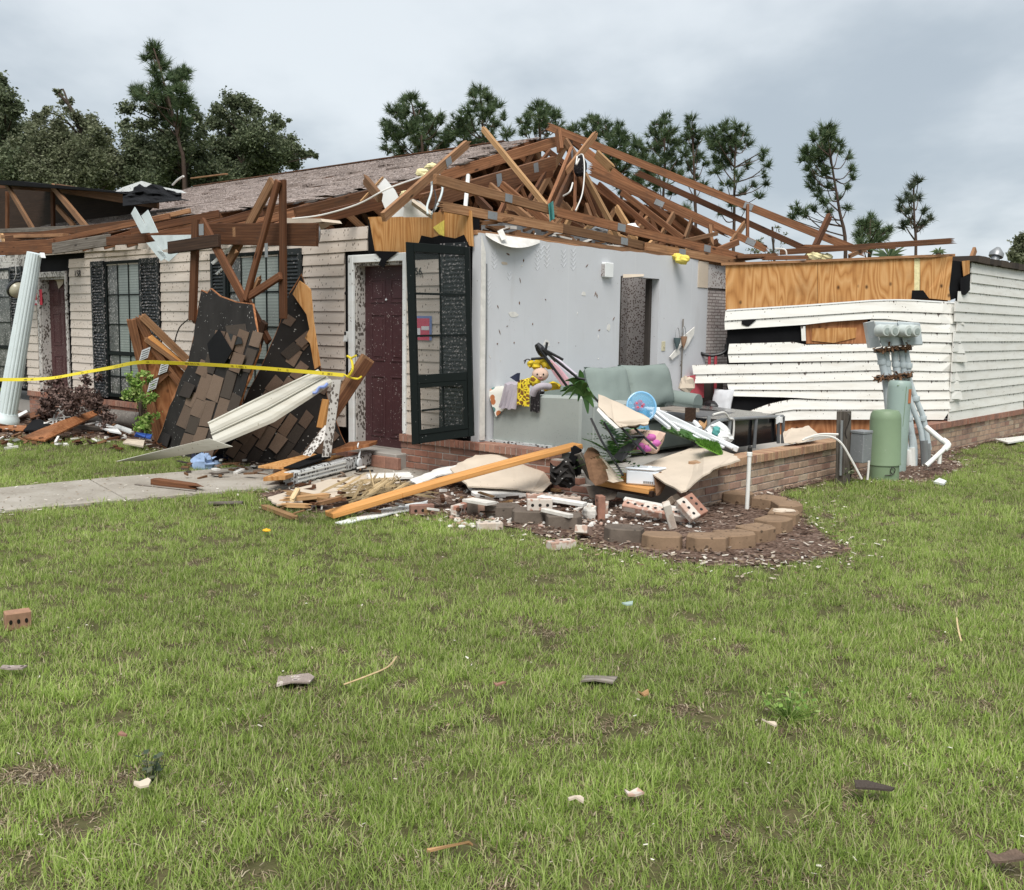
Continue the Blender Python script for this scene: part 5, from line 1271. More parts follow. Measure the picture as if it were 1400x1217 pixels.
g = G(); g.prism([PF(*p, -.72) for p in [(418, 390), (424, 396), (428, 440), (437, 500), (430, 505), (424, 470), (417, 462), (423, 450), (419, 430), (400, 402), (409, 384)]], V * .014); single('plywood_strip', g, 'plywood', 'narrow jagged strip of bare plywood behind the shingled slab near the door', 'plywood')

# ---- broken truss corner with plywood gusset, left of the slabs
nn_ = plane3(PZ(217, 604, .02), PZ(262, 604, .02), PF(181, 436, -.95))
on3 = lambda x, y, h=0.0: hit(x, y, nn_[0] + (nn_[1] if nn_[1].dot(EYE - nn_[0]) > 0 else -nn_[1]) * h, nn_[1])
t3 = thing('broken_gable_piece', 'broken orange plywood gable piece with timbers and steel plates on its face', 'roof section', PZ(217, 604))
g = G(); g.prism([on3(*p) for p in [(186, 440), (200, 452), (262, 520), (248, 550), (240, 578), (222, 600), (213, 594)]], (on3(200, 500, -.02) - on3(200, 500))); put('plywood_sheet', g, 'plywood_red', t3, frame=frame_of(on3(217, 600), X, V))
for x0, y0, x1, y1, w_, h, mt in ((179, 434, 218, 603, .105, .045, 'wood_red'), (188, 431, 214, 482, .10, .03, 'wood_red'), (192, 430, 256, 492, .085, .06, 'wood_tan'), (197, 462, 262, 510, .05, .075, 'wood_tan'), (203, 458, 258, 504, .05, .05, 'wood_orange'), (205, 470, 250, 530, .08, .045, 'wood_red'), (204, 530, 232, 505, .085, .045, 'wood_red')):
    board('timber', on3(x0, y0, h), on3(x1, y1, h), w_, .04, mt, t3, up=on3(220, 480) - on3(200, 480), e0=.03)
for x, y in ((196, 487), (222, 506), (207, 529)):
    g = G(); o = on3(x - 6, y + 7, .075); ax = (on3(x + 6, y + 2, .075) - o) ; ay = (on3(x - 2, y - 8, .075) - o); g.box(o, ax, ay, (on3(x, y, .08) - on3(x, y, .075))); pl = put('nail_plate', g, 'white_metal', t3)
    g = G()
    for i in range(4): g.box(o + ay * (.12 + .22 * i) + ax * .1 + (on3(x, y, .081) - on3(x, y, .075)), ax * .8, ay * .06, (on3(x, y, .082) - on3(x, y, .08)))
    put('tooth_row', g, 'dark_tube', pl)

# ---- bent length of white soffit across the slabs
def gut(u, v):
    # v across (0 top edge .. 1 bottom edge), u along
    t0 = [(285, 579, 9.9), (358, 543, 10.05), (436, 506.5, 10.25)]; b0 = [(294, 611, 9.8), (375, 577, 9.95), (458, 523, 10.2)]
    def ip(l): return Vector(l[0]) * (1 - u) * (1 - 2 * u if u < .5 else 0) if False else (Vector(l[0]).lerp(Vector(l[1]), u * 2) if u < .5 else Vector(l[1]).lerp(Vector(l[2]), u * 2 - 1))
    p = ip(t0).lerp(ip(b0), v); return PD(p.x, p.y, p.z - .03 * abs(math.sin(v * math.pi * 2)))
g = G(); g.sheet(gut, 12, 8, .006)
sfp = single('bent_soffit', g, 'soffit_panel', 'long bent cream metal soffit panel lying slantwise on the fallen shingles', 'soffit panel')
g = G(); g.tube([gut(u, .45) - Vector((0, .015, 0)) for u in seg((0, 1), 10)], .008, 6); put('rib', g, 'soffit_panel', sfp)
g = G(); g.tube([gut(u, .0) - Vector((0, .01, 0)) for u in seg((0, 1), 10)], .014, 6); put('hem', g, 'soffit_panel', sfp)
def gut2(u, v):
    p = Vector((160, 632, 10.2)).lerp(Vector((286, 601, 9.75)), u).lerp(Vector((206, 631, 10.15)).lerp(Vector((318, 612, 9.7)), u), v); return PD(p.x, p.y, p.z) + Z * .01
g = G(); g.sheet(gut2, 8, 3, .006); put('folded_end', g, 'soffit_panel', sfp)
g = G(); g.tube(crv([gut(.96, .84) - Vector((0, .02, 0)), gut(.93, .9) - Vector((0, .04, 0)), gut(.90, .80) - Vector((0, .03, 0)), gut(.86, .92) - Vector((0, .04, 0)), gut(.84, .84) - Vector((0, .03, 0))], 4), .016, 6); put('blue_tape', g, 'notice_blue', sfp)
# ---- leaning timber tied with caution tape
lt = thing('leaning_post', 'brown timber post leaning up at the maroon door, caution tape knotted round it', 'timber', PZ(450, 615))
lp0, lp1 = D(446, 574, 10.2), D(503, 489, 10.35)
board('post', lp0, lp1, .14, .085, 'wood_tan', lt, up=Z)
board('post_face', lp0 + Vector((.03, -.05, -.02)), lp1 + Vector((.02, -.05, -.03)), .10, .03, 'wood_brown', lt, up=Z)
board('foot_block', D(441, 586, 10.1), D(449, 547, 10.15), .10, .085, 'wood_orange', lt, up=X)
# ---- caution tape
def tape(name, pts, w, lab, wob=1.0, marks=True):
    P = crv(pts, 8); g = G()
    def fn(u, v):
        i = u * (len(P) - 1); k = min(int(i), len(P) - 2); p = P[k].lerp(P[k + 1], i - k)
        a_ = .9 * math.sin(u * 7) * wob; return p + (Z * math.cos(a_) + V * math.sin(a_)) * w * (v - .5)
    g.sheet(fn, len(P) - 1, 2, .002); o = single(name, g, 'tape_yellow', lab, 'caution tape', smooth=True)
    if marks:
        q = G(); rr = random.Random(5); n = len(P) * 5
        for i in range(n):
            u = i / n
            if (i // 14) % 3: continue
            if rr.random() < .55: continue
            c = fn(u, .5); d = (fn(min(1, u + .004), .5) - c).normalized(); s = EYE - c; s.normalize(); hh = (fn(u, .75) - fn(u, .25)) * rr.choice((.5, .9, .9))
            q.box(c - hh * .5 + s * .004, d * rr.uniform(.006, .012), hh, s * .001)
        put('worn_print', q, 'tape_ink', o, kind='stuff')
    return o
tape('caution_tape', [D(-15, 519, 11.3), D(30, 519, 11.2), D(70, 517, 11.2), D(105, 511, 11.1), D(150, 503, 10.9), D(190, 495.5, 10.4), D(240, 496.5, 10.0), D(300, 499.5, 9.85), D(360, 503.5, 9.9), D(420, 508.5, 10.1), D(470, 513, 10.2)], .037, 'yellow caution tape strung from the leaning white column to the tied post', .55)
g = G(); g.tube(crv([D(470, 512, 10.15), D(478, 516, 10.15), D(489, 518, 10.12), D(494, 515, 10.2)], 4), .010, 6); g.tube(crv([D(476, 515, 10.12), D(482, 505, 10.1), D(480, 491, 10.15), D(475, 487, 10.2)], 4), .013, 6); g.tube(crv([D(480, 490, 10.14), D(487, 486, 10.1)], 3), .010, 6)
put('tape_knot', g, 'tape_yellow', lt)
# ---- white fluted column, leaning
cb, ct = D(9, 571, 12.3), D(47, 346, 12.2)
col_ = thing('porch_column', 'white fluted porch column leaning against the torn eave at far left', 'column', cb)
ax = (ct - cb); y_ = ax.normalized().orthogonal().normalized(); z_ = ax.normalized().cross(y_); vs = []; n = 48
g = G()
for h, r_ in ((0.0, .112), (.3, .108), (.7, .095), (1.0, .082)):
    for j in range(n):
        a_ = 2 * math.pi * j / n; rr_ = r_ * (1 - (.06 if j % 3 == 0 else 0)); vs.append(cb + ax * h + (y_ * math.cos(a_) + z_ * math.sin(a_)) * rr_)
g.add(vs, [(i * n + j, i * n + (j + 1) % n, (i + 1) * n + (j + 1) % n, (i + 1) * n + j) for i in range(3) for j in range(n)] + [tuple(range(n - 1, -1, -1)), tuple(range(3 * n, 4 * n))])
put('shaft', g, 'column_white', col_)
g = G(); g.lathe(cb - ax.normalized() * .05, ax, [(.15, 0), (.15, .04), (.13, .07), (.118, .11)], 24); put('base_ring', g, 'column_white', col_, smooth=True)
g = G(); g.prism([ct + y_ * .05 + z_ * .0, ct + X * .15 + Z * .0, ct + X * .18 - Z * .06, ct + X * .14 - Z * .05], V * .05); put('capital_scrap', g, 'trim_white', col_)
# ---- globe lamp hanging by its wire at far left
lc = PF(23, 396, -.35); hl = thing('hanging_lamp', 'dark rimmed globe porch light hanging by its wire at far left', 'lamp', lc - Z * .12)
d_ = Vector((.7, -.4, -.45)).normalized()
g = G(); g.lathe(lc, d_, [(.05, -.13), (.135, -.06), (.15, -.03), (.148, 0), (.13, 0)], 20); put('shade', g, 'black_metal', hl, smooth=True)
g = G(); g.lathe(lc + d_ * .002, d_, [(.128, 0), (.12, .05), (.09, .09), (.045, .112), (.005, .118)], 20); put('globe', g, 'lens_globe', hl, smooth=True)
g = G(); g.tube([lc - d_ * .12, PF(22, 375, -.35), PF(21, 358, -.3), PF(0, 359, -.25)], .006, 6); put('wire', g, 'cable_white', hl)
g = G(); g.tube(crv(pf([(257, 437), (246, 447), (240, 463), (238, 478)], -.3), 4), .008, 5); single('loose_wire', g, 'wire_dark', 'thin dark wire curling down the siding left of the fallen truss', 'wire')

# ---- debris along the front at the left
def flat(name, pts, mat, label, cat, th=.02, z=.02, group=None, tilt=None):
    p = [PZ(x, y, z + (tilt[i] if tilt else 0)) for i, (x, y) in enumerate(pts)]; g = G(); g.prism(p, Z * th); c = sum(p, Vector()) / len(p); d = p[1] - p[0]
    return single(name, g, mat, label, cat, group, frame=frame_of(c, d, Z.cross(d)))
flat('plywood_scrap', [(30, 600), (62, 604), (120, 575), (150, 560), (140, 559), (84, 577), (52, 590)], 'plywood_red', 'long orange plywood shard lying at the edge of the left lawn', 'plywood', .02, .05, tilt=[0, 0, .12, .16, .18, .14, .05])
flat('plywood_scrap', [(-20, 588), (40, 590), (42, 584), (-20, 582)], 'plywood_red', 'plywood strip beneath the foot of the leaning white column', 'plywood', .02, .03)
g = G(); g.tube([PZ(108, 567, .12), PZ(150, 570, .13), PZ(196, 576, .14)], [.13, .13, .12], 12); single('tree_log', g, 'log_bark', 'grey barked log lying in the bed below the left window', 'log', smooth=True)
g = G()
for l in ([(60, 572), (72, 567), (88, 567), (98, 571), (112, 565)], [(72, 574), (76, 556), (91, 543)], [(76, 575), (80, 560), (92, 550)], [(60, 570), (90, 574), (116, 566)], [(84, 576), (88, 562), (80, 552)], [(66, 566), (96, 562), (118, 568)]): g.tube(crv([PZ(x, y + 8, .08 + max(0, 574 - y) * .009) for x, y in l], 4), .012, 5)
single('white_wire_tangle', g, 'cable_white', 'tangle of white wire shelving on the debris at left', 'wire shelf')
for pts, mt, lb in (([(132, 576), (160, 587), (166, 594), (150, 591), (130, 583)], 'sheet_white', 'bright white torn board beside the grey log'), ([(154, 585), (178, 593), (180, 589), (160, 582)], 'trim_white', 'narrow white trim strip lying by the grey log'), ([(174, 560), (178, 545), (181, 546), (178, 561)], 'trim_white', 'short white stick upright under the shrub'),
                    ([(32, 590), (48, 572), (70, 582), (52, 590)], 'felt_plain', 'black tar paper flap by the white column'), ([(20, 570), (36, 562), (38, 565), (24, 573)], 'trim_white', 'white trim sliver leaning right of the column foot'), ([(184, 597), (206, 601), (208, 596), (186, 593)], 'blue_tarp', 'scrap of blue tarp at the foot of the shrub'),
                    ([(40, 567), (62, 560), (64, 566), (42, 574)], 'wood_brown', 'dark red board scrap behind the white wire tangle'), ([(168, 607), (196, 612), (198, 604), (174, 602)], 'drywall_tan', 'crumbled tan drywall lump under the shrub'), ([(100, 586), (150, 590), (148, 586), (104, 582)], 'wood_grey', 'grey weathered lath in front of the log')):
    flat('debris_scrap', pts, mt, lb, 'debris', .02, .04, tilt=[0, .02, .06, .05, .03][:len(pts)])
g = G(); rr = random.Random(31)
for i in range(260):
    p = PZ(rr.uniform(-10, 250), rr.uniform(566, 606) + rr.uniform(0, 10), rr.uniform(.015, .05)); g.cur = rr.choice((0, 0, 1, 2, 3)); a_ = rr.uniform(0, 6.3); L_ = rr.uniform(.03, .16); d = Vector((math.cos(a_), math.sin(a_), rr.uniform(-.15, .35))) * L_
    g.beam(p, p + d, rr.uniform(.006, .03), rr.uniform(.01, .05))
put('debris_bits', g, ['wood_brown', 'drywall_edge', 'wood_dark', 'wood_tan'], None, kind='stuff')
g = G(); rr = random.Random(32)
for i in range(150):
    p = PZ(rr.uniform(380, 800), rr.uniform(652, 700), rr.uniform(.02, .07)); g.cur = rr.choice((0, 0, 1, 2, 3)); a_ = rr.uniform(0, 6.3); L_ = rr.uniform(.03, .16); d = Vector((math.cos(a_), math.sin(a_), rr.uniform(-.15, .3))) * L_
    g.beam(p, p + d, rr.uniform(.006, .025), rr.uniform(.01, .04))
put('debris_bits', g, ['wood_brown', 'drywall_edge', 'wood_dark', 'wood_pale'], None, kind='stuff')
g = G(); rr = random.Random(33)
for i in range(130):
    p = PZ(rr.uniform(250, 520), rr.uniform(612, 652), rr.uniform(.03, .08)); g.cur = rr.choice((0, 0, 1, 2, 3)); a_ = rr.uniform(0, 6.3); L_ = rr.uniform(.03, .18); d = Vector((math.cos(a_), math.sin(a_), rr.uniform(-.1, .35))) * L_
    g.beam(p, p + d, rr.uniform(.006, .022), rr.uniform(.01, .05))
put('debris_bits', g, ['wood_tan', 'drywall_edge', 'shingle_dark', 'shingle_brown'], None, kind='stuff')
# ---- folded dark tarp and blue cloth at the foot of the slabs
g = G(); g.sheet(lambda u, v: PZ(262 + 50 * u, 633 - 16 * v + 3 * math.sin(u * 5), .03 + .10 * math.sin(v * 3) * (.6 + .4 * noise.noise(Vector((u * 6, v * 3, 1))))), 12, 6, .01); single('dark_tarp', g, 'cloth_navy', 'crumpled navy tarp under the end of the cream soffit', 'tarp', smooth=True)
g = G(); g.blob(PZ(279, 634, .06), (.12, .07, .09), .9, 5, 3, 14, 10); g.blob(PZ(288, 635, .03), (.10, .07, .04), .9, 5, 8, 14, 10); single('blue_cloth', g, 'blue_cloth', 'pale blue cloth tuft poking out over the navy tarp', 'cloth', smooth=True)
# ---- stack of broken boards and dirty downspout before the door
st = thing('board_stack', 'short stack of orange plywood off-cuts at the walk end before the door', 'plywood', PZ(390, 655))
for i, (x0, y0, x1, y1, w_, mt) in enumerate(((352, 650, 442, 628, .10, 'wood_orange'), (360, 655, 452, 630, .14, 'wood_orange'))):
    pass
for i in range(3):
    q = [PZ(x, y, .03 + i * .04) for x, y in ((360 + i, 658), (392 - i, 656), (470, 628), (440, 626))]; g = G(); g.prism(q, Z * .036); put('board', g, 'plywood', st, frame=frame_of(q[0], q[3] - q[0], Z.cross(q[3] - q[0])))
q = [PZ(353, 640, .14), PZ(387, 642, .15), PZ(452, 628, .17), PZ(425, 622, .18)]; g = G(); g.prism(q, Z * .02); put('top_sheet', g, 'plywood', st, frame=frame_of(q[0], q[3] - q[0], Z.cross(q[3] - q[0])))
q = [PZ(388, 641, .165), PZ(410, 640, .17), PZ(452, 626, .19), PZ(436, 622, .185)]; g = G(); g.prism(q, Z * .015); put('tar_paper', g, 'felt_plain', st)
q = [PZ(444, 622, .20), PZ(505, 611, .26), PZ(516, 606, .27), PZ(478, 608, .24)]; g = G(); g.prism(jag(q + [q[0]], .02, 3, 4, Z)[:-1], Z * .03); single('door_skin_board', g, 'plywood_red', 'orange brown board with dark frayed edge on the white downspout', 'board')
ds = thing('downspout_length', 'dirty white downspout length lying from the stack towards the door step', 'downspout', PZ(400, 655))
p0_, p1_ = PZ(393, 655, .09), PZ(514, 624, .11)
dd = (p1_ - p0_).normalized(); sd_ = Z.cross(dd)
g = G(); g.beam(p0_, p1_, .12, .10); put('pipe', g, 'downspout_dirty', ds, frame=frame_of(p0_, dd, sd_), bev=.01)
g = G()
for k in (-.035, 0, .035): g.beam(p0_ - sd_ * .053 + Z * k + dd * .1, p0_ - sd_ * .053 + Z * k + dd * .95, .012, .012)
put('rib', g, 'pvc_white', ds)
g = G(); c_ = p0_ + dd * 1.2 - sd_ * .06; g.lathe(c_, -sd_, [(.03, 0), (.05, .006), (.05, .012), (.035, .02), (.01, .02)], 14); g.tube(crv([c_ + Z * .05, c_ + Z * .12 + dd * .03, c_ + Z * .16 - dd * .02, c_ + Z * .2], 4), .009, 5); put('strap', g, 'white_metal', ds)
def jb(x0, y0, x1, y1, z0, z1, w_, t_, mt, lab, cat='board', **k): 
    return board('loose_board', PZ(x0, y0, z0), PZ(x1, y1, z1), w_, t_, mt, None, label=lab, cat=cat, **k)
jb(206, 657, 282, 668, .055, .05, .05, .10, 'wood_brown', 'dark red splintered board lying on the concrete walk', e0=.06, e1=.18)
jb(185, 662, 268, 671, .035, .035, .012, .03, 'wood_grey', 'thin grey lath beside the dark red board on the walk')
jb(355, 690, 406, 709, .03, .03, .03, .06, 'wood_pale', 'pale snapped stick in the grass left of the long timber', e0=.12, e1=.05)
jb(285, 688, 332, 687, .02, .03, .02, .05, 'wood_grey', 'small dark twig in the grass beside the walk')
g = G(); g.box(D(440, 625, 9.9), Vector((.08, .03, .0)), Vector((0, .03, 0)), Vector((.10, .03, .75))); single('white_jamb_piece', g, 'trim_spattered', 'grey painted jamb piece propped between slab and door', 'trim board')
g = G(); g.prism([D(414, 622, 9.85), D(424, 624, 9.8), D(452, 590, 10.0), D(444, 582, 10.05)], Vector((0, .02, .01))); single('trim_angle', g, 'trim_spattered', 'spattered white trim angle at the lower edge of the shingled slab', 'trim board')
g = G(); g.blob(PZ(491, 640, .04), (.05, .03, .03), .3, 3, 3); single('foam_bit', g, 'sheet_white', 'small white foam bit on the walk before the door step', 'foam')

# ---- drywall and splinters in front of the brick
dg = 'tan drywall sheets lying before the brick wall'
def dry(pts, zs, label, th=.014, mat='drywall_tan', name='drywall_sheet'):
    p = [PZ(x, y, z) for (x, y), z in zip(pts, zs)]; c = sum(p, Vector()) / len(p); n = (p[1] - p[0]).cross(p[2] - p[0]).normalized(); n = n if n.z > 0 else -n
    g = G(); g.prism(jag([q for q in p] + [p[0]], .016, 6, int(pts[0][0]), n)[:-1], -n * th); return single(name, g, mat, label, 'drywall', None)
dry([(640, 665), (616, 640), (650, 622), (690, 620), (722, 610), (752, 632), (770, 650), (742, 672), (700, 668)], [.10, .22, .28, .30, .34, .24, .12, .08, .09], 'large tan drywall sheet propped on the brick base under the long timber')
dry([(378, 690), (366, 680), (450, 655), (520, 648), (560, 655), (500, 672), (430, 684)], [.05, .05, .07, .08, .08, .06, .06], 'tan drywall sheet flat on the grass left of the long timber')
dry([(500, 648), (560, 645), (565, 652), (505, 654)], [.12, .13, .12, .11], 'narrow white faced drywall strip above the splinter heap', .02, 'drywall_edge')
dry([(560, 656), (600, 640), (636, 634), (628, 644), (598, 650), (572, 662)], [.12, .16, .20, .18, .13, .11], 'crumpled pale torn paper facing above the long timber', .012, 'drywall_edge')
dry([(640, 664), (664, 658), (730, 668), (735, 676), (700, 676), (650, 676)], [.07, .08, .06, .05, .05, .05], 'ragged white gypsum edge under the tan drywall sheet', .03, 'drywall_edge')
dry([(458, 714), (520, 696), (585, 684), (582, 692), (530, 703), (470, 716)], [.02, .03, .04, .03, .03, .02], 'bright white vinyl strip in the grass below the long timber', .01, 'sheet_white', 'vinyl_strip')
dry([(876, 637), (960, 606), (1000, 620), (1012, 628), (975, 640), (938, 670), (930, 672)], [.34, .46, .46, .44, .40, .26, .24], 'tan drywall sheet resting on the stepped end of the brick wall')
g = G(); g.prism(jag([D(818, 539, 8.75), D(852, 553, 8.75), D(888, 572, 8.6), D(886, 580, 8.55), D(863, 582, 8.5), D(848, 584, 8.42), D(832, 570, 8.45), D(818, 556, 8.55), D(818, 539, 8.75)], .008, 4, 3, V)[:-1], Vector((0, .02, -.012))); single('drywall_sheet', g, 'drywall_tan', 'torn tan drywall piece caught on the black stand by the couch', 'drywall')
g = G(); g.prism([D(818, 557, 8.53), D(832, 571, 8.43), D(847, 585, 8.4), D(842, 586, 8.4), D(826, 572, 8.43), D(816, 561, 8.5)], Vector((0, .02, 0))); single('gypsum_edge', g, 'drywall_edge', 'crumbled white gypsum edge along the front of that torn drywall by the couch', 'drywall')
dry([(1072, 592), (1084, 585), (1106, 582), (1120, 596), (1100, 604), (1074, 606)], [.46, .5, .5, .46, .42, .42], 'rounded drywall fragment standing behind the brick wall')
# spread of splinters
heap = thing('splinter_heap', 'heap of straw coloured wood splinters beside the long timber', 'splinters', PZ(520, 672))
rr = random.Random(2); g = G()
for i in range(170):
    c = PZ(rr.gauss(520, 22), rr.gauss(670, 6), rr.uniform(.03, .12)); a_ = rr.gauss(.9, .7); l = rr.uniform(.06, .24); d = Vector((math.cos(a_), rr.uniform(-.4, .4), rr.uniform(-.1, .5))).normalized()
    g.beam(c - d * l / 2, c + d * l / 2, rr.uniform(.004, .012), rr.uniform(.004, .016))
put('splinter_mass', g, 'straw', heap, kind='stuff')
for i in range(26):
    c = PZ(rr.gauss(515, 26), rr.gauss(668, 8), rr.uniform(.08, .16)); a_ = rr.gauss(1.0, .6); l = rr.uniform(.2, .42); d = Vector((math.cos(a_), rr.uniform(-.3, .3), rr.uniform(.05, .6))).normalized()
    board('splinter', c - d * l / 2, c + d * l / 2, .02, .012, 'straw', heap, e0=.08, e1=.10, seed=i)
for i, (x0, y0, x1, y1, mt, lb) in enumerate(((388, 672, 452, 684, 'wood_pale', 'pale split board end on the flat drywall'), (380, 684, 458, 676, 'wood_pale', 'pale board lying across the split board end'), (398, 686, 408, 668, 'straw', 'short straw coloured stick crossing the two pale boards'), (376, 690, 430, 692, 'wood_pale', 'ragged pale shard at the front edge of the flat drywall'), (430, 690, 470, 680, 'wood_tan', 'tan board end tucked under the splinter heap'))):
    jb(x0, y0, x1, y1, .09 + .02 * i, .10 + .015 * i, .03, .08 if i < 2 else .04, mt, lb, 'board', e0=.10, e1=.07)
# long timber
board('long_timber', PZ(450, 704, .05), PF(790, 609, -.02), .042, .15, 'wood_orange', None, up=Z, bow=.015, label='long clean orange timber lying from the grass up onto the brick sill', cat='timber')
# black stakes, splintered stud end and sill box beneath the timber's end
for i, (x0, y0, d0, x1, y1, d1_, mt, lb, w_) in enumerate(((768, 668, 8.8, 790, 612, 8.72, 'felt_plain', 'black plastic strip leaning under the end of the long timber', .08), (790, 655, 8.8, 786, 612, 8.74, 'black_metal', 'second black strip next to the spattered stud', .07), (812, 658, 8.75, 790, 620, 8.7, 'wood_grey', 'grey spattered stud leaning on the black strips', .07))):
    board('leaning_strip', D(x0, y0, d0), D(x1, y1, d1_), w_, .03, mt, None, up=X, e0=.05, label=lb, cat='strip')
g = G(); g.blob(D(772, 652, 8.75), (.09, .07, .08), .6, 4, 9); g.sheet(lambda u, v: D(752 + 34 * u, 632 + 26 * v + 6 * math.sin(u * 7), 8.72 - .05 * v + .1 * noise.noise(Vector((u * 5, v * 5, 3)))), 8, 6, .006); single('tar_clump', g, 'felt_black', 'crumpled black tar paper clump under the timber end', 'tar paper')
g = G(); g.prism([D(798, 622, 8.6), D(804, 612, 8.65), D(812, 617, 8.6), D(817, 628, 8.5), D(825, 640, 8.4), D(826, 658, 8.3), D(814, 664, 8.2), D(806, 655, 8.3)], V * .06); single('rotten_panel', g, 'insulation_brown', 'shredded brown wall panel standing in the broken corner', 'wall panel')
g = G(); g.prism([D(815, 618, 8.62), D(820, 625, 8.55), D(838, 645, 8.45), D(850, 658, 8.4), D(838, 660, 8.3), D(824, 655, 8.35), D(824, 640, 8.4)], V * .03); single('tile_backer', g, 'drywall_tan', 'curved tan tile backing leaning beside the shredded panel', 'tile')
sill = thing('sill_box', 'orange wooden sill with a dark underside at the broken wall end', 'sill', D(866, 670, 8.42))
board('sill_board', D(822, 659, 8.67), D(893, 671, 8.37), .045, .16, 'wood_orange', sill); board('sill_apron', D(824, 664, 8.62), D(893, 676, 8.32), .05, .05, 'wood_dark', sill)
board('sill_back', D(850, 653, 8.77), D(893, 662, 8.52), .09, .03, 'wood_orange', sill)
g = G(); g.prism([D(894, 650, 8.42), D(901, 645, 8.47), D(912, 650, 8.42), D(903, 670, 8.32), D(897, 678, 8.27)], V * .05); single('charred_stud', g, 'insulation_brown', 'dark rotten stud end at the right end of the sill', 'stud')
# white tank lying by the sill
tk = thing('cistern', 'white porcelain cistern lying behind the orange sill', 'cistern', D(876, 660, 8.67))
o = D(855, 662, 8.48); e1_ = D(895, 665, 8.42) - o; hz_ = D(856, 642, 8.48).z - o.z; g = G(); g.box(o, e1_, V * .16, Z * hz_); put('tank', g, 'porcelain', tk, bev=.012)
g = G(); g.box(o + Z * (hz_ + .002) - e1_ * .02 - V * .01, e1_ * 1.04, V * .18, Z * .02); put('tank_lid', g, 'porcelain', tk, bev=.008)
g = G(); g.lathe(o + e1_ * .7 + V * .05 + Z * (hz_ + .022), Z, [(.02, 0), (.02, .012), (.012, .016)], 12); put('button', g, 'porcelain', tk)
g = G()
for i in range(5): g.box(o + e1_ * (.62 + .07 * i) + Z * .02 - V * .004, X * .012, V * .004, Z * .018)
put('printed_mark', g, 'grey_metal', tk)

# ---- loose bricks, black discs painting the dark of their core holes
lb_mesh = {}
def loose_brick(px, py, rot, label, cat='brick', mat='brick_loose', z=.0, tilt=(0, 0), group='loose bricks thrown from the wall', parent=None, at=None, sx=1.0):
    r_ = Matrix.Rotation(rot, 4, 'Z') @ Matrix.Rotation(tilt[0], 4, 'X') @ Matrix.Rotation(tilt[1], 4, 'Y') @ Matrix.Diagonal((sx, 1, 1, 1))
    cs = [r_ @ Vector((sx * BL / 2, sy * .045, sz)) for sx in (-1, 1) for sy in (-1, 1) for sz in (0, BH)]
    c = (at or PZ(px, py, z)) - Z * min(v.z for v in cs) if parent is None else at
    key = mat
    if key not in lb_mesh:
        me = bpy.data.meshes.new('brick'); bm = bmesh.new(); bmesh.ops.create_cube(bm, size=1.0)
        for v in bm.verts: v.co = (v.co.x * BL, v.co.y * .09, (v.co.z + .5) * BH)
        bmesh.ops.bevel(bm, geom=list(bm.edges), offset=.005, segments=1, affect='EDGES')
        bm.to_mesh(me); bm.free(); me.materials.append(MATS[mat])
        g = G()
        for k in (-.058, 0, .058): 
            for zz in (-.0015, BH): g.lathe((k, 0, zz), Z, [(.0125, 0), (.0125, .0015)], 12)
        mh = bpy.data.meshes.new('core_hole_disc'); mh.from_pydata(g.v, [], g.f); mh.materials.append(MATS['ink_black']); lb_mesh[key] = (me, mh)
    o = bpy.data.objects.new('brick', lb_mesh[key][0]); COL.objects.link(o)
    setm(o, parent, Matrix.Translation(c) @ r_)
    if parent is None: tag(o, label, cat, group)
    h = bpy.data.objects.new('core_hole_disc', lb_mesh[key][1]); COL.objects.link(h); setm(h, o, WM[o.name])
    return o
HP = math.pi / 2
loose_brick(23, 858, .62, 'broken tan half brick with core holes lying alone in the left foreground grass', tilt=(HP + .1, 0), sx=.60, mat='brick_cap')
loose_brick(575, 704, .4, 'red brick half hidden in grass below the white vinyl strip', tilt=(HP, 0), mat='brick_red')
loose_brick(624, 704, .9, 'pinkish brick on end at the left end of the edging stones', tilt=(HP, .2))
loose_brick(669, 724, .2, 'small brick end sunk in mulch below the edging stones')
loose_brick(767, 750, .5, 'pale grey brick at the grass edge in front of the edging', tilt=(0, 0))
loose_brick(797, 738, 1.3, 'brick with red face leaning beside the pale grey brick', tilt=(0, .35))
loose_brick(737, 697, .1, 'brick with two holes facing out on top of the edging stones', tilt=(HP, 0), z=.10)
loose_brick(822, 702, .9, 'brick lying tilted just right of the mortared pair', tilt=(HP, .55))
for i, (x, y, r_) in enumerate(((735, 684, .1), (756, 686, .2), (778, 688, -.1))):
    loose_brick(x, y, r_, ('leftmost brick of the rubble row under the tan drywall', 'middle brick of the rubble row under the tan drywall', 'brick of the rubble row nearest the mortared pair')[i], z=.04)
ck = thing('mortared_bricks', 'two upright bricks with a red broken top still mortared together', 'brick chunk', PZ(806, 714))
base = PZ(800, 712); loose_brick(0, 0, .25, None, parent=ck, at=base + Vector((0, 0, .03)), tilt=(0, HP)); loose_brick(0, 0, .25, None, parent=ck, at=base + Vector((.09, .02, .10)), tilt=(0, HP), mat='brick_red')
g = G(); g.blob(base + Vector((.03, -.02, .07)), (.06, .05, .07), .4, 4, 3); put('mortar_lump', g, 'mortar_pale', ck)
ck = thing('mortared_bricks', 'row of three pale bricks mortared end to end, a fourth upright at its right', 'brick chunk', PZ(880, 700))
o = PZ(852, 694, .10); rdir = Vector((.92, -.42, -.10)).normalized(); ang = math.atan2(rdir.y, rdir.x)
for i in range(3): loose_brick(0, 0, ang, None, parent=ck, at=o + rdir * (.10 + .205 * i * .8), tilt=(.5, .12))
loose_brick(0, 0, ang + .4, None, parent=ck, at=PZ(910, 706, .15), tilt=(.2, HP * .8))
g = G(); g.box(o + Z * .055, rdir * .42, Vector((.02, .06, .01)), Z * .012); put('mortar_bed', g, 'mortar_pale', ck)
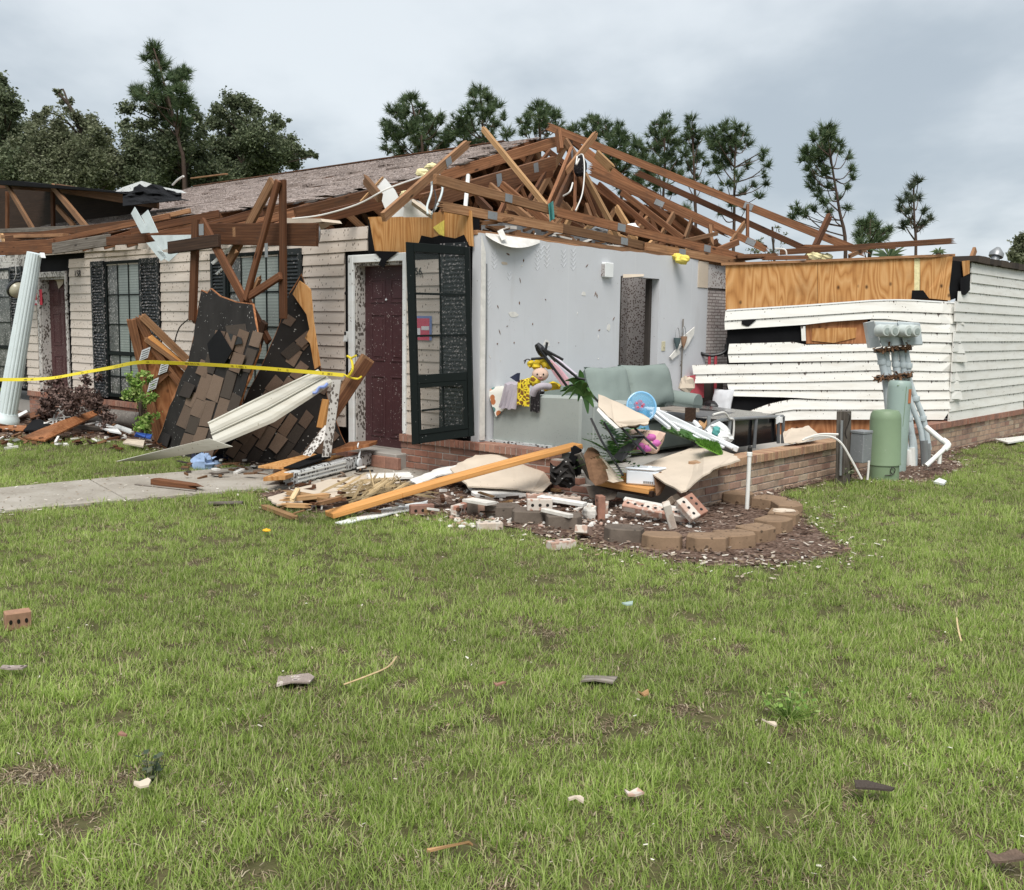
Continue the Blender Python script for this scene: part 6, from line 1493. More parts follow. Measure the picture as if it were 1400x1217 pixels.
ck = thing('mortared_bricks', 'two bricks mortared flat to flat leaning at the end of the brick wall', 'brick chunk', PZ(945, 708))
for k in (0, 1): loose_brick(0, 0, -.95, None, parent=ck, at=PZ(938, 700, .12) + Vector((.06, .05, .02)) * k * 1.1, tilt=(.3, .75), mat='brick_red' if k else 'brick_loose')
loose_brick(918, 704, -.8, 'brown brick leaning against the upright end brick', tilt=(.2, -.7), mat='brick_tan')
ck = thing('mortared_bricks', 'chunk of three bricks on edge at the left end of the bed', 'brick chunk', PZ(648, 692))
for k in range(3): loose_brick(0, 0, 1.25, None, parent=ck, at=PZ(637 + k * 10, 688 + k * 2.2, .05), tilt=(HP, .1), mat='brick_tan')
g = G(); g.box(PZ(632, 686, .125), X * .26, V * .12, Z * .02); put('mortar_bed', g, 'mortar_pale', ck)
jb(737, 680, 800, 690, .17, .15, .03, .08, 'drywall_edge', 'pale stick of lath lying on the rubble row', 'lath'); jb(742, 697, 781, 706, .12, .11, .03, .05, 'mortar_pale', 'cream mortar strip on top of the edging stones', 'mortar')
g = G(); g.prism([D(801, 665, 8.55), D(830, 663, 8.65), D(838, 672, 8.50), D(832, 684, 8.35), D(806, 680, 8.40)], V * .08); single('concrete_lump', g, 'stone_edge_grey', 'grey concrete lump at the foot of the shredded panel', 'concrete')
g = G()
rr = random.Random(21)
for i in range(330):
    p = PZ(rr.uniform(600, 960), rr.uniform(668, 722), .012); g.cur = rr.choice((0, 1, 2)); g.blob(p, (rr.uniform(.006, .032), rr.uniform(.006, .028), rr.uniform(.006, .02)), .5, 4, i, 6, 4)
put('rubble_bits', g, ['mortar_pale', 'brick_loose', 'drywall_edge'], None, kind='stuff')

# ---- scalloped edging stones round the bed
est = [(655, 700, .0, 'grey', 'dark grey edging stone at the left end, next to the brick on end'), (686, 707, -.05, 'grey', 'dark grey edging stone second from the left end of the row'), (724, 714, -.1, 'grey', 'dark mossy edging stone with a brick lying just above it'), (771, 721, -.15, 'grey', 'blackish edging stone beside the leaning red faced brick'),
       (853, 739, -.05, 'grey', 'dark edging stone right of the gap where bricks lie'), (904, 749, -.02, 'brown', 'brown edging stone at the front of the curve, left of the middle one'), (966, 751, .08, 'brown', 'large brown edging stone nearest the viewer at the front of the curve'), (1004, 747, .35, 'brown', 'brown edging stone right of the one nearest the viewer'),
       (1033, 738, .6, 'brown', 'brown edging stone where the curve turns towards the white stake'), (1056, 727, .9, 'brown', 'brown edging stone below the cream topped one'), (1071, 716, 1.2, 'brown', 'edging stone with a cream coloured broken top'), (1075, 704, 1.6, 'brown', 'edging stone at the outermost right of the curve'), (1052, 696, 2.4, 'brown', 'reddish edging stone just right of the white stake'), (1008, 688, 2.75, 'brown', 'long reddish edging stone just left of the white stake')]
for x, y, r_, mt, lb in est:
    c = PZ(x, y); m4 = Matrix.Rotation(r_, 4, 'Z'); w_, d_, h = .142, .105, .10
    top = [(-w_, -d_ * .2), (-w_ * .72, -d_), (-w_ * .1, -d_ * 1.12), (w_ * .72, -d_), (w_, -d_ * .2), (w_ * .8, d_), (-w_ * .8, d_)]; rr = random.Random(int(x)); g = G()
    tp = [Vector((a + rr.uniform(-.008, .008), b + rr.uniform(-.008, .008), h + rr.uniform(-.004, .006))) for a, b in top]; bt = [Vector((p.x * 1.03, p.y * 1.05, -.03)) for p in tp]
    n = len(tp); g.add([c + m4 @ p for p in bt + tp], [tuple(range(n - 1, -1, -1)), tuple(range(n, 2 * n))] + [(i, (i + 1) % n, n + (i + 1) % n, n + i) for i in range(n)])
    o = put('edging_stone', g, 'stone_edge_grey' if mt == 'grey' else 'stone_edge', None, label=lb, cat='edging stone', group='scalloped edging stones round the planting bed', bev=.007)
    if x == 1071:
        g = G(); g.blob(c + Z * .10, (.10, .055, .02), .3, 3, 2); put('cream_top', g, 'drywall_tan', o)
# ---- white stake with black cap
skb, skt = PZ(1021, 697), PZ(1021, 697) + (D(1025, 617, PZ(1021, 697).y) - PZ(1021, 697))
stk = thing('pipe_stake', 'white plastic pipe stake with a black cap in the mulch bed', 'stake', skb)
g = G(); g.tube([skb - Z * .05, skt], .018, 10); put('pipe', g, 'pvc_white', stk, smooth=True)
ud = (skt - skb).normalized(); g = G(); g.lathe(skt - ud * .04, ud, [(.023, 0), (.023, .03), (.02, .035)], 12); put('coupling', g, 'pvc_white', stk); g = G(); g.lathe(skt, ud, [(.02, -.008), (.018, .03), (.008, .05)], 12); put('cap', g, 'ink_black', stk)

# ================================================================ IN THE OPEN ROOM
cb_ = .20; ca0, ca1 = 2.345, fa(793, 570, .2); zt0, zt1 = .845, .875
co = thing('loveseat', 'grey green upholstered loveseat with its back turned to the viewer at the brick sill', 'couch', W((ca0 + ca1) / 2, .6, .2))
g = G(); g.hexa([W(ca0, cb_, .22), W(ca1, cb_, .22), W(ca1, cb_ + .2, .22), W(ca0, cb_ + .2, .22), W(ca0, cb_ + .01, zt0), W(ca1, cb_ + .01, zt1), W(ca1, cb_ + .2, zt1), W(ca0, cb_ + .2, zt0)]); put('back', g, 'couch_fabric', co, bev=.02)
g = G(); g.abz(ca1 + .005, ca1 + .2, cb_ + .2, cb_ + .86, .24, .80); put('arm', g, 'couch_fabric', co, bev=.025)
g = G(); g.abz(ca0 - .2, ca0, cb_ + .2, cb_ + .86, .24, .78); put('arm', g, 'couch_fabric', co, bev=.025)
g = G(); g.abz(ca1 + .2, ca0 - .2, cb_ + .2, cb_ + .84, .26, .58); put('seat', g, 'couch_fabric', co, bev=.03)
g = G()
for a_ in (ca0 - .08, ca1 + .08):
    for b__ in (cb_ + .08, cb_ + .78): g.abz(a_ - .03, a_ + .03, b__ - .03, b__ + .03, .19, .25)
put('foot', g, 'wood_dark', co)
# second couch against the grey wall
c2 = thing('sofa', 'green sofa with two loose back cushions standing along the grey wall', 'couch', W(1.8, 2.3, .2))
g = G(); g.abz(1.42, 2.0, .95, 2.85, .24, .56); put('seat', g, 'cushion_fabric', c2, bev=.03)
g = G(); g.abz(2.05, 2.33, .95, 2.85, .24, .95); put('back', g, 'cushion_fabric', c2, bev=.03)
g = G(); ac = [W(1.56, 2.74, .685), W(2.2, 2.74, .73)]; g.tube(ac, [.10, .11], 16); g.box(W(1.57, 2.66, .24), U * .62, V * .16, Z * .44); put('arm', g, 'cushion_fabric', c2, smooth=True)
g = G(); g.sheet(lambda u, v: W(1.38 + .66 * v, 1.0 + 1.85 * u, .585 + .02 * noise.noise(Vector((u * 4, v * 5, 2))) + .16 * v * 0), 12, 6, .02); put('seat_cushion', g, 'cushion_fabric', c2, smooth=True)
def pillow(name, parent, c, wx, hz, th, xdir, lean, mat, pinch=.12, **k):
    xd = Vector(xdir).normalized(); nd = Z.cross(xd); up = (Z + nd * lean).normalized(); nd = xd.cross(up); g = G(); N = 14; vs = []; fs = []
    for sgn in (1, -1):
        for i in range(N + 1):
            for j in range(N + 1):
                u, v = i / N * 2 - 1, j / N * 2 - 1; f = max(0, (1 - u ** 4) * (1 - v ** 4)) ** .5
                k_ = 1 - pinch * (1 - abs(u)) * (abs(v) ** 3) * .6 ; k2 = 1 - pinch * (1 - abs(v)) * (abs(u) ** 3) * .6
                w_ = .012 * noise.noise(Vector((u * 3, v * 3, c[0] * 9)))
                vs.append(Vector(c) + xd * wx / 2 * u * k2 + up * hz / 2 * v * k_ + nd * sgn * (th / 2 * f + w_))
    M_ = (N + 1) ** 2
    for i in range(N):
        for j in range(N):
            a = i * (N + 1) + j; fs += [(a, a + N + 1, a + N + 2, a + 1), (M_ + a, M_ + a + 1, M_ + a + N + 2, M_ + a + N + 1)]
    g.add(vs, fs); return put(name, g, mat, parent, smooth=True, **k)
pillow('back_cushion', c2, W(1.90, 1.50, .86), .68, .50, .26, V, .25, 'cushion_fabric'); pillow('back_cushion', c2, W(1.92, 2.24, .86), .92, .52, .28, V, .25, 'cushion_fabric')
g = G(); g.sheet(lambda u, v: W(1.30 + .6 * v, .9 + 1.45 * u - .1 * v, .63 + .015 * math.sin(u * 9) + (.10 - .1 * u)), 12, 6, .012); single('white_sheet', g, 'sheet_white', 'white sheet spread over the front of the green sofa', 'sheet', smooth=True)
# cloths hung over the back of the loveseat: fn follows the top edge then hangs down the front
def drape(name, x0, x1, yb0, yb1, mat, label, cat, back=.12, amp=.012, fr=5, lift=.0, skew=0, seed=1, nu=14, nv=12):
    def fn(u, v):
        a = fa(x0 + (x1 - x0) * u, 545, cb_) + skew * max(0, v - .4); zt = zt0 + (zt1 - zt0) * (ca0 - a) / (ca0 - ca1) + .012 + lift
        zb = PF(x0 + (x1 - x0) * u, yb0 + (yb1 - yb0) * u, cb_).z; w_ = amp * (math.sin(u * fr * 6.28 + seed) + .6 * noise.noise(Vector((u * 4, v * 3, seed))))
        if v < .4: return W(a, cb_ + back * (1 - v / .4) - .005, zt + .01 * math.sin(u * 9 + seed) + w_ * .5)
        t = (v - .4) / .6; return W(a, cb_ - .015 - abs(w_) * (0.4 + t) - lift * .3, zt - (zt - zb) * t + w_ * .3)
    g = G(); g.sheet(fn, nu, nv, .012); return single(name, g, mat, label, cat, smooth=True)
def tri(u): return 0
def pdrape(u, v):
    x = 668 + 36 * u; top = zt0 + .03 + .07 * u; a = fa(x, 545, cb_); yb = 545 + 25 * (1 - abs(u - .36) / .64) ** 1.0 if u > .36 else 530 + 40 * (u / .36); zb = PF(x, yb, cb_).z
    if v < .35: return W(a, cb_ + .18 * (1 - v / .35) - .01, top + .02 * math.sin(u * 5))
    t = (v - .35) / .65; return W(a, cb_ - .02 - .01 * math.sin(u * 8) * t, top - (top - zb) * t)
g = G(); g.sheet(pdrape, 14, 12, .01); single('baby_blanket', g, 'print_cloth', 'pale baby blanket printed with orange and teal pumpkins over the loveseat back', 'blanket', smooth=True)
drape('lilac_jacket', 695, 716, 558, 560, 'cloth_lilac', 'lilac ribbed jacket draped over the loveseat back', 'jacket', .15, .022, 2.2, .09, .10, 2)
g = G(); g.prism([D(697, 516, 8.85), D(707, 510, 8.9), D(706, 522, 8.85)], V * .04); single('navy_scrap', g, 'cloth_navy', 'small navy cloth corner above the lilac jacket', 'cloth')
drape('giraffe_scarf', 713, 729, 552, 556, 'giraffe_cloth', 'yellow scarf with brown giraffe patches over the loveseat back', 'scarf', .10, .018, 2.0, .13, .0, 3)
drape('black_fur_coat', 729, 740, 562, 564, 'cloth_black', 'narrow black fur stole hanging beside the giraffe scarf', 'stole', .05, .012, 1.4, .02, 0, 4)
g = G(); g.tube(crv([D(728, 540, 8.62), D(732, 532, 8.6), D(741, 528, 8.6), D(752, 529, 8.65)], 5), [.03] * 15 + [.026], 10); single('grey_sleeve', g, 'cloth_lilac', 'stuffed grey sleeve curling over the black fur stole', 'sleeve', smooth=True)
g = G(); g.sheet(lambda u, v: D(744 + 22 * u, 534 - 10 * math.sin(math.pi * (u * .8 + .1)) * v - 3 * u, 8.75 - .05 * v + .02 * math.sin(u * 9)), 8, 5, .02); single('yellow_cloth', g, 'cloth_yellow', 'bright yellow cloth bunched on the loveseat back right of the rag doll', 'cloth', smooth=True)
doll = thing('rag_doll', 'soft rag doll with a bushy yellow hat sitting on the loveseat back', 'doll', D(738, 525, 8.72))
hc = D(738.5, 512, 8.70)
g = G(); g.blob(hc, (.072, .06, .058), .03, 2, 1, 16, 10); put('head', g, 'skin_cloth', doll, smooth=True)
g = G(); [g.blob(hc + Vector((.075 * math.cos(k * 1.05) * (1 if k < 6 else .4), .03 + .03 * math.sin(k * 1.05), .072 + (.014 if k % 2 else 0) + (.03 if k > 5 else 0))), (.036, .034, .030), .6, 5, k, 10, 7) for k in range(9)]; put('hat', g, 'cloth_yellow', doll, smooth=True)
for s_ in (-1, 1):
    g = G(); g.blob(hc + Vector((.026 * s_, -.057, .004)), .0075, 0, 1, 1, 8, 5); put('eye', g, 'ink_black', doll, smooth=True)
g = G(); g.blob(hc + Vector((.002, -.062, -.012)), (.011, .010, .008), 0, 1, 1, 8, 5); put('nose', g, 'skin_cloth', doll, smooth=True)
g = G(); g.tube([hc + Vector((.018 * k, -.058 + .004 * k * k, -.028 - .006 * (1 - k * k))) for k in seg((-1, 1), 6)], .003, 5); put('mouth', g, 'red_paint', doll)
g = G(); g.blob(hc + Vector((-.045, -.01, -.055)), (.05, .04, .05), .1, 3, 3); put('body', g, 'giraffe_cloth', doll, smooth=True)
g = G()
for l in ([(716, 494), (722, 491), (730, 496), (738, 501)], [(719, 492), (717, 497)], [(724, 493), (721, 499)], [(738, 500), (742, 494), (746, 498)]): g.tube(crv([D(x, y, 8.75) for x, y in l], 3), .005, 5)
single('twig', g, 'wire_dark', 'thin dark twig on top of the rag doll hat', 'twig')
# folded camping chair thrown on top
cc = thing('folding_chair', 'folded black framed camp chair with pink fabric, legs in the air', 'chair', D(775, 545, 8.9))
for l in ([(733, 471), (778, 532), (783, 526)], [(742, 478), (790, 517), (800, 519)], [(738, 490), (745, 489), (757, 505)], [(748, 468), (746, 480), (760, 494)], [(744, 478), (770, 492)], [(726, 491), (739, 490)]):
    g = G(); g.tube([D(x, y, 8.66) for x, y in l], .012, 6); put('leg', g, 'black_metal', cc)
g = G(); g.lathe(D(741, 481, 8.72), Vector((.5, .1, -.7)), [(.022, -.08), (.036, -.04), (.04, 0), (.028, .05)], 12); put('hub', g, 'black_metal', cc)
g = G(); g.prism([D(752, 492, 8.8), D(764, 503, 8.82), D(776, 518, 8.85), D(776, 528, 8.85), D(768, 527, 8.84), D(757, 512, 8.82), D(750, 500, 8.8)], V * .02); put('pink_panel', g, 'pink_fabric', cc)
g = G(); g.prism([D(758, 488, 8.84), D(770, 497, 8.86), D(788, 512, 8.92), D(783, 515, 8.9), D(764, 500, 8.85)], V * .02); put('pale_panel', g, 'lilac_plastic', cc)
# house plant
pl_ = thing('house_plant', 'green strap leaved house plant tipped over the loveseat corner', 'plant', D(797, 543, 8.7))
rr = random.Random(6)
for i, (x, y) in enumerate(((768, 541), (773, 520), (783, 516), (793, 505), (801, 522), (806, 535), (813, 545), (790, 548), (766, 534), (778, 545), (812, 556), (804, 565), (786, 524), (770, 530))):
    p0 = D(797, 540, 8.72 + .02 * (i % 3)); p1 = D(x, y, 8.6 + .03 * (i % 4)); mid = p0.lerp(p1, .55) + Z * rr.uniform(.02, .07); cs = crv([p0, mid, p1], 5); s_ = (p1 - p0).cross(Vector((0, 1, .4))).normalized()
    g = G(); g.sheet(lambda u, v: cs[min(int(u * (len(cs) - 1)), len(cs) - 1)] + s_ * (.026 * math.sin(math.pi * min(.97, u * .85 + .12)) * (v * 2 - 1)) - Z * .006 * abs(v * 2 - 1), len(cs) - 1, 2, .003); put('leaf', g, 'leaf_house', pl_, smooth=True)
def fronds(name, label, c, n, r_, seed, mat='leaf_house'):
    t = thing(name, label, 'plant', c); rr = random.Random(seed); g = G()
    for i in range(n):
        a_ = rr.uniform(0, 6.28); e_ = rr.uniform(-.2, .9); d = Vector((math.cos(a_), math.sin(a_) * .7, e_)).normalized(); L_ = r_ * rr.uniform(.5, 1.1); s_ = d.cross(Z).normalized()
        for k in range(9):
            t0 = (k + 1) / 10; p = c + d * L_ * t0 - Z * .25 * L_ * t0 * t0
            for sg in (-1, 1):
                q = p + s_ * sg * L_ * .22 * math.sin(math.pi * (t0 * .8 + .15)) + d * .02; g.add([p, q, p + d * L_ * .07], [(0, 1, 2)])
    put('frond_mass', g, mat, t, kind='stuff'); return t
fronds('fern', 'dark green fern crushed in the broken corner below the black stand', D(840, 625, 8.6), 34, .40, 1); fronds('fern', 'small fern tuft under the drywall by the magenta pillow', D(850, 604, 8.8), 20, .32, 2)
# black plant stand fallen over
bs = thing('plant_stand', 'fallen black wire plant stand slanting across the broken corner', 'stand', D(850, 620, 8.4))
for l in ([(808, 572, 8.7), (822, 602, 8.6), (852, 650, 8.3)], [(826, 578, 8.75), (846, 612, 8.6)], [(806, 536, 8.75), (838, 572, 8.6), (882, 620, 8.3)], [(868, 586, 8.6), (898, 614, 8.4)], [(863, 597, 8.5), (881, 596, 8.5)]):
    g = G(); g.tube([D(*p) for p in l], .010, 6); put('rod', g, 'black_metal', bs)
g = G(); g.prism([D(838, 625, 8.45), D(863, 596, 8.55), D(881, 597, 8.5), D(849, 631, 8.35)], V * .02); put('shelf', g, 'black_metal', bs); g = G(); g.prism([D(848, 566, 8.6), D(872, 578, 8.6), D(862, 586, 8.55), D(850, 580, 8.55)], V * .1); single('dark_box', g, 'wood_dark', 'dark open box behind the torn drywall on the black stand', 'box')
# blue see-through fan toy, pink and magenta pillow
bf = thing('toy_fan', 'translucent blue round toy fan with a red flower at its centre', 'toy', D(876, 600, 9.0))
fc = D(877, 556, 9.1); fd_ = Vector((.15, -1, .25)).normalized()
g = G(); g.lathe(fc, fd_, [(.13, -.01), (.128, .012), (.09, .02), (.01, .022), (.01, -.012)], 28); put('disc', g, 'blue_clear', bf, smooth=True)
g = G(); yv = fd_.orthogonal().normalized(); zv = fd_.cross(yv); g.tube([fc + (yv * math.cos(k) + zv * math.sin(k)) * .13 for k in seg((0, 2 * math.pi), 28)], .010, 6); put('rim', g, 'blue_plastic', bf, smooth=True)
for k in range(5):
    g = G(); a_ = k * 1.256; g.blob(fc + fd_ * .03 + (yv * math.cos(a_) + zv * math.sin(a_)) * .032 - X * .03, (.024, .014, .024), .2, 3, k, 8, 6); put('petal', g, 'red_plastic', bf, smooth=True)
g = G(); g.lathe(D(877, 598, 9.0), Z + Vector((.05, .1, 0)), [(.085, 0), (.08, .05), (.05, .12), (.038, .22), (.03, .26)], 18); put('stand', g, 'blue_clear', bf, smooth=True)
mp = thing('pillow_pair', 'magenta and peach printed pillow under the black stand', 'pillow', D(885, 610, 8.7)); pillow('pillow', mp, D(880, 603, 8.75), .36, .20, .16, X, .8, 'skin_cloth')
for x, y in ((869, 603), (876, 611), (897, 606), (890, 598), (884, 613)):
    g = G(); g.blob(D(x, y, 8.62), (.045, .03, .03), .4, 4, x, 8, 6); put('printed_flower', g, 'magenta_cloth', mp, smooth=True)
# white bed-rail bars and turf
wb = thing('crib_rail', 'white barred crib rail lying slantwise behind the brick wall', 'crib rail', D(960, 595, 9.3))
for x0, y0, x1, y1, w_ in ((893, 560, 1009, 615, .05), (890, 565, 915, 585, .03), (897, 563, 928, 588, .025), (905, 570, 990, 612, .022), (914, 578, 975, 610, .02), (930, 578, 1002, 613, .022)):
    board('rail', D(x0, y0, 9.6 - (x0 - 890) * .002), D(x1, y1, 9.0 + (x1 - 900) * .002), w_, .03, 'white_metal', wb)
g = G(); g.sheet(lambda u, v: D(905 + 70 * u, 578 + 24 * u - 8 * v + 6 * math.sin(v * 3) + 14 * v, 9.35 - .2 * v + .06 * noise.noise(Vector((u * 8, v * 5, 0)))), 18, 8, .02); single('green_print_cloth', g, 'leaf_house', 'dark green leaf patterned cloth tangled under the white rail', 'cloth')
def turfpatch():
    g = G(); rr = random.Random(8)
    for i in range(2600):
        u, v = rr.random(), rr.random(); p = D(952 + 30 * u + 6 * v, 604 + 12 * v * (.4 + u) + 4 * u, 8.95 - .25 * v) + Z * .01; d = Vector((rr.uniform(-.4, .4), rr.uniform(-.4, .1), 1)).normalized() * rr.uniform(.02, .04); s_ = Vector((rr.uniform(-1, 1), rr.uniform(-1, 1), 0)).normalized() * .003; g.add([p - s_, p + s_, p + d], [(0, 1, 2)])
    t = thing('turf_mat', 'bright green artificial turf mat curled on the drywall', 'turf mat', D(968, 612, 8.8)); put('pile', g, 'turf', t, kind='stuff'); g = G(); g.sheet(lambda u, v: D(950 + 34 * u + 6 * v, 604 + 12 * v * (.4 + u) + 4 * u, 8.95 - .25 * v), 5, 4, .01); put('backing', g, 'turf', t)
turfpatch()
# black storage crate with tubular frame
cr = thing('dog_crate', 'black panelled crate with grey tube frame behind the brick wall', 'crate', PS(1030, 612, .5))
def q3(x, y, a): return PS(x, y, a)
g = G(); g.prism([q3(1002, 575, .55), q3(1060, 566, .55), q3(1062, 604, .55), q3(1005, 612, .55)], U * .5); put('panel', g, 'black_gloss', cr)
g = G(); g.prism([q3(975, 575, .7), q3(1000, 574, .7), q3(1000, 612, .7), q3(980, 612, .7)], U * .02); put('panel', g, 'black_metal', cr)
for l, mt in (([(1000, 573), (1070, 569)], 'grey_metal'), ([(1034, 571), (1031, 613)], 'dark_tube'), ([(1064, 570), (1064, 606)], 'dark_tube'), ([(1071, 569), (1070, 606)], 'dark_tube'), ([(969, 569), (969, 600)], 'grey_metal'), ([(998, 575), (996, 606)], 'grey_metal'), ([(963, 592), (972, 581), (984, 575), (1000, 573)], 'grey_metal')):
    g = G(); g.tube(crv([q3(x, y, .52) for x, y in l], 3), .018, 8); put('frame_tube', g, mt, cr, smooth=True)
g = G(); g.tube(crv([q3(x, y, .5) for x, y in ((975, 567), (990, 564), (997, 572), (1003, 575), (1002, 598), (997, 605))], 5), .010, 6); single('white_hose', g, 'cable_white', 'thin white hose looping over the crate frame', 'hose', smooth=True)
g = G(); g.prism([q3(1062, 570, .5), q3(1067, 568, .5), q3(1066, 577, .5), q3(1062, 580, .5)], U * .01); g.prism([q3(1067, 571, .49), q3(1070, 570, .49), q3(1070, 578, .49), q3(1067, 578, .49)], U * .01); single('white_tags', g, 'sheet_white', 'white paper tags stuck to the right end of the crate frame', 'tag')
g = G(); g.prism([D(909, 553, 10.9), D(975, 560, 11.1), D(1042, 568, 11.0), D(1041, 571, 10.9), D(1000, 568, 10.8), D(909, 558, 10.7)], Vector((.1, .4, 0))); single('black_tv', g, 'black_gloss', 'thin black flat screen lying face up over the crate', 'television')
g = G(); g.prism([D(912, 562, 10.4), D(985, 566, 10.6), D(985, 574, 10.4), D(940, 582, 10.1), D(912, 574, 10.2)], V * .3); single('dark_dresser', g, 'dark_tube', 'dark grey cabinet top under the flat screen', 'cabinet')
g = G(); g.prism([D(902, 557, 10.2), D(938, 560, 10.2), D(938, 565, 10.1), D(902, 561, 10.1)], V * .25); single('grey_plank', g, 'wood_grey', 'grey board on the dark cabinet behind the white rail', 'board')
g = G(); g.box(D(936, 576, 9.75), X * .09, V * .05, Z * .13); single('dark_block', g, 'wood_dark', 'small dark brown block behind the white rail', 'block')
g = G(); g.blob(D(983, 591, 9.55), (.10, .07, .09), .5, 3, 5); g.blob(D(988, 598, 9.5), (.09, .06, .06), .5, 3, 6); single('white_bag', g, 'sheet_white', 'crumpled white plastic bag inside the open crate', 'bag'); g = G(); g.blob(D(979, 590, 9.48), (.04, .03, .05), .4, 3, 7); single('teal_bag', g, 'teal_cloth', 'teal corner of packaging beside the white plastic bag', 'packaging')
jb2 = lambda *a, **k: None
for i, (x0, y0, x1, y1) in enumerate(((955, 577, 966, 584), (960, 590, 969, 575), (963, 586, 957, 579))): board('wood_scrap', D(x0, y0, 9.7 - i * .03), D(x1, y1, 9.7 - i * .03), .04, .03, 'wood_pale', None, up=V, label=('short pale wood scrap left of the crate, lowest of three', 'upright pale wood scrap against the crate frame tube', 'pale wood scrap wedged between the other two by the crate')[i], cat='wood scrap')
g = G(); g.tube(crv([D(940, 574, 9.8), D(950, 578, 9.7), D(957, 586, 9.6)], 4), .025, 8); single('white_arc_tube', g, 'white_metal', 'short curved white tube left of the crate', 'tube', smooth=True)
# exercise bike behind
eb = thing('exercise_bike', 'exercise bike with black curved handlebars and red posts by the chimney', 'exercise bike', D(975, 555, 13.1))
for pts in ([(955, 461), (954, 478), (960, 484), (972, 486)], [(972, 486), (985, 484), (994, 477), (995, 462)]):
    g = G(); g.tube(crv([D(x, y, 13.0) for x, y in pts], 4), .022, 8); put('handlebar', g, 'black_metal', eb, smooth=True)
g = G(); g.box(D(990, 488, 13.02), X * .05, V * .05, Z * .16); put('grip', g, 'black_metal', eb)
for x in (970, 978.5): g = G(); g.tube([D(x, 484, 13.0), D(x - 1, 560, 13.05)], .020, 8); put('post', g, 'red_paint', eb)
g = G(); g.blob(D(972, 556, 12.8), (.10, .16, .08), .2, 3, 2); put('saddle', g, 'black_metal', eb, smooth=True)
g = G(); g.prism([D(935, 516, 12.7), D(948, 513, 12.7), D(948, 545, 12.7), D(936, 540, 12.7)], V * .25); single('red_box', g, 'red_paint', 'dull red box half hidden behind the sofa arm', 'box'); g = G(); g.blob(D(939, 527, 12.3), (.09, .07, .12), .5, 4, 2); single('paper_bundle', g, 'drywall_tan', 'crumpled brown paper bundle in front of the red box', 'paper')
g = G(); g.prism([D(950, 524, 13.0), D(972, 524, 13.0), D(972, 560, 13.0), D(950, 560, 13.0)], V * .3); single('dark_cabinet', g, 'dark_room', 'dark cabinet in shadow below the overhanging siding', 'cabinet'); pillow('grey_cushion', None, D(987, 550, 12.75), .28, .34, .12, X, .3, 'drywall_grey', label='pale grey cushion slumped below the pushed in wall', cat='cushion')
g = G(); g.prism([D(996, 566, 13.3), D(998, 552, 13.35), D(1006, 556, 13.3), D(1014, 562, 13.3), D(1024, 566, 13.2)], V * .05); single('orange_foam', g, 'plywood', 'ragged orange foam under the torn siding', 'foam')

# ================================================================ UTILITIES AT THE SIDE
up_b = PZ(1152, 662); pt = thing('marker_post', 'square weathered wooden post at the end of the near brick wall', 'post', up_b)
uy = up_b.y; board('post', up_b - Z * .05, D(1154, 562, uy), .11, .10, 'wood_grey', pt, up=U)
g = G(); g.tube([D(1149, 650, uy - .06), D(1151, 575, uy - .06)], .014, 6); put('ground_conduit', g, 'grey_metal', pt)
g = G(); g.tube(crv([D(1158, 565, uy - .06), D(1162, 568, uy - .08), D(1161, 576, uy - .07), D(1156, 590, uy - .07), D(1158, 600, uy - .07)], 4), .006, 5); put('wire', g, 'wire_dark', pt)
bx = thing('cable_box', 'grey plastic cable box spattered white, fixed beside the wooden post', 'utility box', D(1175, 632, uy))
o = D(1161, 631, uy - .02); hb_ = D(1161, 592, uy - .02).z - o.z; pl3 = [o, D(1179, 633, uy - .17), D(1191, 631, uy - .05), D(1176, 630, uy + .06)]; zb_ = o.z; pl3 = [Vector((p.x, p.y, zb_)) for p in pl3]; g = G(); g.prism(pl3, Z * hb_); g.prism([p * 1.0 + (p - sum(pl3, Vector()) / 4) * .06 + Z * hb_ for p in pl3], Z * .03); put('cover', g, 'cable_box', bx, bev=.006)
for l in ([(1188, 630), (1187, 645), (1186, 656)], [(1097, 602), (1112, 597), (1135, 597), (1150, 606), (1163, 627), (1178, 655)], [(1100, 600), (1120, 594), (1146, 594)]):
    g = G(); g.tube(crv([D(x, y, uy - .18 if x > 1150 else uy - .18) for x, y in l], 5), .011, 6); put('service_cable', g, 'cable_white', bx, smooth=True)
# green pedestal
gp0 = PZ(1208, 656); gy = gp0.y; gr = .115 * 10.5 / 10.6
pd = thing('telecom_pedestal', 'short moss green cylindrical cable pedestal with rounded top', 'pedestal', gp0)
zt_ = D(1206, 560, gy).z; g = G(); lean = Vector((-.03, 0, 1)); R0 = (D(1229, 610, gy) - D(1187, 610, gy)).length / 2
g.lathe(gp0 + Z * .16, lean, [(R0 * 1.03, 0), (R0 * 1.03, .01), (R0, .02), (R0 * .97, zt_ - .25), (R0 * .93, zt_ - .205), (R0 * .8, zt_ - .17), (R0 * .3, zt_ - .16), (.001, zt_ - .158)], 32, False); put('dome', g, 'pedestal_green', pd, smooth=True)
g = G(); g.lathe(gp0 - Z * .05, lean, [(R0 * .96, 0), (R0 * .96, .21)], 32); put('base', g, 'pedestal_green', pd, smooth=True)
g = G(); cc_ = D(1218, 646, gy - R0 - .005); g.tube(crv([cc_ + Vector((-.06, 0, -.03)), cc_ + Vector((.02, 0, -.02)), cc_ + Vector((.04, 0, .03)), cc_ + Vector((.01, 0, .05)), cc_ + Vector((-.005, 0, .01)), cc_ + Vector((.02, 0, -.02))], 4), .005, 5); put('wire_loop', g, 'wire_dark', pd)
g = G(); g.blob(D(1223, 629, gy - R0 * .75), (.010, .01, .012), 0); put('bolt', g, 'ink_black', pd)
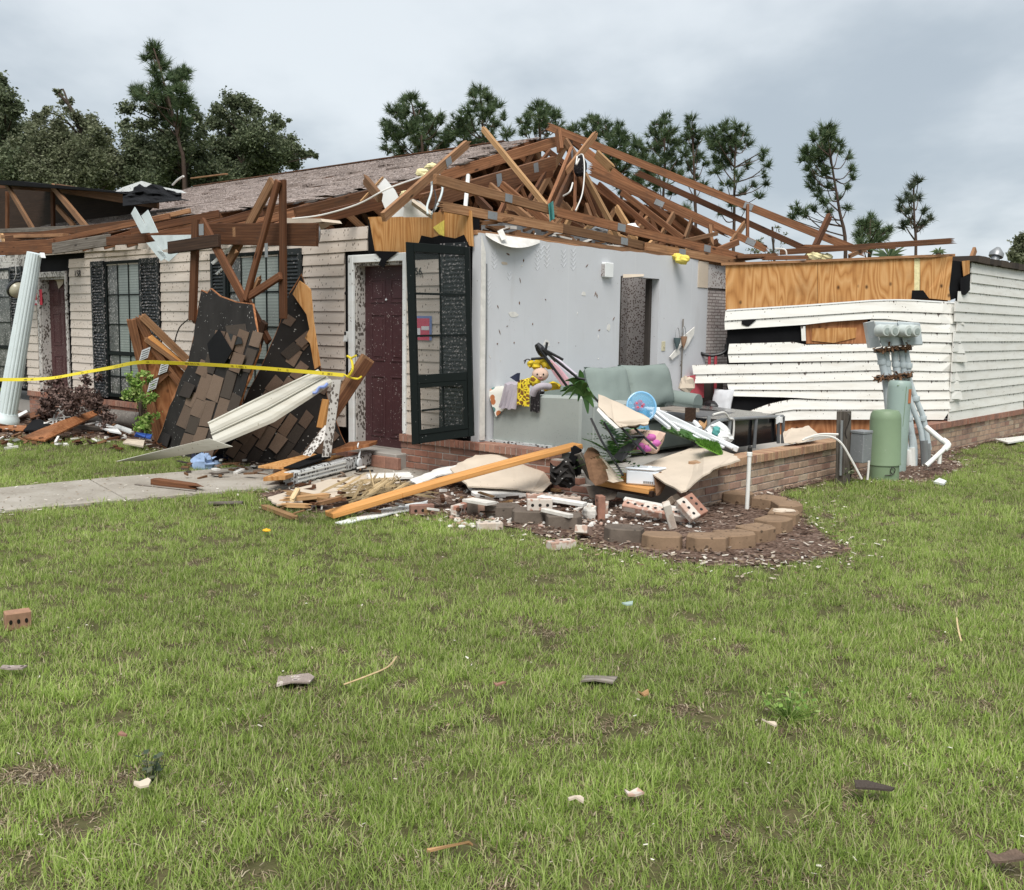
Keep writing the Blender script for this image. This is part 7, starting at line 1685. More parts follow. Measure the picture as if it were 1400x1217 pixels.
# tall blue-green cabinet
tc0 = PZ(1222, 644) ; ty = tc0.y; R1 = (D(1239, 560, ty) - D(1208, 560, ty)).length / 2
tcb = thing('utility_cabinet', 'tall blue green rounded utility cabinet behind the short green pedestal', 'cabinet', tc0)
h_ = D(1224, 520, ty).z; g = G(); g.lathe(tc0 - Z * .05, Vector((.012, 0, 1)), [(R1, 0), (R1, h_ - .02), (R1 * .97, h_ + .02), (R1 * .85, h_ + .045), (.001, h_ + .05)], 32, False); put('shell', g, 'cabinet_green', tcb, smooth=True)
g = G(); g.tube([tc0 + Vector((R1 * .2, -R1 * .99, .5)), tc0 + Vector((R1 * .2 + .015, -R1 * .99, h_ - .06))], .003, 5); g.tube([tc0 + Vector((-R1 * .45, -R1 * .9, h_ - .05)), tc0 + Vector((R1 * .75, -R1 * .68, h_ - .05))], .005, 5); put('door_seam', g, 'pedestal_green', tcb)
g = G(); g.sheet(lambda u, v: tc0 + Vector((.012 * (h_ - .1) + R1 * 1.02 * math.sin(.50 + .45 * u), -R1 * 1.02 * math.cos(.50 + .45 * u), h_ - .24 + .15 * v)), 5, 4, .003); put('warning_sticker', g, 'sticker_orange', tcb, smooth=True)
# meter bank on its crooked pipes
my = 11.5; mb0 = thing('meter_bank', 'tilted bank of four round electric meters on crooked grey conduits', 'electric meters', PZ(1250, 640))
def m3(x, y, d=0.0): return D(x, y, my + d)
fx = (m3(1248, 446) - m3(1196, 441)).normalized()
g = G(); g.prism([m3(1184, 441.5, .03), m3(1195, 439, -.10), m3(1205, 474, -.10), m3(1190, 476, .03)], Vector((.02, .16, 0))); put('side_panel', g, 'meter_box', mb0)
for k, (x0, x1) in enumerate(((1195, 1226), (1226, 1249))):
    g = G(); g.prism([m3(x0 + 10, 474 - k * 1.0, -.10 - .0), m3(x1 + 4, 473 - k, -.10), m3(x1, 441, -.10), m3(x0, 439.5, -.10)], V * .2); put('meter_box', g, 'meter_box', mb0, bev=.008)
for x, y in ((1204, 452), (1215, 452), (1234, 452.5), (1245, 452.5)):
    c = m3(x, y, -.13); ad = Vector((.35, -.9, .02)).normalized(); g = G(); g.lathe(c, ad, [(.068, -.03), (.072, 0), (.069, .02), (.066, .028), (.065, .085), (.058, .10), (.002, .104)], 24); mt = put('meter', g, 'meter_glass', mb0, smooth=True)
    g = G(); g.lathe(c + ad * .105 - Z * .005, ad, [(.034, 0), (.034, .003)], 16); put('dial', g, 'meter_dial', mt)
for l, r_ in (([(1202, 476), (1206, 495), (1211, 520), (1215, 560)], .042), ([(1211, 476), (1213, 500), (1216, 520)], .035), ([(1222, 474), (1225, 500), (1228, 520)], .038), ([(1231, 474), (1235, 500), (1237, 520)], .034), ([(1238, 474), (1242, 500), (1243, 518), (1252, 545), (1262, 570), (1268, 600), (1270, 615)], .030), ([(1236, 520), (1245, 550), (1258, 585), (1262, 612)], .030),
              ([(1236, 545), (1243, 570), (1247, 600), (1247, 630)], .034), ([(1238, 570), (1244, 585), (1250, 610), (1250, 640)], .034), ([(1236, 590), (1238, 606), (1241, 622), (1243, 640)], .030)):
    g = G(); g.tube(crv([m3(x, y, .02) for x, y in l], 5), r_, 12); put('conduit', g, 'conduit', mb0, smooth=True)
for x0, y0, x1, y1 in ((1263, 602, 1265, 642), (1268, 606, 1269, 640), (1247, 612, 1248, 640), (1241, 615, 1244, 645)):
    g = G(); g.tube([m3(x0, y0, 0), m3(x1, y1, 0)], .042 if x0 in (1263, 1241) else .034, 12); put('conduit_sleeve', g, 'grey_metal' if x0 in (1263, 1268) else 'pvc_white', mb0, smooth=True)
for x, y, r_ in ((1206, 495, .047), (1213, 497, .040), (1225, 498, .043), (1235, 499, .039), (1242, 500, .041), (1252, 545, .041), (1262, 572, .036), (1243, 572, .039)):
    g = G(); g.lathe(m3(x, y, .02) - Z * .03, Z, [(r_, 0), (r_ * 1.06, .008), (r_ * 1.06, .05), (r_, .058)], 12); put('coupling', g, 'conduit', mb0, smooth=True)
for x, y in ((1190, 462), (1212, 467), (1240, 467)):
    g = G(); g.box(m3(x, y, -.125), X * .035, V * .003, Z * .02); put('label_plate', g, 'grey_metal', mb0)
for x0, y0, x1, y1 in ((1195, 480, 1246, 476), (1196, 518, 1247, 513)):
    board('strut', m3(x0, y0, -.05), m3(x1, y1, -.05), .045, .05, 'black_metal', mb0)
g = G(); rr = random.Random(4)
for i in range(130):
    u = rr.random(); yy = rr.choice((478, 516, 516)); p = m3(1195 + 52 * u, yy - 5 * u + rr.uniform(-3, 3), -.09); d = Vector((rr.uniform(-1, 1), rr.uniform(-.3, .3), rr.uniform(-.8, .5))).normalized() * rr.uniform(.02, .07); g.beam(p, p + d, .006, .02)
put('caught_leaves', g, 'insulation_brown', mb0, kind='stuff')
bp = thing('bent_pipe', 'broken white plastic pipe bent into an elbow right of the conduits', 'pipe', PZ(1270, 640))
g = G(); g.tube([m3(1266, 584, -.2), m3(1290, 604, -.35)], .03, 10); put('pipe', g, 'pvc_white', bp, smooth=True); g = G(); g.tube(crv([m3(1289, 602, -.35), m3(1296, 608, -.4), m3(1291, 615, -.42)], 3), .036, 10); put('elbow', g, 'pvc_white', bp, smooth=True)
g = G(); g.tube([m3(1292, 613, -.42), m3(1266, 637, -.5)], .026, 10); put('pipe', g, 'pvc_white', bp, smooth=True); g = G(); g.tube([m3(1285, 621, -.44), m3(1284, 634, -.44)], .022, 10); put('pipe', g, 'pvc_white', bp, smooth=True)
flat('siding_scrap', [(1360, 602), (1378, 607), (1420, 600), (1420, 595), (1380, 600)], 'siding_white', 'white siding scrap lying along the foot of the far brick wall', 'siding', .02, .03)
flat('paper_scrap', [(1276, 661), (1284, 656), (1294, 660), (1290, 664)], 'sheet_white', 'small white scrap on the mulch in front of the bent pipe', 'scrap', .02, .02)

# ================================================================ BITS ON THE LAWN
def chip(x, y, r_, mat, label, cat, h=.25, seed=1, z=.02): g = G(); g.blob(PZ(x, y, z), (r_, r_ * .6, r_ * h), .45, 3, seed, 9, 6); return single('lawn_debris', g, mat, label, cat)
def shard(x, y, L_, w_, ang, mat, label, cat, z=.025, th=.007):
    c = PZ(x, y, z); d = Vector((math.cos(ang), math.sin(ang), 0)); s_ = Vector((-d.y, d.x, 0)); rr = random.Random(int(x)); pts = [c + d * L_ * a + s_ * w_ * b for a, b in ((-.5, -.4), (-.1, -.5), (.4, -.45), (.5, .1), (.3, .5), (-.2, .42), (-.52, .3))]
    g = G(); g.prism([p + Z * rr.uniform(0, .02) for p in pts], Z * th); return single('lawn_debris', g, mat, label, cat, frame=frame_of(c, d, s_))
shard(1196, 1080, .12, .05, -.25, 'shingle_dark', 'dark shingle scrap in the right foreground grass', 'shingle scrap', .05); shard(1378, 1176, .11, .04, .1, 'shingle_brown', 'brown shingle scrap at the lower right edge of the lawn', 'shingle scrap', .05)
shard(820, 932, .15, .10, -.2, 'wood_grey', 'brown bark like scrap sunk in the middle of the lawn', 'scrap', .015); shard(405, 934, .15, .11, .1, 'shingle_roof', 'grey shingle piece with white spots in the left lawn', 'shingle scrap', .012); shard(1052, 992, .055, .022, -.5, 'drywall_tan', 'pale drywall flake beside the pale weed in the lawn', 'drywall flake', .05)
shard(868, 1088, .06, .04, .3, 'brick_loose', 'small brick coloured chip in the lower middle lawn', 'brick chip', .04); shard(788, 1098, .05, .02, .2, 'drywall_tan', 'pale splinter left of the brick coloured chip', 'splinter', .04); shard(684, 939, .05, .03, .4, 'brick_red', 'small red brick flake in the centre lawn', 'brick chip', .04); shard(880, 952, .05, .02, .6, 'wood_pale', 'pale wood chip just right of the brown bark like scrap', 'wood chip', .04)
shard(195, 1076, .05, .025, .2, 'drywall_tan', 'pale flake in the lower left lawn', 'drywall flake', .05); shard(616, 1162, .13, .008, .25, 'wood_pale', 'straw coloured stick in the lower middle grass', 'stick', .03); shard(20, 918, .10, .05, .1, 'shingle_roof', 'grey chip at the left edge of the lawn below the lone brick', 'chip', .03); shard(858, 828, .06, .02, .2, 'cabinet_green', 'grey green leaf scrap in the middle of the far lawn', 'leaf scrap', .05); shard(168, 1009, .03, .02, .2, 'brick_red', 'tiny red chip in the left lawn', 'brick chip', .05)
g = G(); g.tube(crv([PZ(470, 936, .05), PZ(500, 925, .06), PZ(530, 912, .06), PZ(542, 898, .05)], 4), .004, 5); single('grass_stem', g, 'straw', 'long pale bent stem lying on the lawn right of the grey shingle piece', 'stem'); g = G(); g.tube(crv([PZ(1308, 845, .05), PZ(1310, 860, .06), PZ(1314, 876, .05)], 4), .004, 5); single('grass_stem', g, 'straw', 'short pale stem standing out of the right lawn', 'stem')
tgf = thing('yellow_flower', 'small yellow flower scrap in the grass left of the long timber', 'flower', PZ(364, 727)); g = G(); g.blob(PZ(364, 725, .06), (.028, .02, .012), .5, 4, 2, 8, 5); put('bloom', g, 'yellow_petal', tgf); g = G(); g.tube([PZ(364, 726, 0), PZ(364, 725, .06)], .004, 5); put('stem', g, 'leaf_house', tgf)
def weed(x, y, n, r_, mat, label, seed=1):
    c = PZ(x, y); t = thing('weed', label, 'weed', c); rr = random.Random(seed); g = G(); s_ = G()
    for i in range(n):
        a_ = rr.uniform(0, 6.28); q = c + Vector((math.cos(a_), math.sin(a_), 0)) * r_ * rr.random() ** .6 + Z * rr.uniform(.04, .11); d = Vector((rr.uniform(-1, 1), rr.uniform(-1, 1), rr.uniform(-.2, .5))).normalized() * .014; e_ = d.cross(Vector((.3, .2, 1))).normalized() * .010; g.add([q - d, q + e_, q + d, q - e_], [(0, 1, 2, 3)]); s_.tube([c, q], .0012, 3, False)
    put('leaf_mass', g, mat, t, kind='stuff'); put('stem', s_, mat, t)
weed(1078, 985, 70, .12, 'leaf_bright', 'pale yellow green weed in the right middle lawn', 3); weed(205, 1073, 26, .06, 'needle_pale', 'grey leaved weed beside the pale flake in the left lawn', 4)
# ================================================================ TREES
def trunk_obj(t, pts, r0, r1, mat, n=8):
    P = crv(pts, 4); k = len(P); g = G(); g.tube(P, [r0 + (r1 - r0) * (i / (k - 1)) ** .8 for i in range(k)], n); put('trunk', g, mat, t, smooth=True); return P
def near_pt(P, z):
    return min(P, key=lambda p: abs(p.z - z))
def pine(label, d, tp, clusters, seed, mat='needle', tuft=.29, dens=1.0, r0=.08, name='pine_tree'):
    rr = random.Random(seed)
    pts = [D(x, y, d) for x, y in tp]; b = pts[0].copy(); b.z = 0; b = Vector((pts[0].x + (pts[0].x - pts[1].x) * .05, d, 0))
    t = thing(name, label, 'tree', b, 'pines standing beyond the house')
    P = trunk_obj(t, [b] + pts, r0, .02, 'bark_pine', 7)
    g = G(); br = G()
    for cx, cy, cr in clusters:
        dd = d + rr.uniform(-1, 1) * 1.6; c = D(cx, cy, dd); R_ = cr * 1.32 / F_PX * d
        q = near_pt(P, c.z - R_ * rr.uniform(.8, 2.2) - .2); mid = q.lerp(c, .55) - Z * rr.uniform(0, .25); cs = crv([q, mid, c], 3); br.tube(cs, [.028 - .018 * i / (len(cs) - 1) for i in range(len(cs))], 4, False)
        m_ = max(4, int(cr * cr / 6.2 * dens))
        for i in range(m_):
            v = Vector((rr.gauss(0, 1), rr.gauss(0, 1), rr.gauss(0, 1))).normalized() * R_ * rr.random() ** .45; v.z *= .85; o = c + v
            if rr.random() < .35: br.tube([c, o], [.010, .006], 3, False)
            ax = (v.normalized() * .7 + Vector((rr.uniform(-.4, .4), rr.uniform(-.4, .4), rr.uniform(.1, .9)))).normalized()
            L0 = tuft * rr.uniform(.7, 1.2)
            for k in range(40):
                dv = (ax + Vector((rr.gauss(0, .55), rr.gauss(0, .55), rr.gauss(0, .5)))).normalized(); s_ = dv.cross(Vector((rr.uniform(-1, 1), rr.uniform(-1, 1), rr.uniform(-1, 1)))).normalized() * .0125; L_ = L0 * rr.uniform(.6, 1.1); p = o - ax * L0 * rr.uniform(0, .55)
                g.add([p - s_, p + s_, p + dv * L_ - Z * .04 * L_], [(0, 1, 2)])
    put('branch_mass', br, 'bark_pine', t, kind='stuff'); put('crown', g, mat, t, kind='stuff'); return t
def oak(label, d, tp, clusters, seed, mat='leaf_oak', leaf=.125, dens=2.9, grp='broad trees beyond the house', name='oak_tree', cat='tree', trunk_mat='bark', r0=.17):
    rr = random.Random(seed); pts = [D(x, y, d) for x, y in tp]; b = Vector((pts[0].x, d, 0)); t = thing(name, label, cat, b, grp)
    P = trunk_obj(t, [b] + pts, r0, .03, trunk_mat, 8); V_ = []; br = G(); qs = []
    for cx, cy, cr in clusters:
        c = D(cx, cy, d + rr.uniform(-1.5, 1.5)); R_ = cr / F_PX * d; q = near_pt(P, c.z - R_ - .5); cs = crv([q, q.lerp(c, .5) + Z * rr.uniform(-.1, .3), c], 3); br.tube(cs, [(.06 - .045 * i / (len(cs) - 1)) * min(1, r0 / .2) for i in range(len(cs))], 4, False)
        subs = [(c + Vector((rr.gauss(0, .5), rr.gauss(0, .5), rr.gauss(0, .45))) * R_, R_ * rr.uniform(.35, .8)) for _ in range(max(4, int(cr * .8)))]
        for s_, r_ in subs:
            br.tube([c, s_], [.014 * min(1, r0 / .1), .004], 3, False)
            for i in range(int(cr * 3.2 * dens)):
                v = Vector((rr.gauss(0, .5), rr.gauss(0, .5), rr.gauss(0, .42))) * r_; p = s_ + v; a_ = Vector((rr.gauss(0, 1), rr.gauss(0, 1), rr.gauss(0, .7))).normalized(); e_ = a_.cross(Vector((rr.gauss(0, 1), rr.gauss(0, 1), rr.gauss(0, 1)))).normalized(); l = leaf * rr.uniform(.5, 1.15)
                qs.append((p - a_ * l * .5, p + e_ * l * .28, p + a_ * l * .5, p - e_ * l * .28))
    g = G(); g.add([v for q in qs for v in q], [(i * 4, i * 4 + 1, i * 4 + 2, i * 4 + 3) for i in range(len(qs))])
    put('branch_mass', br, trunk_mat, t, kind='stuff'); put('crown', g, mat, t, kind='stuff'); return t
oak('dark tree cut by the left edge of the frame, tall and pointed', 34, [(8, 220), (6, 160), (4, 112)], [(2, 112, 10), (8, 135, 14), (20, 150, 10), (14, 168, 18), (34, 188, 14), (10, 195, 24), (44, 205, 12), (20, 228, 26), (50, 240, 20), (0, 150, 20), (-10, 200, 26), (30, 215, 22), (5, 245, 24)], 1, leaf=.125)
oak('dark tree with a bent wispy top, second from the left edge', 33, [(110, 235), (112, 190), (98, 150), (80, 128)], [(80, 127, 5), (88, 138, 7), (92, 150, 6), (62, 152, 7), (58, 165, 9), (75, 172, 9), (106, 162, 9), (122, 172, 14), (136, 190, 14), (66, 192, 18), (95, 196, 22), (120, 205, 24), (148, 208, 14), (60, 224, 24), (100, 232, 26), (140, 230, 24), (162, 242, 16), (158, 222, 12), (30, 245, 24), (88, 215, 22), (118, 220, 22), (50, 210, 18), (80, 246, 24), (125, 248, 22)], 2, 'leaf_oak_warm', .115)
oak('broad dark tree behind the tall ragged pine at left', 35, [(252, 240), (248, 200), (240, 170)], [(176, 148, 10), (170, 170, 9), (180, 192, 14), (196, 172, 10), (196, 212, 20), (222, 192, 16), (250, 172, 12), (266, 160, 11), (278, 182, 10), (272, 206, 16), (236, 222, 24), (205, 236, 20), (176, 232, 18), (262, 236, 20), (212, 160, 12), (186, 205, 18), (222, 215, 20), (250, 200, 20), (195, 250, 20), (230, 248, 20), (285, 245, 20)], 3)
oak('round topped tree left of the shingled roof ridge', 37, [(335, 230), (338, 190), (330, 160)], [(300, 150, 10), (318, 140, 12), (338, 142, 12), (352, 152, 10), (296, 172, 14), (322, 172, 20), (352, 176, 20), (376, 166, 10), (388, 172, 7), (384, 194, 15), (300, 200, 18), (332, 208, 26), (368, 214, 20), (404, 206, 11), (418, 210, 8), (430, 213, 5), (304, 230, 20), (345, 236, 22), (400, 222, 14), (280, 225, 16), (320, 195, 20), (350, 195, 20), (365, 232, 20), (390, 215, 16), (318, 240, 20)], 4)
pine('tall ragged pine with two tufted tops rising at left', 33, [(252, 245), (246, 200), (234, 150), (222, 105), (210, 66)], [(207, 66, 9), (217, 74, 8), (204, 78, 7), (221, 88, 9), (212, 97, 7), (247, 104, 10), (254, 100, 8), (240, 112, 11), (222, 112, 9), (186, 123, 8), (192, 130, 8), (204, 126, 10), (224, 130, 11), (246, 126, 10), (236, 142, 13), (212, 142, 10), (252, 142, 10), (226, 160, 12), (244, 164, 12)], 5, tuft=.32, dens=1.1)
LB = 'pine with %s'
pine('leaning bushy pine behind the middle of the shingled ridge', 36, [(578, 220), (572, 180), (562, 138)], [(552, 138, 7), (562, 134, 7), (575, 146, 9), (540, 152, 8), (530, 168, 8), (552, 156, 12), (580, 165, 12), (598, 158, 7), (604, 166, 6), (562, 178, 15), (590, 182, 13), (538, 186, 11), (528, 202, 6), (612, 186, 9), (575, 200, 14), (548, 204, 11), (602, 202, 10), (530, 178, 7)], 6, dens=1.25)
pine('pine with a narrow crown behind the pale upright stick', 36, [(660, 220), (660, 170), (656, 124)], [(656, 122, 7), (646, 128, 7), (668, 134, 8), (652, 140, 9), (677, 145, 8), (640, 150, 8), (664, 156, 11), (630, 160, 10), (644, 172, 11), (676, 168, 7), (688, 160, 6), (624, 178, 10), (636, 190, 12), (694, 182, 8), (670, 184, 8), (655, 194, 9), (610, 190, 8)], 7, dens=1.2)
pine('small round pine top just left of the broken ridge peak', 37, [(738, 210), (737, 175), (736, 144)], [(734, 146, 8), (746, 148, 8), (724, 154, 8), (738, 160, 11), (756, 160, 9), (718, 168, 8), (730, 174, 9), (764, 172, 7), (748, 176, 9), (718, 182, 6)], 8, dens=1.2)
pine('dense windswept pine behind the long hip rafters', 36, [(850, 290), (842, 230), (826, 166)], [(808, 163, 7), (818, 168, 9), (796, 172, 6), (846, 170, 6), (832, 180, 10), (786, 178, 8), (852, 186, 10), (812, 186, 11), (840, 200, 13), (868, 196, 9), (874, 212, 10), (858, 214, 12), (826, 214, 11), (846, 232, 13), (880, 230, 9), (870, 246, 11), (850, 254, 10), (890, 250, 8)], 9, dens=1.2)
pine('pine with a tall narrow crown, left of the thin dark one', 36, [(905, 310), (908, 240), (909, 168)], [(910, 164, 7), (902, 172, 8), (916, 178, 9), (894, 184, 9), (908, 192, 11), (924, 196, 8), (892, 204, 10), (912, 212, 11), (926, 218, 8), (896, 226, 11), (916, 236, 9), (886, 238, 8), (930, 240, 7), (902, 252, 8), (920, 262, 6), (890, 270, 6)], 10, dens=1.1)
pine('thin dark pine with a spire top between two fuller pines', 36, [(951, 320), (949, 240), (946, 162)], [(946, 160, 6), (942, 170, 6), (950, 178, 7), (940, 188, 8), (956, 190, 7), (964, 182, 5), (946, 200, 8), (936, 210, 8), (954, 214, 8), (962, 224, 5), (942, 228, 8), (952, 244, 6), (938, 248, 6), (960, 252, 4), (948, 270, 5), (938, 284, 4)], 11)
pine('full crowned pine with sparse lower right branches', 35, [(1003, 330), (1004, 250), (1006, 176)], [(1008, 172, 7), (1018, 180, 7), (988, 176, 9), (978, 186, 9), (996, 186, 11), (974, 200, 9), (990, 202, 12), (1008, 198, 8), (1022, 196, 5), (984, 218, 10), (998, 218, 8), (1044, 206, 5), (1042, 216, 5), (1050, 224, 4), (1022, 228, 5), (1044, 238, 5), (978, 234, 7), (1008, 240, 6), (1030, 252, 5), (1048, 250, 4), (994, 252, 6), (1016, 262, 5), (980, 262, 5), (1038, 268, 4), (1000, 280, 5), (1020, 284, 4), (985, 290, 4)], 12)
pine('tall open pine alone right of centre, bare twigs below', 33, [(1156, 345), (1148, 290), (1138, 230), (1130, 172)], [(1131, 172, 7), (1140, 180, 7), (1120, 182, 7), (1132, 190, 10), (1112, 190, 6), (1148, 192, 6), (1118, 202, 10), (1136, 206, 9), (1104, 208, 8), (1100, 216, 7), (1146, 206, 6), (1118, 218, 10), (1160, 212, 5), (1106, 228, 6), (1110, 240, 8), (1126, 236, 7), (1164, 230, 4), (1166, 242, 3), (1112, 252, 8), (1130, 254, 5), (1120, 264, 7), (1158, 256, 3), (1128, 276, 6), (1145, 270, 3), (1136, 288, 4), (1158, 284, 3), (1112, 286, 5), (1094, 284, 7), (1084, 290, 6), (1102, 294, 5), (1082, 300, 4)], 13)
pine('thin young pine with pale drooping tufts at right', 30, [(1252, 352), (1250, 300), (1249, 246)], [(1256, 246, 3), (1250, 254, 5), (1240, 266, 4), (1246, 272, 4), (1256, 270, 3), (1232, 276, 4), (1262, 288, 4), (1240, 288, 3), (1244, 300, 5), (1236, 306, 5), (1264, 302, 4), (1258, 308, 3), (1272, 298, 3), (1230, 284, 3)], 14, 'needle_pale', .26, .9, .06)
pine('small bushy young pine low behind the bare plywood', 32, [(1188, 360), (1189, 330), (1190, 300)], [(1190, 299, 7), (1180, 304, 7), (1200, 308, 6), (1188, 314, 11), (1176, 320, 8), (1202, 320, 8), (1194, 330, 10), (1180, 334, 8), (1208, 316, 4), (1216, 312, 3)], 15)
oak('grey green bush at the right edge above the dark eave', 30, [(1400, 400), (1400, 360), (1398, 330)], [(1396, 326, 7), (1388, 336, 6), (1402, 342, 12), (1384, 350, 7), (1396, 360, 12), (1414, 335, 14), (1412, 360, 14)], 16, 'leaf_oak_warm', .12, grp=None, name='bush', cat='bush', r0=.08)
oak('thin pale shrubs seen through the broken rafters', 31, [(1060, 400), (1058, 350), (1056, 310)], [(1050, 318, 5), (1066, 310, 5), (1040, 332, 7), (1072, 330, 7), (1056, 344, 9), (1030, 345, 8)], 17, 'leaf_oak_warm', .09, .5, grp=None, name='scrub', cat='bush', r0=.04)
def palmfan(px, py, d, label, r_, n, seed):
    c = D(px, py, d); t = thing('palm_top', label, 'palm', Vector((c.x, c.y, 0)), 'small palm tops'); rr = random.Random(seed); g = G(); g.tube([Vector((c.x, c.y, 0)), c], .07, 6); put('trunk', g, 'bark', t)
    g = G()
    for i in range(n):
        a_ = math.pi * (i + .5) / n + rr.uniform(-.1, .1); d_ = Vector((math.cos(a_), rr.uniform(-.4, .4), math.sin(a_) * .9)); tip = c + d_ * r_ * rr.uniform(.7, 1.1) - Z * .08; s_ = Vector((-d_.z, 0, d_.x)) * .03; m_ = c.lerp(tip, .5) + Z * .03; g.add([c - s_ * .4, c + s_ * .4, m_ + s_, tip, m_ - s_], [(0, 1, 2, 3, 4)])
    put('frond_mass', g, 'needle', t, kind='stuff')
palmfan(1216, 352, 26, 'dark spiky palm top behind the plywood right of the bushy young pine', .55, 22, 1); palmfan(1283, 346, 27, 'small dark palm top beneath the end of the long pole', .28, 10, 2)
# woods far off across the fields
rr = random.Random(77); vs = []; fs = []
for i in range(9000):
    a_ = rr.uniform(-1.25, 1.25); d_ = rr.uniform(118, 140); h_ = (3.6 + 2.0 * noise.noise(Vector((a_ * 14, 0, 0))) + .8 * noise.noise(Vector((a_ * 60, 3, 0)))) * rr.random() ** .7; c = Vector((math.sin(a_) * d_, math.cos(a_) * d_, h_)); e_ = Vector((rr.gauss(0, 1), rr.gauss(0, 1), rr.gauss(0, .8))).normalized() * rr.uniform(.4, .9); q = e_.cross(Vector((rr.gauss(0, 1), rr.gauss(0, 1), rr.gauss(0, 1)))).normalized() * .5
    vs += [c - e_, c + q, c + e_, c - q]; fs.append((i * 4, i * 4 + 1, i * 4 + 2, i * 4 + 3))
g = G(); g.add(vs, fs); put('distant_woods', g, 'leaf_oak', None, Matrix.Identity(4), kind='stuff')
# shrub at the left window and weeds by the post
oak('leafy bright green shrub in the bed before the left window', 13.1, [(194, 590), (192, 550)], [(184, 522, 9), (196, 514, 8), (204, 524, 7), (178, 535, 10), (192, 536, 12), (206, 545, 8), (198, 556, 9), (204, 572, 8), (192, 582, 9), (200, 594, 9), (185, 598, 8), (208, 588, 7)], 31, 'leaf_bright', .055, 1.4, None, 'garden_shrub', 'shrub', 'bark', .02)
oak('brown dead brush heaped before the left door and siding', 14.2, [(112, 585), (112, 575)], [(74, 530, 10), (90, 540, 12), (110, 536, 10), (126, 545, 12), (100, 552, 14), (72, 552, 12), (132, 556, 12), (150, 560, 9), (60, 560, 9), (118, 524, 8), (134, 514, 6), (122, 512, 5), (90, 570, 12), (120, 572, 12), (148, 572, 9), (70, 568, 10)], 33, 'dead_leaf', .06, 1.5, None, 'dead_brush', 'brush', 'bark', .008)
oak('small weed clump at the foot of the wooden post', 10.3, [(1162, 648), (1163, 640)], [(1160, 645, 5), (1168, 648, 5), (1163, 638, 4)], 32, 'leaf_oak_warm', .04, .5, None, 'weed', 'weed', 'bark', .006)

# ================================================================ MULCH, LEAF LITTER, GRASS
BEDP = [(p.x, p.y) for p in BED]; BED2P = [(p.x, p.y) for p in BED2]; WALKP = [(p.x, p.y) for p in WALK]
def scatter(poly, n, seed):
    rr = random.Random(seed); xs = [p[0] for p in poly]; ys = [p[1] for p in poly]; o = []; k = 0
    while len(o) < n and k < n * 40:
        k += 1; p = (rr.uniform(min(xs), max(xs)), rr.uniform(min(ys), max(ys)))
        if p[1] < 17 and abs(p[0]) < .62 * p[1] + 1 and inside(p, poly): o.append(p)
    return o, rr
def chips(name, pts, rr, mat, s0, s1, z0=.012):
    g = G(); vs = []; fs = []
    for i, (x, y) in enumerate(pts):
        c = Vector((x, y, z0 + rr.uniform(0, .018))); a_ = rr.uniform(0, 6.28); d = Vector((math.cos(a_), math.sin(a_), rr.uniform(-.3, .3))) * rr.uniform(s0, s1); e_ = Vector((-math.sin(a_), math.cos(a_), rr.uniform(-.5, .5))) * rr.uniform(s0, s1) * .38
        vs += [c - d - e_ * .6, c + d * .8 - e_, c + d + e_ * .7, c - d * .7 + e_]; fs.append((i * 4, i * 4 + 1, i * 4 + 2, i * 4 + 3))
    g.add(vs, fs); return put(name, g, mat, None, Matrix.Identity(4), kind='stuff')
p_, rr = scatter(BEDP, 9000, 1); chips('mulch_chips', p_, rr, 'chip', .010, .034)
p_, rr = scatter(BED2P, 4200, 2); chips('mulch_chips', p_, rr, 'chip', .012, .04)
p_, rr = scatter(WALKP, 500, 3); chips('leaf_litter', p_, rr, 'litter_bit', .006, .016, .030)
def edge_pts(poly, n, w, seed):
    rr = random.Random(seed); o = []
    for _ in range(n):
        i = rr.randrange(len(poly)); a, b = poly[i], poly[(i + 1) % len(poly)]; t = rr.random(); q = (a[0] + (b[0] - a[0]) * t + rr.gauss(0, w), a[1] + (b[1] - a[1]) * t + rr.gauss(0, w))
        if AB((q[0], q[1], 0))[0] < -.05 or AB((q[0], q[1], 0))[1] < -.1: o.append(q)
    return o, rr
p_, rr = edge_pts(BEDP + [], 2200, .16, 4); chips('leaf_litter', p_, rr, 'litter_bit', .008, .026)
p_, rr = edge_pts(WALKP, 900, .12, 5); chips('leaf_litter', p_, rr, 'litter_bit', .008, .024)
p_, rr = edge_pts(BED2P[:8], 900, .12, 6); chips('leaf_litter', p_, rr, 'litter_bit', .008, .026)
rr = random.Random(9); p_ = []
for _ in range(1000):
    y = 2.3 + 10 * rr.random() ** 1.3; p_.append((rr.uniform(-.58, .58) * y, y))
p_ = [q for q in p_ if not inside(q, WALKP) and not inside(q, BEDP) and AB((*q, 0))[1] < 0]
chips('leaf_litter', p_, rr, 'litter_bit', .004, .011, .012)

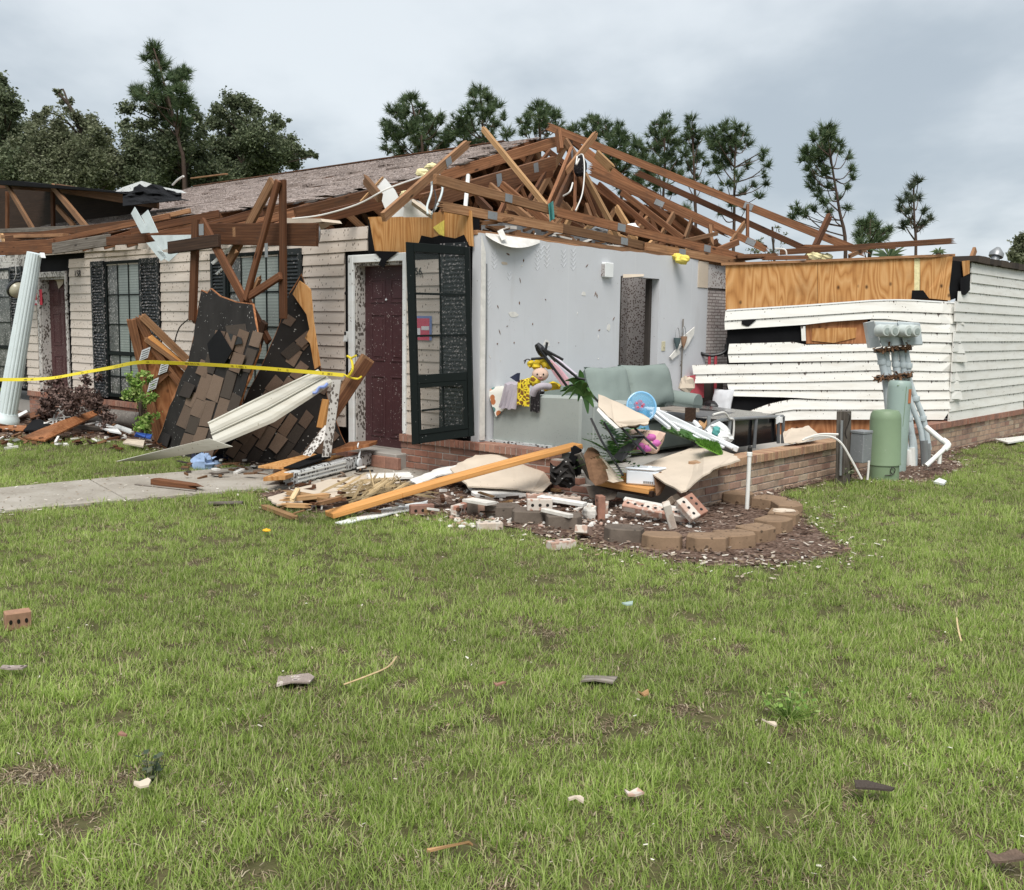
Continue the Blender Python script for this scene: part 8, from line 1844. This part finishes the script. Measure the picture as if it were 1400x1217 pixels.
def clump(i, n, h, spread, w, mat='grass_blade', l0=.1, l1=1.05):
    rr = random.Random(100 + i); vs = []; fs = []
    for k in range(n):
        a_ = rr.uniform(0, 6.28); r_ = spread * rr.random() ** .6; b = Vector((math.cos(a_) * r_, math.sin(a_) * r_, -.004)); dirn = rr.uniform(0, 6.28); lean = rr.uniform(l0, l1); L_ = h * rr.uniform(.5, 1.2); dv = Vector((math.cos(dirn), math.sin(dirn), 0)); sd = Vector((-dv.y, dv.x, 0)); ww = w * rr.uniform(.6, 1.2); o = len(vs); p = b.copy(); ang = lean * .35
        N = 3
        for j in range(N + 1):
            hw = ww * (1 - (j / N) ** 1.6) * .5
            if j < N: vs += [p - sd * hw, p + sd * hw]
            else: vs.append(p.copy())
            ang += lean * .42; p = p + (dv * math.sin(ang) + Z * math.cos(ang)) * (L_ / N)
        fs += [(o, o + 1, o + 3, o + 2), (o + 2, o + 3, o + 5, o + 4), (o + 4, o + 5, o + 6)]
    me = bpy.data.meshes.new('grass_clump'); me.from_pydata([tuple(v) for v in vs], [], fs); me.materials.append(MATS[mat]); return bpy.data.objects.new('grass_clump', me)
gcol = bpy.data.collections.new('grass_clumps')
NV = 7
for i in range(NV): gcol.objects.link(clump(i, 32, .046 if i < 5 else .066, .056, .0043))
for i in range(3): gcol.objects.link(clump(NV + i, 30, .06, .07, .004, 'thatch', 1.15, 1.7))
rg = np.random.default_rng(5)
def lawn_points():
    out_ = []
    for y0, y1, dn in ((2.0, 3.6, 640), (3.6, 5.5, 500), (5.5, 8.0, 350), (8.0, 11.5, 230), (11.5, 17.0, 120), (17.0, 30.0, 45)):
        hw = .76 * y1 + 1.2; n = int(dn * (y1 - y0) * 2 * hw); x = rg.uniform(-hw, hw, n); y = rg.uniform(y0, y1, n); k = np.abs(x) < .74 * y + 1.0; out_.append(np.stack([x[k], y[k], np.full(k.sum(), y0)], 1))
    return np.concatenate(out_)
LP = lawn_points(); keep = []
for x, y, y0 in LP:
    a_, b_ = AB((x, y, 0))
    if a_ > -.16 and b_ > -.12 and not (a_ > 14.5): continue
    if y > 6.0 and (inside((x, y), WALKP)): continue
    e_ = noise.noise(Vector((x * 3.1, y * 3.1, 4))) * .16
    if y > 5.5 and inside((x + e_, y + e_ * .7), BEDP) : continue
    if y > 8 and inside((x + e_, y + e_), BED2P): continue
    n1_ = noise.noise(Vector((x * 1.7, y * 1.7, 0))); n2__ = noise.noise(Vector((x * 6.0, y * 6.0, 9)))
    bare = n1_ * .55 + n2__ * .75 < -.58 + .25 * rg.random()
    if bare and rg.random() < .12: continue
    keep.append((x, y, y0, 1.0 if bare or rg.random() < .11 else 0.0))
keep = np.array(keep); n = len(keep)
me = bpy.data.meshes.new('grass'); me.vertices.add(n)
co_ = np.zeros((n, 3), np.float32); co_[:, :2] = keep[:, :2]; me.vertices.foreach_set('co', co_.ravel())
rot = np.zeros((n, 3), np.float32); rot[:, 2] = rg.uniform(0, 6.283, n); rot[:, :2] = rg.normal(0, .12, (n, 2))
sc = rg.uniform(.65, 1.2, n).astype(np.float32) * np.where(keep[:, 1] > 8, 1.12, .96).astype(np.float32)
at = me.attributes.new('rot', 'FLOAT_VECTOR', 'POINT'); at.data.foreach_set('vector', rot.ravel())
at = me.attributes.new('scl', 'FLOAT', 'POINT'); at.data.foreach_set('value', sc)
at = me.attributes.new('pick', 'INT', 'POINT'); at.data.foreach_set('value', np.where(keep[:, 3] > .5, rg.integers(NV, NV + 3, n), rg.integers(0, NV, n)).astype(np.int32))
go = bpy.data.objects.new('grass', me); COL.objects.link(go); go['kind'] = 'stuff'
ng = bpy.data.node_groups.new('grass_scatter', 'GeometryNodeTree')
ng.interface.new_socket('Geometry', in_out='INPUT', socket_type='NodeSocketGeometry'); ng.interface.new_socket('Geometry', in_out='OUTPUT', socket_type='NodeSocketGeometry')
N_ = ng.nodes; gi = N_.new('NodeGroupInput'); gout = N_.new('NodeGroupOutput'); ip = N_.new('GeometryNodeInstanceOnPoints'); ci = N_.new('GeometryNodeCollectionInfo')
ci.inputs['Collection'].default_value = gcol; ci.inputs['Separate Children'].default_value = True; ci.inputs['Reset Children'].default_value = True
def attr(nm, ty): a_ = N_.new('GeometryNodeInputNamedAttribute'); a_.data_type = ty; a_.inputs['Name'].default_value = nm; return a_.outputs['Attribute']
e2r = N_.new('FunctionNodeEulerToRotation'); ng.links.new(attr('rot', 'FLOAT_VECTOR'), e2r.inputs[0])
ng.links.new(gi.outputs[0], ip.inputs['Points']); ng.links.new(ci.outputs[0], ip.inputs['Instance']); ip.inputs['Pick Instance'].default_value = True
ng.links.new(attr('pick', 'INT'), ip.inputs['Instance Index']); ng.links.new(e2r.outputs[0], ip.inputs['Rotation']); ng.links.new(attr('scl', 'FLOAT'), ip.inputs['Scale']); ng.links.new(ip.outputs[0], gout.inputs[0])
md = go.modifiers.new('scatter', 'NODES'); md.node_group = ng
